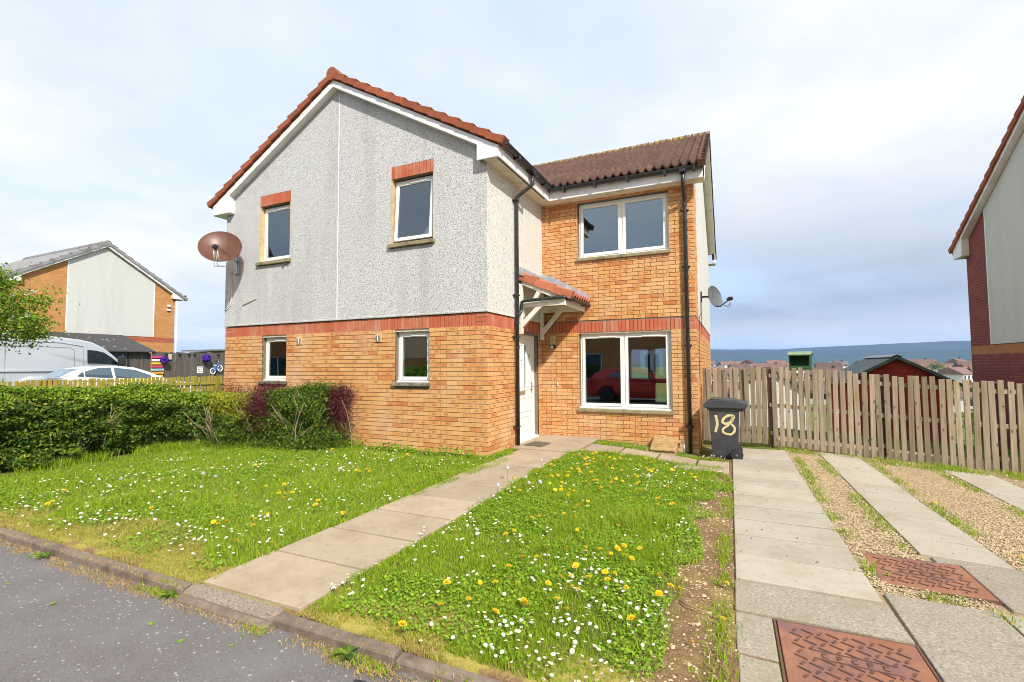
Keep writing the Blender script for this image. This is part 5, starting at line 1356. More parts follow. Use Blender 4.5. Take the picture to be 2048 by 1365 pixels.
# long grass under the hedge
for wx, wy, wr, wn, wl in ((1.62, -4.75, .085, 9, 'broad leaved weed growing in the gutter against the right kerb'), (.02, -4.74, .06, 8, 'broad leaved weed growing in the gutter at the left end of the dropped kerb'), (-1.65, -4.76, .065, 7, 'broad leaved weed growing in the gutter below the left lawn')): rosette(wx, wy, -.10, wr, wn, wl, M['privet'])
tufts('edge_grass', 'long grass at the foot of the hedge and shrubs', [((-5.8, -4.6), (-5.65, -1.7)), ((-5.65, -1.7), (-5.1, -1.1)), ((-5.1, -1.15), (-3.9, -.72)), ((-3.9, -.75), (-2.6, -.15))], M['grass'], 9000, .05, .19, .09, .008)
# tree
tr = thing('blossom_tree', 'small green tree with scattered pink white blossom beside the silver van', 'tree', (-12.3, -2.6, 0))
mb = MB(); mb.tube([(-12.3, -2.6, -.1), (-12.28, -2.58, .9), (-12.33, -2.5, 1.9), (-12.25, -2.45, 2.6)], .085, 10, r2=.055); trunk = obj('trunk', mb, M['bark'], tr, smooth=True)
ends = []
for k in range(13):
    a = 2*math.pi*k/13+rnd.uniform(-.2, .2); el = rnd.uniform(.05, 1.1); L = rnd.uniform(1.0, 1.6)
    d = Vector((math.cos(a)*math.cos(el), math.sin(a)*math.cos(el), math.sin(el))); b = Vector((-12.28, -2.48, rnd.uniform(1.9, 2.6)))
    p1 = b+d*L*.5+Vector((0, 0, .1)); p2 = b+d*L; mb = MB(); mb.tube([b, p1, p2], .03, 6, r2=.008); obj('limb', mb, M['bark'], tr, smooth=True, fix=False); ends += [p1, p2, (p1+p2)/2]
lc, ld, bl = [], [], []
for e in ends+[Vector((-12.25+rnd.uniform(-.5, .5), -2.4+rnd.uniform(-.5, .5), rnd.uniform(2.6, 3.9))) for _ in range(10)]+[Vector((-11.5+rnd.uniform(-.4, .3), -1.5+rnd.uniform(-.35, .35), rnd.uniform(2.2, 3.2))) for _ in range(9)]+[Vector((-11.8, -1.9, 3.65)), Vector((-11.75, -1.85, 3.45)), Vector((-11.9, -1.95, 3.25))]:
    k = rnd.randint(190, 330); sg = rnd.uniform(.14, .26); Q = np.array(e)+nrg.normal(0, 1, (k, 3))*np.array([sg, sg, sg*.62]); lc.append(Q); ld.append((Q-np.array(e))/sg*.6)
    if rnd.random() < .75: bl.append(np.array(e)+nrg.normal(0, .03, (26, 3))+np.array([rnd.uniform(-.2, .2), rnd.uniform(-.25, .05), rnd.uniform(.0, .2)]))
lc = np.concatenate(lc); ld = np.concatenate(ld)
cr = leafcloud('crown', lc, ld, nrg.uniform(.05, .095, len(lc)), M['treeleaf'], tr, up=.5)
bl = np.concatenate(bl); leafcloud('blossom', bl, np.tile([[.3, -.5, .8]], (len(bl), 1)), nrg.uniform(.03, .06, len(bl)), M['blossom'], tr, aspect=.9)

# ------------------------------------------------------------------ fences
def woodmat(name, c1, c2, c3, rnd_=.18, gs=(34, 34, 1.6)):
    def build(t, b):
        p = t.obj(); r = t.new('ShaderNodeObjectInfo').outputs['Random']
        sh = t.new('ShaderNodeCombineXYZ', {0: t.math('MULTIPLY', r, 7.0), 1: 0.0, 2: t.math('MULTIPLY', r, 13.0)}).outputs[0]
        q = t.vmath('ADD', p, sh).outputs[0]
        st = t.new('ShaderNodeMapping', {'Vector': q, 'Scale': gs}).outputs[0]
        col = t.mix(t.rng(t.noise(st, 1.0, 5, .62), .32, .68), C4(c1), C4(c2))
        col = t.mix(t.math('MULTIPLY', t.rng(t.noise(q, 2.0, 4, .6), .50, .72), .8), col, C4(c3))
        kn = t.voro(t.new('ShaderNodeMapping', {'Vector': q, 'Scale': (9, 9, 4.5)}).outputs[0], 1.0)
        col = t.mix(t.math('MULTIPLY', t.rng(kn.outputs['Distance'], .10, .20, 1, 0), .7), col, C4(tuple(x*.40 for x in c1)))
        k = t.math('MULTIPLY_ADD', t.math('FRACT', t.math('MULTIPLY', r, 31.7)), 2*rnd_, 1-rnd_)
        col = t.mix(1.0, col, t.new('ShaderNodeCombineColor', {0: k, 1: k, 2: k}).outputs[0], 'MULTIPLY')
        t.set(b, 'Base Color', col)
        bn = t.new('ShaderNodeBump', {'Strength': .5, 'Distance': .004, 'Height': t.noise(st, 1.0, 4)}); t.set(b, 'Normal', bn.outputs[0])
    return mat(name, c1, .85, build, .15)
M['wood'] = woodmat('weathered_fence_wood', (.20, .15, .10), (.335, .27, .20), (.20, .175, .075), .28)
M['woodg'] = woodmat('green_stained_wood', (.27, .215, .035), (.36, .29, .06), (.21, .19, .025), .10)
M['woodd'] = woodmat('dark_stained_wood', (.085, .072, .062), (.14, .12, .105), (.075, .07, .06), .15)
M['woodp'] = woodmat('old_dark_post', (.14, .085, .05), (.20, .13, .085), (.11, .075, .045))
def board_mesh(name, w, th, h, m, top=0.0):
    mb = MB(); mb.box(W0, -w/2, w/2, -th/2, th/2, 0, h); me = mb.mesh(name, m); fixn(me)
    bm = bmesh.new(); bm.from_mesh(me); bmesh.ops.bevel(bm, geom=bm.edges[:], offset=.004, segments=1, affect='EDGES'); bm.to_mesh(me); bm.free(); return me
def board_run(par, name, meshes, a, b, pitch, zfun, tilt=.012, hs=(.985, 1.015), rz=0.0, dz=.02, skip=None):
    a, b = Vector(a), Vector(b); L = (b-a).length; n = int(L/pitch); d = (b-a)/L; ang = math.atan2(d.y, d.x)
    for i in range(n+1):
        if skip and skip(i): continue
        p = a+d*(i*pitch+rnd.uniform(-.004, .004)); o = bpy.data.objects.new(name, rnd.choice(meshes)); COL.objects.link(o)
        o.location = (p.x, p.y, zfun(p.x, p.y)+rnd.uniform(-dz, dz)*.5); o.rotation_euler = (rnd.uniform(-tilt, tilt), rnd.uniform(-tilt, tilt), ang+rz); o.scale = (rnd.uniform(.93, 1.07), 1, rnd.uniform(*hs)); parent(o, par)
# slatted timber fence and gate behind the drive
FY = 3.42
fb = [board_mesh('fence_board', .078, .019, 1.47, M['wood']) for _ in range(1)]
fz = lambda x, y: hg(x, 3.4)+.02 if x > 4.3 else -.07
bf = thing('timber_fence', 'weathered timber slat fence stepping down along the back of the drive', 'fence', (6, FY, -.2))
fzr = lambda x, y: float(np.interp(x, [4.2, 4.9, 5.7, 6.4, 7.0, 7.6, 8.5, 10.2], [-.075, -.11, -.19, -.25, -.30, -.325, -.33, -.36]))
board_run(bf, 'fence_board', fb, (4.285, FY-.03, 0), (10.1, FY-.03, 0), .106, fzr)
for x in (4.22, 5.95, 7.42, 9.2):
    mb = MB(); mb.box(W0, x-.045, x+.045, FY+.02, FY+.11, fzr(x, 0)-.3, fzr(x, 0)+1.45); obj('fence_post', mb, M['woodp'], bf, bevel=.006)
for x0, x1 in ((4.2, 5.95), (5.95, 7.42), (7.42, 10.1)):
    for z in (.20, .72, 1.27):
        a, b = fzr(x0, 0)+z, fzr(x1, 0)+z; mb = MB(); mb.prism(W0, [(x0, a), (x1, b), (x1, b+.07), (x0, a+.07)], FY-.018, FY+.02); obj('fence_rail', mb, M['wood'], bf, bevel=.004)
mb = MB(); mb.prism(W0, [(8.1, .35), (8.17, .40), (9.0, -.12), (8.95, -.18)], FY-.018, FY+.014); obj('fence_brace', mb, M['wood'], bf)
ga = thing('timber_gate', 'weathered slatted side gate between the house wall and the fence', 'gate', (3.6, FY, -.05))
board_run(ga, 'gate_board', [board_mesh('gate_board', .084, .019, 1.42, M['wood'])], (3.075, FY-.03, 0), (4.14, FY-.03, 0), .094, lambda x, y: -.05, .018)
for z in (.12, .60, 1.14):
    mb = MB(); mb.box(W0, 3.05, 4.16, FY-.018, FY+.02, z, z+.07); obj('gate_rail', mb, M['wood'], ga, bevel=.004)
# picket fence on the left, dark fence and the low shed behind
pf = thing('picket_fence', 'low green stained picket fence behind the hedge', 'fence', (-11, 0, 0))
pz = lambda x, y: .02
board_run(pf, 'picket', [board_mesh('picket', .074, .018, 1.15, M['woodg'])], (-11.0, -4.6, 0), (-11.0, 4.4, 0), .096, pz, .008)
for y in (-4.72, -3.19, -1.66, -.13, 1.49, 2.83, 4.2):
    mb = MB(); mb.box(W0, -10.985+.005, -10.89, y-.05, y+.05, -.2, 1.13); obj('fence_post', mb, M['woodg'], pf, bevel=.006)
for z in (.30, .92):
    mb = MB(); mb.box(W0, -10.988, -10.95, -4.7, 4.4, z, z+.075); obj('fence_rail', mb, M['woodg'], pf, bevel=.004)
df = thing('boarded_fence', 'tall dark boarded fence hung with garden ornaments', 'fence', (-19, 7, 0))
board_run(df, 'fence_board', [board_mesh('fence_board', .118, .02, 2.02, M['woodd'])], (-19.0, 5.35, 0), (-19.0, 11.4, 0), .121, lambda x, y: .09+.004*(y-5), .004)
mb = MB(); mb.box(W0, -19.06, -19.02, 5.3, 11.4, 1.6, 1.7); obj('fence_rail', mb, M['woodd'], df)
FD_ = Fr((-18.985, 0, 0), (0, 1, 0), (1, 0, 0))
M['felt'] = noisy('patchy_roof_felt', (.05, .048, .05), (.085, .08, .08), 4, .9, .5, 60)
def felt_build(t, b):
    p = t.pos(); q = t.new('ShaderNodeMapping', {'Vector': p, 'Scale': (2.4, 2.0, 6.0)}).outputs[0]
    v = t.voro(q, 1.5); c = t.new('ShaderNodeSeparateColor', {0: v.outputs['Color']}).outputs[0]
    m = t.math('MULTIPLY', t.rng(t.math('ADD', v.outputs['Distance'], t.math('MULTIPLY', t.noise(p, 9, 3), .25)), .26, .34, 1, 0), t.math('GREATER_THAN', c, .35))
    t.set(b, 'Base Color', t.mix(m, C4((.065, .062, .064)), C4((.36, .36, .37))))
M['felt'] = mat('patchy_roof_felt', (.07, .07, .07), .9, felt_build, .2)
sh = thing('dark_shed', 'dark timber lean to shed with patchy felt roof behind the silver van', 'shed', (-20, 3.5, 0))
mb = MB(); mb.prism(Fr((0, 0, 0), (1, 0, 0), (0, 1, 0)), [(-21.5, .0), (-19.2, .0), (-19.2, 2.08), (-21.5, 2.72)], 1.2, 5.30); obj('shed_body', mb, M['woodd'], sh)
mb = MB(); mb.prism(Fr((0, 0, 0), (1, 0, 0), (0, 1, 0)), [(-21.56, 2.86), (-18.93, 2.09), (-18.93, 2.13), (-21.56, 2.92)], 1.0, 5.42); obj('shed_roof', mb, M['felt'], sh)
for y in np.arange(1.3, 5.3, .14):
    mb = MB(); mb.box(W0, -19.196, -19.18, y, y+.128, .05, 2.05); obj('cladding_board', mb, M['woodd'], sh)
mb = MB(); mb.box(W0, -19.178, -19.16, 4.46, 4.54, .05, 2.05); obj('door_edge', mb, M['black'], sh)
FSh = Fr((-19.155, 0, 0), (0, 1, 0), (1, 0, 0))
# ornaments on the dark fence and shed
an = MB(); an.lathe([(.115, 0), (.115, .018), (.10, .025)], 24, Matrix.Translation(FSh.p(4.28, 0, 1.88)) @ Matrix.Rotation(math.pi/2, 4, 'Y'))
M['navy'] = noisy('navy_paint', (.03, .055, .16), (.04, .07, .2), 9, .5)
an = obj('anchor_plaque', an, M['navy'], smooth=False); tag(an, 'round blue plaque with a white anchor on the shed wall', 'plaque')
mb = MB(); mb.tube([FSh.p(4.28, .03, 1.95), FSh.p(4.28, .03, 1.805)], .008, 6); mb.tube([FSh.p(4.245, .03, 1.92), FSh.p(4.315, .03, 1.92)], .008, 6); mb.tube([FSh.p(4.28+.07*math.sin(a), .03, 1.865-.06*math.cos(a)) for a in np.linspace(-1.4, 1.4, 9)], .009, 6); mb.lathe([(.016, -.006), (.016, .006)], 10, Matrix.Translation(FSh.p(4.28, .03, 1.965)) @ Matrix.Rotation(math.pi/2, 4, 'Y')); obj('anchor_motif', mb, M['white'], an)
lh = thing('lighthouse_ornament', 'small white toy lighthouse standing against the shed wall', 'ornament', (-19.0, 4.09, 0))
Mx = Matrix.Translation((-19.0, 4.09, 0))
mb = MB(); mb.lathe([(.17, 1.0), (.11, 1.52), (.11, 1.53)], 12, Mx); obj('tower', mb, M['white'], lh)
mb = MB(); mb.lathe([(.145, 1.53), (.145, 1.56)], 12, Mx); obj('gallery', mb, M['white'], lh)
mb = MB(); mb.lathe([(.085, 1.56), (.085, 1.68)], 10, Mx); obj('lantern', mb, M['black'], lh)
mb = MB(); mb.lathe([(.115, 1.68), (.06, 1.76), (.0, 1.80)], 12, Mx); obj('dome', mb, noisy('pale_pink_paint', (.75, .62, .62), (.8, .7, .7), 6, .5), lh)
mb = MB(); mb.box(Fr((-18.86, 0, 0), (0, 1, 0), (1, 0, 0)), 4.05, 4.13, -.05, .0, 1.08, 1.24); obj('tower_door', mb, M['black'], lh)
cols = [('pink', (.60, .05, .22)), ('white', (.75, .74, .72)), ('yellow', (.70, .50, .05)), ('pink', (.62, .07, .18)), ('blue', (.28, .50, .58)), ('orange', (.72, .30, .06)), ('yellow', (.70, .55, .07)), ('magenta', (.45, .03, .22)), ('white', (.72, .72, .66)), ('lilac', (.45, .45, .65)), ('green', (.35, .52, .15))]
pp = thing('planter_pallet', 'upright slatted pallet painted in bright stripes at the dark fence', 'planter', (-18.9, 5.9, 0))
for i, (nm, c) in enumerate(cols):
    z = 1.93-i*.135; mm = noisy(nm+'_paint', tuple(x*.9 for x in c), c, 6, .5); mb = MB(); mb.box(FD_, 5.26+rnd.uniform(-.03, .03), 5.70+rnd.uniform(-.03, .03), .03, .09, z-.09, z); obj('slat', mb, mm, pp, bevel=.006)
for u in (5.31, 5.64):
    mb = MB(); mb.box(FD_, u-.03, u+.03, .0, .029, .3, 1.95); obj('upright', mb, M['woodd'], pp)
M['pompom'] = isl('purple_paper', [(0, (.06, .015, .26)), (1, (.12, .04, .42))], .8)
for u, z, r, lab in ((5.68, 1.76, .15, 'purple paper pom pom beside the striped pallet'), (7.50, 1.86, .18, 'purple paper pom pom above the white notice')):
    k = 900; d = nrg.normal(0, 1, (k, 3)); d /= np.linalg.norm(d, axis=1)[:, None]; Pq = np.array(FD_.p(u, .20, z))+d*r*nrg.uniform(.6, 1.0, (k, 1))
    o = leafcloud('pom_pom', Pq, d, np.full(k, .09), M['pompom'], None, aspect=.8, up=0); o['kind'] = 'thing'; tag(o, lab, 'pom pom')
mb = MB(); mb.box(FD_, 7.19, 7.46, .0, .02, 1.16, 1.47); nt = obj('notice_board', mb, M['white']); tag(nt, 'small white notice with grey lettering on the dark fence', 'notice')
mb = MB()
for z, n in ((1.41, 5), (1.32, 4), (1.22, 5)):
    for i in range(n): mb.box(FD_, 7.22+i*.043, 7.22+i*.043+rnd.uniform(.015, .035), .021, .024, z, z+.03)
obj('lettering', mb, M['black'], nt)['kind'] = 'stuff'
mb = MB(); mb.box(FD_, 5.92, 6.05, .0, .08, 1.78, 2.02); fl_ = obj('fence_lamp', mb, noisy('brass_paint', (.45, .38, .2), (.55, .5, .32), 5, .5), bevel=.02); tag(fl_, 'pale brass box lantern on top of the dark fence', 'lantern')
for u in (5.84, 6.39, 6.81, 7.05, 8.16):
    mb = MB(); mb.add([FD_.p(u-.07, .02, 2.06), FD_.p(u+.07, .02, 2.06), FD_.p(u, .02, 1.92), FD_.p(u-.07, .05, 2.06), FD_.p(u+.07, .05, 2.06), FD_.p(u, .05, 1.92)], [(0, 1, 2), (5, 4, 3), (0, 3, 4, 1), (1, 4, 5, 2), (2, 5, 3, 0)]); tag(obj('solar_light', mb, M['black']), 'small dark solar lamp clipped along the top of the fence', 'lamp', 'solar lamps on the dark fence')
def bicycle():
    t = thing('bicycle', 'child\'s blue bicycle hung up on the dark fence', 'bicycle', FD_.p(8.0, .1, 1.2))
    blue = noisy('blue_enamel', (.02, .10, .45), (.03, .14, .55), 5, .35)
    p = lambda u, z, n=.12: FD_.p(u, n, z)
    for u, z in ((7.86, 1.25), (8.21, 1.38)):
        w = MB(); w.tube([p(u+.115*math.cos(a), z+.14*math.sin(a)) for a in np.linspace(0, 2*math.pi, 21)], .022, 6, cap=False)
        w = obj('wheel', w, M['white'], t, smooth=True); s = MB()
        for k in range(8): a = k*math.pi/4; s.tube([p(u, z), p(u+.11*math.cos(a), z+.135*math.sin(a))], .005, 4)
        obj('spokes', s, M['metal'], w)
    mb = MB()
    for a, b in (((7.86, 1.25), (7.97, 1.46)), ((7.86, 1.25), (8.03, 1.30)), ((7.97, 1.46), (8.03, 1.30)), ((7.97, 1.46), (8.13, 1.58)), ((8.03, 1.30), (8.13, 1.58)), ((8.21, 1.38), (8.12, 1.66))): mb.tube([p(*a), p(*b)], .026, 8)
    obj('frame', mb, blue, t, smooth=True)
    mb = MB(); mb.tube([p(8.12, 1.64), p(8.11, 1.76)], .016, 6); mb.tube([p(8.05, 1.78, .02), p(8.11, 1.77, .12), p(8.06, 1.79, .24)], .016, 6); obj('handlebar', mb, M['metal'], t, smooth=True)
    mb = MB(); mb.box(FD_, 7.90, 8.03, .08, .16, 1.50, 1.545); obj('saddle', mb, M['white'], t, bevel=.02)
    mb = MB(); mb.tube([p(8.12, 1.76, .12), p(8.16, 2.03, .06)], .012, 6); obj('hanging_strap', mb, M['black'], t)
bicycle()
# two sheds further back on the left
mb = MB(); mb.box(W0, -27, -24.2, 12.0, 15.0, -.3, 2.40); o = obj('shed_body', mb, noisy('pale_green_boards', (.30, .40, .34), (.36, .46, .40), 3, .8)); s1 = thing('pale_green_shed', 'pale green shed with a thin flat roof beyond the dark fence', 'shed', (-25.5, 13, 0)); parent(o, s1)
mb = MB(); mb.prism(Fr((0, 0, 0), (0, 1, 0), (1, 0, 0)), [(11.3, 2.40), (15.2, 2.52), (15.2, 2.60), (11.3, 2.48)], -27.2, -24.0); obj('shed_roof', mb, M['tile_grey'], s1)
s2 = thing('dark_roofed_shed', 'dark shed roof just showing beside the brick corner of the house', 'shed', (-21, 12.5, 0))
mb = MB(); mb.box(W0, -22.6, -20.2, 12.0, 16, -.3, 2.35); obj('shed_body', mb, M['woodd'], s2)
mb = MB(); mb.prism(Fr((0, 0, 0), (0, 1, 0), (1, 0, 0)), [(11.6, 2.35), (16.2, 2.62), (16.2, 2.74), (11.6, 2.47)], -22.8, -20.0); obj('shed_roof', mb, M['black'], s2)

# ------------------------------------------------------------------ wheelie bin
bn = thing('wheelie_bin', 'black wheelie bin with 18 painted in cream on its side, by the house corner', 'wheelie bin', (3.43, 2.3, -.16))
M['binplastic'] = noisy('charcoal_bin_plastic', (.040, .043, .048), (.058, .062, .068), 4, .5, .15, 200, c3=(.085, .085, .082), s3=3.5, spec=.35)
mb = MB()
def ring(z, xa, xb, ya, yb): return [(xa, ya, z), (xb, ya, z), (xb, yb, z), (xa, yb, z)]
rings = [ring(-.155, 3.235, 3.60, 2.14, 2.50), ring(-.10, 3.225, 3.625, 2.125, 2.52), ring(.55, 3.195, 3.66, 2.085, 2.60), ring(.66, 3.19, 3.665, 2.078, 2.61), ring(.665, 3.165, 3.685, 2.062, 2.625), ring(.735, 3.155, 3.69, 2.057, 2.63)]
q = [p for r_ in rings for p in r_]; fs = [(0, 3, 2, 1)]
for i in range(len(rings)-1):
    for j in range(4): fs.append((4*i+j, 4*i+(j+1) % 4, 4*i+4+(j+1) % 4, 4*i+4+j))
k = 4*(len(rings)-1); fs.append((k, k+1, k+2, k+3)); mb.add(q, fs)
body = obj('bin_body', mb, M['binplastic'], bn, bevel=.022, seg=3)
FBn = Fr((0, 0, 0), (1, 0, 0), (0, -1, 0))
mb = MB(); mb.prism(FBn, [(3.105, .725), (3.125, .705), (3.72, .705), (3.79, .755), (3.80, .785), (3.76, .80), (3.63, .835), (3.45, .850), (3.25, .845), (3.17, .815), (3.11, .765)], -2.66, -2.03); lid = obj('bin_lid', mb, M['binplastic'], bn, bevel=.022, seg=3)
mb = MB(); mb.prism(FBn, [(3.22, .850), (3.24, .858), (3.60, .848), (3.66, .832), (3.62, .834), (3.45, .849), (3.26, .846)], -2.60, -2.09); obj('lid_ridge', mb, M['binplastic'], lid, bevel=.006)
mb = MB(); mb.tube([(3.72, 2.12, .70), (3.755, 2.12, .72), (3.755, 2.58, .72), (3.72, 2.58, .70)], .016, 8); mb.box(W0, 3.66, 3.73, 2.10, 2.60, .655, .71); obj('bin_handle', mb, M['binplastic'], bn, bevel=.006)
for y in (2.02, 2.52):
    Mx = Matrix.Translation((3.605, y, -.062)) @ Matrix.Rotation(-math.pi/2, 4, 'X')
    mb = MB(); mb.lathe([(.062, 0), (.098, .004), (.102, .02), (.102, .035), (.094, .05), (.06, .05)], 28, Mx); w = obj('wheel', mb, M['black'], bn, smooth=False, bevel=.004)
    mb = MB(); mb.lathe([(.0, -.006), (.02, -.006), (.025, .004), (.048, .008), (.062, -.002), (.066, .004)], 24, Mx, caps=False); obj('hub', mb, noisy('grey_hub', (.10, .10, .10), (.16, .16, .155), 9, .5), w)
mb = MB(); mb.tube([(3.605, 2.06, -.062), (3.605, 2.54, -.062)], .012, 8); obj('axle', mb, M['metal'], bn)
M['cream'] = noisy('cream_house_paint', (.60, .50, .22), (.68, .58, .30), 22, .7, c3=(.45, .40, .25), s3=14)
def stroke(mb, pts, w, yf, wv=.25):
    P = [Vector(p) for p in pts]; L = []; 
    Q = []
    for i in range(len(P)-1):
        for k_ in range(4):
            t = k_/4; p0 = P[max(i-1, 0)]; p1 = P[i]; p2 = P[i+1]; p3 = P[min(i+2, len(P)-1)]
            Q.append(.5*((2*p1)+(p2-p0)*t+(2*p0-5*p1+4*p2-p3)*t*t+(3*p1-p0-3*p2+p3)*t**3))
    Q.append(P[-1]); n = len(Q); vs = []
    for i, p in enumerate(Q):
        d = (Q[min(i+1, n-1)]-Q[max(i-1, 0)]).normalized(); s = Vector((-d.y, d.x))*w*.5*(1+wv*math.sin(i*1.7)*.4+(-.35 if i in (0, n-1) else 0))
        for e in (1, -1):
            r_ = p+s*e
            for dy in (0, -.002): vs.append((r_.x, yf(r_.y)+dy, r_.y))
    fs = []
    for i in range(n-1):
        a = 4*i; b = a+4; fs += [(a+1, b+1, b+3, a+3), (a, a+2, b+2, b), (a, b, b+1, a+1), (a+2, a+3, b+3, b+2)]
    mb.add(vs, fs)
yf = lambda z: float(np.interp(z, [-.10, .55], [2.125, 2.085]))-.0015
mb = MB(); stroke(mb, [(3.295, .587), (3.313, .498), (3.316, .419), (3.303, .359), (3.283, .293)], .042, yf); obj('painted_numeral', mb, M['cream'], body)
mb = MB(); stroke(mb, [(3.536, .475), (3.575, .56), (3.545, .588), (3.486, .582), (3.42, .530), (3.403, .470), (3.446, .445), (3.51, .467), (3.556, .528), (3.566, .575)], .040, yf)
stroke(mb, [(3.542, .483), (3.482, .417), (3.412, .360), (3.404, .309), (3.451, .275), (3.532, .272), (3.582, .329), (3.58, .392), (3.536, .439)], .036, lambda z: yf(z)-.003); obj('painted_numeral', mb, M['cream'], body)

# ------------------------------------------------------------------ satellite dishes
def dish(name, label, c, nrm, R, mt, arm_dir, lnb_c, depth=.10, oval=1.0):
    t = thing(name, label, 'satellite dish', c); n = Vector(nrm).normalized(); c = Vector(c)
    rot = n.to_track_quat('Z', 'Y').to_matrix().to_4x4(); Mx = Matrix.Translation(c) @ rot @ Matrix.Diagonal((1, oval, 1, 1))
    prof = [(R*k/8, depth*(k/8)**2-depth) for k in range(9)]; prof[0] = (.002, -depth)
    mb = MB(); mb.lathe(prof+[(R*1.02, .004), (R*1.02, -.012)]+[(r_, z-.006) for r_, z in reversed(prof[:-1])], 40, Mx, caps=False); d = obj('reflector', mb, mt, t, smooth=True)
    return t, c, n
def dishmat_build(t, b): pass
md = bpy.data.materials.new('smoked_brown_dish'); md.use_nodes = True; tt = NT(md.node_tree); tt.n.clear()
o_ = tt.new('ShaderNodeOutputMaterial'); pb = tt.new('ShaderNodeBsdfPrincipled', {'Roughness': .35}); pn_ = tt.noise(tt.pos(), 4.0, 4, .6)
tt.set(pb, 'Base Color', tt.mix(tt.rng(pn_, .35, .65), C4((.09, .04, .026)), C4((.19, .085, .05))))
tr_ = tt.new('ShaderNodeBsdfTransparent', {0: (.66, .44, .36, 1)}); mx_ = tt.new('ShaderNodeMixShader', {0: .55, 1: pb.outputs[0], 2: tr_.outputs[0]}); tt.l.new(mx_.outputs[0], o_.inputs[0])
t1, c1, n1 = dish('satellite_dish', 'large smoked brown satellite dish at the left corner of the grey gable', (-5.86, -.55, 3.92), (.62, -.62, .40), .385, md, None, None, .085, .97)
side = n1.cross(Vector((0, 0, 1))).normalized(); dn_ = n1.cross(side).normalized(); dn_ = dn_ if dn_.z < 0 else -dn_
rim = c1+dn_*.36; lnb = c1+n1*.33+dn_*.27
mb = MB()
for s in (-.05, .05): mb.tube([rim+side*s, rim+side*s*.8+dn_*.07+n1*.12, lnb+side*s*.5], .012, 6)
obj('lnb_arm', mb, M['white'], t1, smooth=True)
mb = MB(); mb.tube([lnb-n1*.08, lnb+n1*.03], .045, 10); mb.box(Fr(tuple(lnb), (1, 0, 0), (0, 1, 0)), -.05, .05, -.04, .04, -.03, .03); obj('lnb', mb, M['black'], t1, bevel=.008)
mb = MB(); mb.tube([c1-n1*.12, Vector((-6.0, -.12, 3.72)), Vector((-6.05, -.02, 3.70))], .026, 8); mb.tube([(-6.05, -.06, 3.9), (-6.05, -.06, 3.45)], .022, 8); mb.box(W0, -6.12, -5.98, -.05, -.019, 3.45, 3.9); obj('wall_bracket', mb, M['metal'], t1)
mb = MB(); mb.tube([lnb, rim+dn_*.12, (-6.22, -.12, 3.60), (-6.24, -.03, 3.5), (-6.22, -.03, 3.0), (-6.25, -.03, 2.78), (-6.36, -.03, 2.70), (-6.46, -.03, 2.69)], .008, 6); obj('cable', mb, M['upvc'], t1, smooth=True)
mb = MB(); mb.tube([lnb+side*.03, rim+dn_*.15+side*.05, (-6.30, -.10, 3.62), (-6.31, -.03, 3.45), (-6.29, -.03, 3.05), (-6.24, -.03, 2.80)], .006, 6); obj('cable', mb, M['upvc'], t1, smooth=True)
mb = MB(); mb.tube([(-5.87, -.03, 2.76), (-5.65, -.03, 2.82), (-5.44, -.03, 2.88)], .007, 6); mb.tube([(-4.69, -.03, 3.46), (-4.57, -.05, 3.56), (-4.49, -.08, 3.61)], .008, 6); tag(obj('loose_cable', mb, M['jamb'], smooth=True), 'short loose ends of cable on the grey gable below the left upper window', 'cable')
t2, c2, n2 = dish('satellite_dish', 'small grey satellite dish on the end wall, facing away over the fence', (3.30, 3.85, 2.85), (.80, -.55, .22), .205, noisy('dark_grey_dish', (.085, .095, .10), (.12, .13, .135), 9, .5), None, None, .05, 1.12)
side = n2.cross(Vector((0, 0, 1))).normalized(); dn_ = n2.cross(side).normalized(); dn_ = dn_ if dn_.z < 0 else -dn_
lnb = c2+n2*.31+dn_*.16
mb = MB(); mb.tube([c2+dn_*.20-n2*.02, c2+dn_*.24+n2*.06, lnb], .012, 6); obj('lnb_arm', mb, M['black'], t2, smooth=True)
mb = MB(); mb.tube([lnb-n2*.06, lnb+n2*.05], .035, 10); mb.box(Fr(tuple(lnb), (1, 0, 0), (0, 1, 0)), -.04, .05, -.03, .03, -.03, .035); obj('lnb', mb, M['black'], t2, bevel=.006)
mb = MB(); mb.tube([c2-n2*.05, (3.12, 3.95, 2.87), (3.02, 3.98, 2.87)], .02, 8); mb.box(W0, 3.015, 3.04, 3.9, 4.06, 2.78, 2.98); obj('wall_bracket', mb, M['black'], t2)
mb = MB()
for k, dx in enumerate((0, .03, .06)): mb.tube([lnb, lnb+Vector((.0, 0, -.08)), lnb+Vector((-.06+dx, 0, -.17)), lnb+Vector((-.12, 0, -.12)), lnb+Vector((-.16, .02, -.02))], .004, 5)
mb.tube([(3.035, 3.9, 2.85), (3.03, 3.7, 2.5), (3.03, 3.0, 2.36), (3.015, 2.9, 1.6), (3.015, 2.9, -.1)], .006, 5); obj('cable', mb, M['black'], t2, smooth=True)

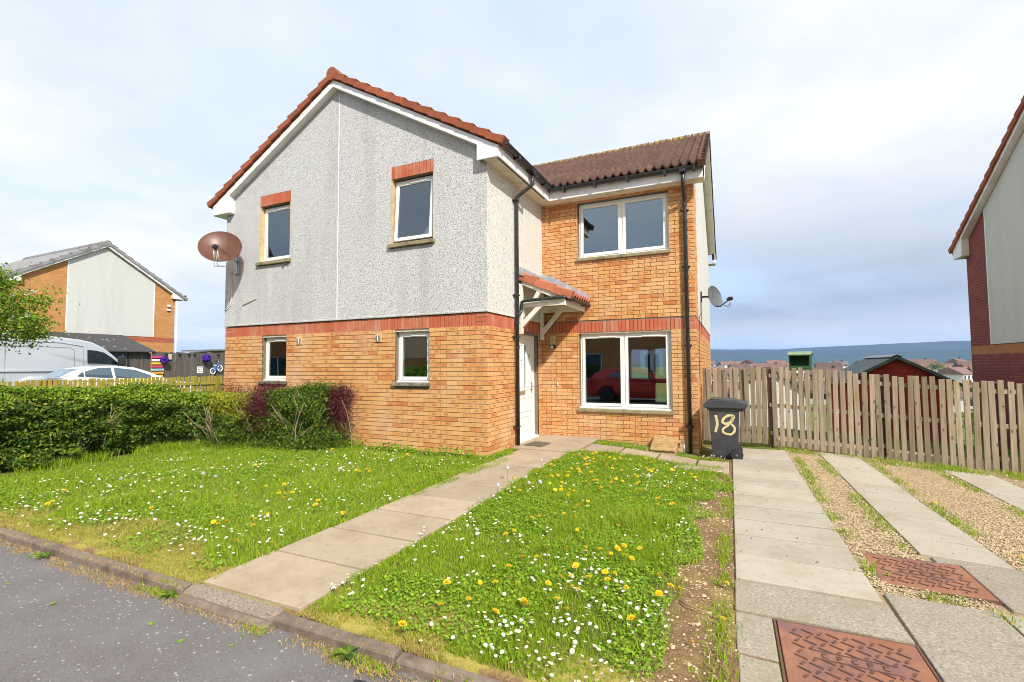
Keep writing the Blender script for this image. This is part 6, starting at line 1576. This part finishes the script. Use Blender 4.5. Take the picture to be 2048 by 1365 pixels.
# ------------------------------------------------------------------ neighbouring houses
M['fbuff'] = far_brick('far_buff_brick', (.56, .27, .085), (.47, .20, .06), (.42, .30, .18))
M['fred'] = far_brick('far_red_brick', (.235, .058, .045), (.185, .045, .045), (.30, .16, .13))
M['forange'] = far_brick('far_orange_band', (.46, .20, .075), (.40, .15, .05), (.35, .2, .12))
M['fredband'] = far_brick('far_red_band', (.42, .10, .05), (.36, .09, .05), (.42, .25, .18))
def gable_house(name, label, Xp, sd, Y0, Y1, zg, ze, SLP, depth, mbrick, panel, zpan, band, mband, mtile, mverge, nver, mpan, dz=.1):
    h = thing(name, label, 'house', (Xp, (Y0+Y1)/2, zg))
    F = Fr((Xp, 0, 0), (0, 1, 0), (sd, 0, 0)); ym = (Y0+Y1)/2; apex = ze+dz+SLP*(Y1-Y0)/2
    F2 = F if sd > 0 else F
    zt = lambda y: apex-SLP*abs(y-ym)
    mb = MB(); mb.prism(F, [(Y0, zg), (Y1, zg), (Y1, band[0]), (Y0, band[0])], -depth, 0); obj('lower_wall', mb, mbrick[0], h)
    mb = MB(); mb.prism(F, [(Y0, band[0]), (Y1, band[0]), (Y1, band[1]), (Y0, band[1])], -depth, .004); obj('band_course', mb, mband, h)
    mb = MB(); mb.prism(F, [(Y0, band[1]), (Y1, band[1]), (Y1, zt(Y1)), (ym, apex), (Y0, zt(Y0))], -depth, 0); obj('upper_wall', mb, mbrick[1], h)
    a, b = panel; mb = MB(); pts = [(a, zpan), (b, zpan), (b, zt(b)-.03)]
    if a < ym < b: pts.append((ym, apex-.03))
    pts.append((a, zt(a)-.03)); mb.prism(F, pts, -.05, .018); obj('roughcast_panel', mb, mpan, h)
    for y in (a, b): mb = MB(); mb.box(F, y-.02, y+.02, 0, .024, zpan, zt(y)-.04); obj('stop_bead', mb, M['white'], h)
    ov = .35; top = apex+.16
    tt_ = lambda y: top-SLP*abs(y-ym)
    for s, ye in ((-1, Y0), (1, Y1)):
        yo = ye+s*ov; yi = ye-s*.18
        mb = MB(); mb.prism(F, [(ym, top), (yo, tt_(yo)), (yo, ze-.02), (yi, ze-.02), (yi, tt_(yi)-.15), (ym, top-.15)], .14, .16); obj('barge_board', mb, M['fascia'], h)
        mb = MB(); mb.prism(F, [(yo, ze-.02), (yo, ze), (yi, ze), (yi, ze-.02)], 0, .14); mb.prism(F, [(yi-.01, ze), (yi-.01, tt_(yi)-.15), (yi+.01, tt_(yi)-.15), (yi+.01, ze)], 0, .14); obj('eaves_box', mb, M['soffit'], h)
        mb = MB(); mb.prism(F, [(ym, top-.15), (yi, tt_(yi)-.15), (yi, tt_(yi)-.135), (ym, top-.135)], 0, .14); obj('verge_soffit', mb, M['fascia'], h)
        mb = MB(); mb.prism(F, [(yo-.01, ze-.02), (yo-.01, ze+.2), (yo+.01, ze+.2), (yo+.01, ze-.02)], -depth, .14); obj('fascia', mb, M['fascia'], h)
        g = MB(); g.tube([F.p(yo+s*.06, .14, ze+.17), F.p(yo+s*.06, -depth, ze+.17)], .055, 8); obj('gutter', g, M['gutter'], h)
        mb = MB(); mb.prism(F, [(ym, top-.02), (yo+s*.08, tt_(yo+s*.08)-.02), (yo+s*.08, tt_(yo+s*.08)+.05), (ym, top+.05)], -depth, .13); r_ = obj('tiled_roof', mb, mtile, h)
        verge_run(r_, Fr((Xp+sd*.15, 0, 0), (0, 1, 0), (sd, 0, 0)), ym, top+.02, yo+s*.12, tt_(yo+s*.12)+.02, nver, mverge, .06, .12, .1)
    mb = MB(); Mx = Matrix.Translation((Xp+sd*.2, ym, top-.0)) @ Matrix.Rotation(-sd*math.pi/2, 4, 'Y')
    for i in range(int(depth/.45)): mb.lathe([(.13, i*.45), (.12, i*.45+.44)], 12, Mx)
    obj('ridge_tile', mb, mverge, h); return h, F
lh_, FLh = gable_house('neighbour_house', 'house with grey tiled roof and a pale panel in its orange brick gable, far left', -21.6, 1, 1.74, 7.65, -.1, 4.86, .625, 8, (M['fbuff'], M['fbuff']), (3.40, 6.70), 2.90, (2.66, 2.88), M['fredband'], M['tile_grey'], M['tile_grey'], 11, M['rough_far'])
mb = MB(); mb.box(FLh, 7.25, 7.42, 0, .08, 4.22, 4.31); obj('security_light', mb, M['white'], lh_, bevel=.02)
mb = MB(); mb.box(FLh, 7.27, 7.42, 0, .09, 4.42, 4.52); obj('security_light', mb, M['white'], lh_, bevel=.02)
mb = MB(); mb.tube([(-22.0, 1.0, 5.0), (-22.0, 1.0, 6.5)], .02, 6)
for z in np.linspace(6.0, 6.45, 6): mb.tube([(-22.0, .93, z), (-22.0, 1.07, z)], .008, 4)
obj('tv_aerial', mb, M['metal'], lh_)
dp3 = MB(); dp3.tube([(-21.55, 7.72, 4.85), (-21.55, 7.72, -.1)], .035, 8); obj('downpipe', dp3, M['white'], lh_)
rh_, FRh = gable_house('neighbour_house', 'dark red brick house with grey roughcast gable at the right edge', 9.5, -1, 2.5, 10.1, -.9, 4.36, .585, 8, (M['fred'], M['fred']), (3.65, 8.95), 1.90, (1.665, 1.885), M['forange'], M['tile_red'], M['verge'], 15, M['rough_far'], .33)

# red garden shed, bird table behind the fence
rs = thing('red_shed', 'red boarded garden shed with dark green corrugated roof behind the timber fence', 'shed', (7.35, 9.3, -1))
M['redpaint'] = woodmat('faded_red_boards', (.25, .030, .018), (.34, .055, .03), (.17, .022, .018), .14, (1.6, 34, 34))
FSd = Fr((0, 8.2, 0), (1, 0, 0), (0, -1, 0))
mb = MB(); mb.prism(FSd, [(6.32, -1.3), (8.38, -1.3), (8.38, .98), (7.35, 1.56), (6.32, .98)], -2.4, -.02); obj('shed_body', mb, M['redpaint'], rs)
for i in range(20):
    z0 = -1.2+i*.14; z1 = z0+.135
    if z0 > 1.5: break
    hw = lambda z: 1.03 if z <= .98 else max(.02, 1.03*(1.56-z)/.58)
    mb = MB(); mb.prism(FSd, [(7.35-hw(z0), z0), (7.35+hw(z0), z0), (7.35+hw(min(z1, 1.555)), min(z1, 1.555)), (7.35-hw(min(z1, 1.555)), min(z1, 1.555))], -.02, .006+.004*(i % 2)); obj('cladding_board', mb, M['redpaint'], rs)
M['greenroof'] = noisy('dark_green_sheet', (.045, .065, .058), (.075, .10, .09), 6, .55, c3=(.12, .15, .15), s3=3)
for s in (-1, 1):
    n = 46; q = []; 
    for i in range(n+1):
        y = 8.05+2.75*i/n; dz = .016*math.sin(i*math.pi*.72*2/1.44)
        for d in (0, 1.30): q.append((7.35+s*d, y, 1.635-.565*d+dz))
    fs = [(2*i, 2*i+1, 2*i+3, 2*i+2) for i in range(n)]; mb = MB(); mb.add(q, fs); q2 = [(x, y, z-.012) for x, y, z in q]; mb.add(q2, [f[::-1] for f in fs]); obj('roof_sheet', mb, M['greenroof'], rs, fix=False)
    mb = MB(); mb.prism(FSd, [(7.35, 1.64), (7.35+s*1.31, .90), (7.35+s*1.31, .82), (7.35, 1.555)], .13, .16); obj('barge_board', mb, M['greenroof'], rs)
mb = MB(); mb.prism(FSd, [(7.22, 1.60), (7.35, 1.672), (7.48, 1.60), (7.35, 1.655)], -2.6, .15); obj('ridge_cap', mb, M['lead'], rs)
bt = thing('bird_table', 'green wooden bird table with pitched lid standing behind the timber fence', 'bird table', (4.96, 5.42, -.3))
M['greenpaint'] = noisy('bottle_green_paint', (.025, .085, .032), (.045, .13, .055), 8, .6, .3, 80); M['greenlid'] = noisy('pale_green_lid', (.16, .25, .13), (.24, .33, .20), 8, .7)
Fb = Fr((4.96, 5.42, 0), (math.cos(-.25), math.sin(-.25), 0), (math.sin(-.25), -math.cos(-.25), 0))
mb = MB(); mb.box(Fb, -.04, .04, -.04, .04, -.5, 1.30); obj('post', mb, M['greenpaint'], bt)
mb = MB(); mb.box(Fb, -.20, .20, -.16, .17, 1.30, 1.335); obj('tray', mb, M['greenpaint'], bt, bevel=.004)
mb = MB(); mb.box(Fb, -.20, .20, .15, .172, 1.34, 1.405); obj('tray_lip', mb, M['greenpaint'], bt)
mb = MB(); mb.box(Fb, -.18, .18, -.155, -.14, 1.335, 1.63); obj('back_panel', mb, M['greenpaint'], bt)
for s in (-1, 1): mb = MB(); mb.box(Fb, s*.19-.012, s*.19+.012, -.15, .15, 1.335, 1.64); obj('side_panel', mb, M['greenpaint'], bt)
mb = MB(); mb.prism(Fr(Fb.p(0, 0, 0), Fb.n, Fb.u), [(-.22, 1.655), (.0, 1.72), (.22, 1.655), (.22, 1.63), (0, 1.69), (-.22, 1.63)], -.225, .225); obj('lid', mb, M['greenlid'], bt, bevel=.004)
# brown roofed outhouse glimpsed beside the bird table
sh3 = thing('outhouse', 'brown pitched outhouse roof just above the fence beside the bird table', 'outhouse', (5.1, 22, -3))
mb = MB(); mb.prism(Fr((0, 22, 0), (1, 0, 0), (0, -1, 0)), [(3.7, -6), (7.2, -6), (7.2, -.1), (5.45, 1.05), (3.7, -.1)], -4, 0); obj('wall', mb, M['rough_cream'], sh3)
mb = MB(); mb.prism(Fr((0, 22, 0), (1, 0, 0), (0, -1, 0)), [(3.4, -.25), (5.45, 1.1), (7.5, -.25), (7.5, -.10), (5.45, 1.25), (3.4, -.10)], -4.2, .2); obj('roof', mb, M['tile'], sh3)

# ------------------------------------------------------------------ vehicles
def prof_body(F, prof, hw):
    mb = MB(); k = len(prof); q = [F.p(s, -hw(s, z), z) for s, z in prof]+[F.p(s, hw(s, z), z) for s, z in prof]
    mb.add(q, [tuple(range(k-1, -1, -1)), tuple(range(k, 2*k))]+[(i, (i+1) % k, (i+1) % k+k, i+k) for i in range(k)]); return mb
def side_panel(F, pts, hw, off=.006, sides=(1, -1)):
    mb = MB()
    for sg in sides:
        k = len(pts); q = [F.p(s, sg*(hw(s, z)+off), z) for s, z in pts]+[F.p(s, sg*(hw(s, z)-.01), z) for s, z in pts]
        mb.add(q, [tuple(range(k)), tuple(range(2*k-1, k-1, -1))]+[(i, i+k, (i+1) % k+k, (i+1) % k) for i in range(k)])
    return mb
def strip(F, pts, hw, f=.88, off=.008):
    """glass following the roof profile, pts = [(s, z)]"""
    mb = MB(); q = []
    for i, (s, z) in enumerate(pts):
        a = pts[max(i-1, 0)]; b = pts[min(i+1, len(pts)-1)]; d = Vector((b[0]-a[0], b[1]-a[1])).normalized(); nx, nz = -d.y, d.x
        if nz < 0: nx, nz = -nx, -nz
        for e in (1, -1): q.append(F.p(s+nx*off, e*hw(s, z)*f, z+nz*off))
    mb.add(q, [(2*i, 2*i+1, 2*i+3, 2*i+2) for i in range(len(pts)-1)]); return mb
def wheel(F, par, s, n, r, sg):
    ax = F.n*sg; c = F.p(s, n*sg, r); rot = ax.to_track_quat('Z', 'Y').to_matrix().to_4x4(); Mx = Matrix.Translation(c) @ rot
    mb = MB(); mb.lathe([(r*.66, -.10), (r*.97, -.10), (r, -.07), (r, .07), (r*.97, .10), (r*.66, .10)], 26, Mx); w = obj('wheel', mb, M['black'], par)
    mb = MB(); mb.lathe([(.02, .085), (r*.2, .085), (r*.25, .05), (r*.58, .07), (r*.66, .10)], 20, Mx, caps=False); obj('rim', mb, M['metal'], w)
def arch(s0, r, n=9): return [(s0+r*math.cos(a), .20+.14+(r)*math.sin(a)) for a in np.linspace(0, math.pi, n)]
def saloon(name, label, F, paint, fast=False, hatch=False):
    t = thing(name, label, 'car', tuple(F.o)); L = 4.45
    hw = lambda s, z: .89*(1-.10*abs(2*s/L-1)**4)*(1.0 if z < .95 else 1-.30*(z-.95)/.5)*(.96 if z < .35 else 1)
    body = [(.10, .24)]+[(.45, .24)]+[p for p in reversed(arch(.85, .36))]+[(1.5, .22), (2.8, .22)]+[p for p in reversed(arch(3.55, .36))]+[(4.2, .24), (4.38, .30), (4.44, .50), (4.38, .70), (4.1, .83), (3.25, .97), (2.4, 1.0), (1.2, 1.05)]
    body += ([(.55, 1.12), (.22, 1.14), (.04, 1.06), (-.02, .75), (0, .42)] if not hatch else [(.4, 1.02), (.12, .98), (.02, .80), (0, .42)])
    obj('body', prof_body(F, body, hw), paint, t, bevel=.035, seg=3)
    gp = [(.42, 1.10), (.75, 1.27), (1.05, 1.38), (1.45, 1.435), (1.9, 1.44), (2.35, 1.39), (2.75, 1.24), (3.30, .955)] if not hatch else [(.12, .96), (.30, 1.20), (.62, 1.38), (1.2, 1.45), (1.8, 1.46), (2.3, 1.40), (2.75, 1.22), (3.25, .955)]
    hg_ = lambda s, z: .86*(1-.10*abs(2*s/L-1)**4)*(1-.34*max(0, z-.95)/.5)
    roof = obj('cabin', prof_body(F, gp, hg_), paint, t, bevel=.03, seg=3)
    obj('rear_window', strip(F, [(gp[0][0]+.06, gp[0][1]+.03), gp[1], (gp[2][0]-.07, gp[2][1]-.03)], hg_, .86, .012), M['carglass'], t, fix=False)
    obj('windscreen', strip(F, [(gp[-3][0]+.02, gp[-3][1]), gp[-2], (gp[-1][0]-.08, gp[-1][1]+.04)], hg_, .9, .012), M['carglass'], t, fix=False)
    z0 = 1.07 if not hatch else 1.0
    for sg in (1, -1):
        for nm, pts in (('rear_quarter_window', [(.86, z0+.07), (1.02, z0+.05), (1.02, z0+.20), (.98, z0+.19)]), ('rear_door_window', [(1.05, z0+.05), (1.72, z0), (1.72, z0+.33), (1.4, z0+.315), (1.05, z0+.21)]), ('front_door_window', [(1.79, z0), (2.95, z0-.05), (2.7, z0+.09), (2.36, z0+.245), (1.79, z0+.33)])):
            obj(nm, side_panel(F, pts, hg_, .006, (sg,)), M['carglass'], t)
        obj('tail_light', side_panel(F, [(.02, .88), (.10, .86), (.42, .98), (.36, 1.05), (.05, 1.03)], hw, .008, (sg,)), noisy('red_lens', (.35, .01, .015), (.45, .02, .02), 5, .2), t)
        obj('headlight', side_panel(F, [(4.05, .62), (4.36, .58), (4.33, .70), (4.05, .80)], hw, .008, (sg,)), M['metal'], t)
        mm = MB(); mm.box(Fr(F.p(2.80, sg*.93, 1.02), F.u, F.n*sg), -.09, .09, -.06, .10, -.06, .08); obj('door_mirror', mm, paint, t, bevel=.03)
        for s in (.85, 3.55): wheel(F, t, s, .74, .33, sg)
        dl = MB()
        for s in (1.05, 1.76, 2.98): dl.add([F.p(s-.004, sg*(hw(s, .4)+.002), .35), F.p(s+.004, sg*(hw(s, .4)+.002), .35), F.p(s+.004, sg*(hw(s, .9)+.002), .95), F.p(s-.004, sg*(hw(s, .9)+.002), .95)], [(0, 1, 2, 3)])
        obj('door_seam', dl, M['black'], t, fix=False)
    pl = MB(); pl.box(Fr(F.p(0, 0, 0), F.n, F.u), -.26, .26, -.032, -.012, .62, .73); obj('number_plate', pl, noisy('yellow_plate', (.6, .45, .05), (.65, .5, .08), 3, .5), t)
    return t
M['whitecar'] = noisy('white_car_paint', (.80, .81, .82), (.82, .83, .84), 1, .18, spec=.6)
M['silver'] = noisy('silver_van_paint', (.45, .48, .52), (.49, .52, .56), 1, .28, spec=.6, metal=.2)
M['redcar'] = noisy('red_car_paint', (.55, .02, .012), (.60, .025, .015), 1, .15, spec=.7)
saloon('parked_car', 'white saloon car parked behind the picket fence, in front of the silver van', Fr((-14.85, -.15, .06), (.06, .998, 0), (.998, -.06, 0)), M['whitecar'])
def van(name, label, F):
    t = thing(name, label, 'van', tuple(F.o)); L = 6.0
    hw = lambda s, z: 1.0*(1-.07*max(0, (s-4.2)/1.8)**2)*(1-.13*max(0, z-1.15)/1.4)
    body = [(.05, .42), (.9, .42)]+[p for p in reversed([(1.65+.42*math.cos(a), .42+.48*math.sin(a)) for a in np.linspace(0, math.pi, 9)])]+[(2.4, .38), (4.5, .38)]+[p for p in reversed([(5.1+.40*math.cos(a), .42+.46*math.sin(a)) for a in np.linspace(0, math.pi, 9)])]+[(5.85, .40), (5.98, .55), (5.96, .95), (5.80, 1.15), (5.28, 1.36), (5.02, 1.60), (4.76, 1.86), (4.50, 2.10), (4.20, 2.27), (3.85, 2.36), (3.2, 2.43), (2.2, 2.50), (1.0, 2.53), (.12, 2.50), (.03, 2.40), (0, 1.0)]
    obj('body', prof_body(F, body, hw), M['silver'], t, bevel=.05, seg=3)
    obj('windscreen', strip(F, [(4.60, 2.015), (4.76, 1.86), (5.02, 1.60), (5.22, 1.41)], hw, .86, .012), M['carglass'], t, fix=False)
    for sg in (1, -1):
        obj('door_window', side_panel(F, [(4.02, 1.58), (4.98, 1.50), (4.72, 1.76), (4.48, 1.94), (4.25, 2.00), (4.02, 2.02)], hw, .010, (sg,)), M['carglass'], t)
        for nm, pts, mm in (('side_moulding', [(.15, .80), (1.1, .80), (2.3, .78), (4.4, .78), (4.4, .92), (.15, .92)], M['silver']), ('swage_panel', [(.2, 1.30), (3.7, 1.30), (3.8, 1.38), (.2, 1.38)], M['silver']), ('roof_gutter', [(.1, 2.29), (3.3, 2.235), (3.9, 2.13), (3.9, 2.155), (3.3, 2.265), (.1, 2.32)], M['silver'])):
            obj(nm, side_panel(F, pts, hw, .028, (sg,)), mm, t, bevel=.01)
        sm = MB()
        for (a, b), (c, d) in (((.3, 2.12), (3.55, 2.08)), ((3.55, 2.08), (3.66, 2.02)), ((3.66, 2.02), (3.66, 1.42)), ((2.0, 2.2), (2.0, .8)), ((3.92, 2.1), (3.92, .8))): sm.tube([F.p(a, sg*(hw(a, b)+.001), b), F.p(c, sg*(hw(c, d)+.001), d)], .006, 4)
        obj('panel_seam', sm, M['tile_grey'], t)
        for s in (1.65, 5.1): wheel(F, t, s, .86, .34, sg)
        mm = MB(); mm.box(Fr(F.p(4.95, sg*1.08, 1.62), F.u, F.n*sg), -.10, .08, -.06, .14, -.16, .18); obj('door_mirror', mm, M['black'], t, bevel=.03)
        obj('tail_light', side_panel(F, [(.0, 1.1), (.06, 1.1), (.06, 1.6), (.0, 1.6)], hw, .012, (sg,)), noisy('van_red_lens', (.35, .01, .015), (.45, .02, .02), 5, .2), t)
    return t
van('parked_van', 'silver high roofed panel van behind the white saloon car', Fr((-17.25, -2.15, .04), (.0, 1, 0), (1, 0, 0)))

# across the street: what the window glass mirrors
saloon('parked_car', 'red hatchback parked across the road, seen mirrored in the big window', Fr((-2.1, -9.0, -.15), (1, 0, 0), (0, -1, 0)), M['redcar'], hatch=True)
op = thing('facing_house', 'house across the road, mirrored in the windows, with white front door', 'house', (0, -17, 0)); FO = Fr((0, -14.5, 0), (1, 0, 0), (0, 1, 0))
mb = MB(); wall(mb, FO, -7, 9, -.4, 4.9, [(-.9, .3, -.4, 2.2), (1.6, 3.6, .6, 2.1), (-5, -3, .6, 2.1), (1.6, 3.6, 3.5, 4.6), (-5, -3, 3.5, 4.6)], -.3, 0); obj('wall', mb, M['fbuff'], op)
mb = MB(); mb.box(W0, -7, 9, -22, -14.8, -.4, 4.88); obj('interior', mb, M['roomdark'], op)
mb = MB(); mb.prism(Fr((0, 0, 0), (0, 1, 0), (1, 0, 0)), [(-14.1, 4.8), (-18.2, 7.2), (-22.4, 4.8)], -7.3, 9.3); obj('roof', mb, M['tile'], op)
mb = MB(); mb.box(FO, -.9, .3, -.12, -.04, -.3, 2.2); dd = obj('front_door', mb, M['upvc'], op)
for u in (-.62, -.17):
    mb = MB(); mb.box(FO, u, u+.24, -.04, -.03, 1.0, 1.95); obj('door_pane', mb, M['black'], dd)
for a, b, c, d in ((1.6, 3.6, .6, 2.1), (-5, -3, .6, 2.1), (1.6, 3.6, 3.5, 4.6), (-5, -3, 3.5, 4.6)):
    mb = MB()
    for q in ((a, a+.07, c, d), (b-.07, b, c, d), ((a+b)/2-.05, (a+b)/2+.05, c, d), (a+.07, b-.07, c, c+.07), (a+.07, b-.07, d-.07, d)): mb.box(FO, q[0], q[1], -.14, -.08, q[2], q[3])
    w = obj('window', mb, M['upvc'], op); mb = MB(); mb.box(FO, a+.05, b-.05, -.12, -.11, c+.05, d-.05); obj('glass_pane', mb, M['carglass'], w)
o2 = copy_tree(op); o2.location.x -= 19.0; o2['label'] = 'second house across the road further left, mirrored in the gable windows'
pvm = link('far_pavement', grid_mesh('far_pavement', np.linspace(-60, 60, 30), np.array([-30, -14, -12.1]), lambda X, Y: 0*X-.08, M['concrete'])); pvm['kind'] = 'structure'

# ------------------------------------------------------------------ the valley: town, trees, hills and air
M['twall'] = isl('town_wall', [(0, (.55, .52, .48)), (1, (.74, .72, .68))]); M['troof'] = noisy('town_roof', (.12, .070, .055), (.17, .105, .085), .5, .9, rnd=.4); M['troofg'] = noisy('town_slate', (.15, .14, .145), (.2, .19, .19), .5, .9, rnd=.2)
def town_house(label, kind):
    t = thing('valley_house', label, 'house', (0, 0, 0), 'houses in the valley'); w, d, h, r_ = {'terrace': (14, 7, 5.2, 2.2), 'semi': (9.5, 7.5, 5.0, 2.4), 'bungalow': (10, 7, 4.2, 2.4)}[kind]
    mb = MB(); mb.box(W0, -w/2, w/2, -d/2, d/2, -2.5, h); obj('wall', mb, M['twall'], t)
    Fg = Fr((0, 0, 0), (0, 1, 0), (1, 0, 0)); mb = MB(); mb.prism(Fg, [(-d/2-.4, h-.1), (d/2+.4, h-.1), (0, h+r_)], -w/2-.3, w/2+.3); rf = obj('roof', mb, M['troof'] if kind != 'bungalow' else M['troofg'], t)
    mb = MB(); mb.box(W0, w*.18, w*.18+.9, -.4, .4, h+r_-.6, h+r_+.7); obj('chimney', mb, M['troof'], rf)
    n = int(w/2.4)
    for z in ([1.0, 3.5] if h > 4 else [1.0]):
        for i in range(n):
            x = -w/2+1.2+i*(w-2.4)/(n-1); mb = MB(); mb.box(W0, x-.6, x+.6, -d/2-.03, -d/2+.05, z, z+1.2); obj('window', mb, M['black'], t)
    return t
protos = [town_house('distant white walled house with brown roof in the valley beyond the fence', k) for k in ('terrace', 'semi', 'bungalow')]
protos[2]['label'] = 'distant low house with grey roof in the valley beyond the fence'; protos[2]['group'] = 'low grey roofed houses in the valley'
spots = []
for row, (D, n, a0, a1) in enumerate(((125, 6, -.04, .42), (205, 8, -.05, .40), (265, 10, -.06, .41), (335, 12, -.06, .42))):
    for i in range(n): spots.append((D*rnd.uniform(.95, 1.05), a0+(a1-a0)*(i+.5)/n+rnd.uniform(-.012, .012), row))
first = [True]*3
kw = ('white terrace with brown roof', 'white house with brown roof', 'low house with grey roof')
rw = ('nearest', 'middle', 'farther', 'farthest')
for D, a, row in spots:
    k = 2 if rnd.random() < .28 else (0 if rnd.random() < .55 else 1); p = protos[k]
    o = p if first[k] else copy_tree(p); first[k] = False
    zone = 'above the gate' if a < .055 else 'near the bird table' if a < .15 else 'left of the red shed' if a < .20 else 'behind the red shed' if a < .31 else 'right of the red shed'
    o['label'] = rw[row]+' valley row, '+kw[k]+', '+zone
    x, y = CX+D*math.sin(a), CY+D*math.cos(a); o.location = (x, y, (-10.2, -7.6, -6.1, -4.3)[row]+rnd.uniform(-.5, .5)); o.rotation_euler = (0, 0, -a+rnd.choice((0, 0, .35, -.4, 1.3))+rnd.uniform(-.15, .15))
M['ftree'] = isl('distant_tree', [(0, (.06, .11, .02)), (.6, (.10, .16, .03)), (1, (.17, .22, .04))])
for i, (D, a, hgt, lab) in enumerate(((62, .372, 4.6, 'yellowish green garden tree between the red shed and the dark red brick house'), (70, .345, 3.6, 'small dark bush beside the red shed gable in the valley'), (140, .21, 6, 'far green tree among the valley roofs, to the left of the red shed'), (150, .05, 6, 'far green tree among the valley roofs, left of the bird table'), (235, .30, 8, 'far green tree behind the red shed roof'))):
    x, y = CX+D*math.sin(a), CY+D*math.cos(a); z = float(terrain(x, y)); t = thing('valley_tree', lab, 'tree', (x, y, z))
    mb = MB(); mb.tube([(x, y, z-1), (x, y, z+hgt*.5)], .18, 6); obj('trunk', mb, M['bark'], t)
    d = nrg.normal(0, 1, (900, 3)); d /= np.linalg.norm(d, axis=1)[:, None]; Pq = np.array((x, y, z+hgt*.62))+d*np.array((hgt*.42, hgt*.42, hgt*.40))*nrg.uniform(.6, 1.1, (900, 1)); leafcloud('crown', Pq, d, nrg.uniform(.3, .6, 900)*hgt/6, M['ftree'], t)
def hills_z(X, Y):
    D = np.hypot(X-CX, Y-CY); a = np.arctan2(X-CX, Y-CY)
    r_ = np.interp(a, [-1.6, -.9, -.3, -.03, .03, .075, .12, .2, .28, .35, .5, .9, 1.6], [70, 90, 110, 112, 106, 97, 104, 116, 124, 128, 122, 100, 60])
    r_ = r_+7*(vnoise(a*22, a*0, 1.0, 301)-.5)+3*(vnoise(a*90, a*0, 1.0, 302)-.5)
    s = np.clip((D-1700)/(4000-1700), 0, 1); prof = s*s*(3-2*s); rough = (vnoise(X/420, Y/420, 1.0, 303)-.5)*36*np.sin(np.pi*np.clip(s, 0, 1))
    back = np.clip((D-4000)/1500, 0, 1)
    return -22+(r_+22)*prof+rough*.8-60*back
def hill_build(t, b):
    p = t.pos(); z = t.new('ShaderNodeSeparateXYZ', {0: p}).outputs[2]; n = t.noise(p, .0022, 5, .6); n2 = t.noise(p, .009, 4, .6)
    moor = t.mix(t.rng(n2, .35, .65), C4((.03, .032, .022)), C4((.055, .05, .032))); fld = t.mix(t.rng(n, .4, .6), C4((.03, .055, .028)), C4((.05, .075, .035)))
    wood = t.rng(n2, .56, .62); low = t.mix(wood, fld, C4((.018, .035, .018)))
    t.set(b, 'Base Color', t.mix(t.rng(t.math('ADD', z, t.math('MULTIPLY', n, 60)), 55, 85), low, moor))
M['hill'] = mat('moorland', (.07, .08, .04), 1.0, hill_build, 0)
aa = np.linspace(-1.5, 1.5, 240); DD = np.concatenate([np.linspace(1650, 4000, 40), np.linspace(4060, 5500, 8)])
A_, D_ = np.meshgrid(aa, DD); X = CX+D_*np.sin(A_); Y = CY+D_*np.cos(A_); V = np.stack([X, Y, hills_z(X, Y)], -1).reshape(-1, 3); nx, ny = len(aa), len(DD)
i = np.arange(nx-1)[None]; j = np.arange(ny-1)[:, None]; q = j*nx+i
hl = link('hills', np_mesh('hills', V, np.stack([q, q+1, q+nx+1, q+nx], -1).reshape(-1), np.full((nx-1)*(ny-1), 4), M['hill'], True)); hl['kind'] = 'structure'

mh = bpy.data.materials.new('haze_air'); mh.use_nodes = True; th_ = NT(mh.node_tree); th_.n.clear(); oh = th_.new('ShaderNodeOutputMaterial')
vol = th_.new('ShaderNodeVolumePrincipled', {'Color': (.34, .54, 1.0, 1), 'Density': HAZE, 'Anisotropy': 0.0}); th_.l.new(vol.outputs[0], oh.inputs['Volume'])
if HAZE > 0:
    mb = MB(); mb.box(W0, -7600, 7600, -7600, 7600, -120, 165); hz = obj('haze', mb, mh); hz['kind'] = 'stuff'
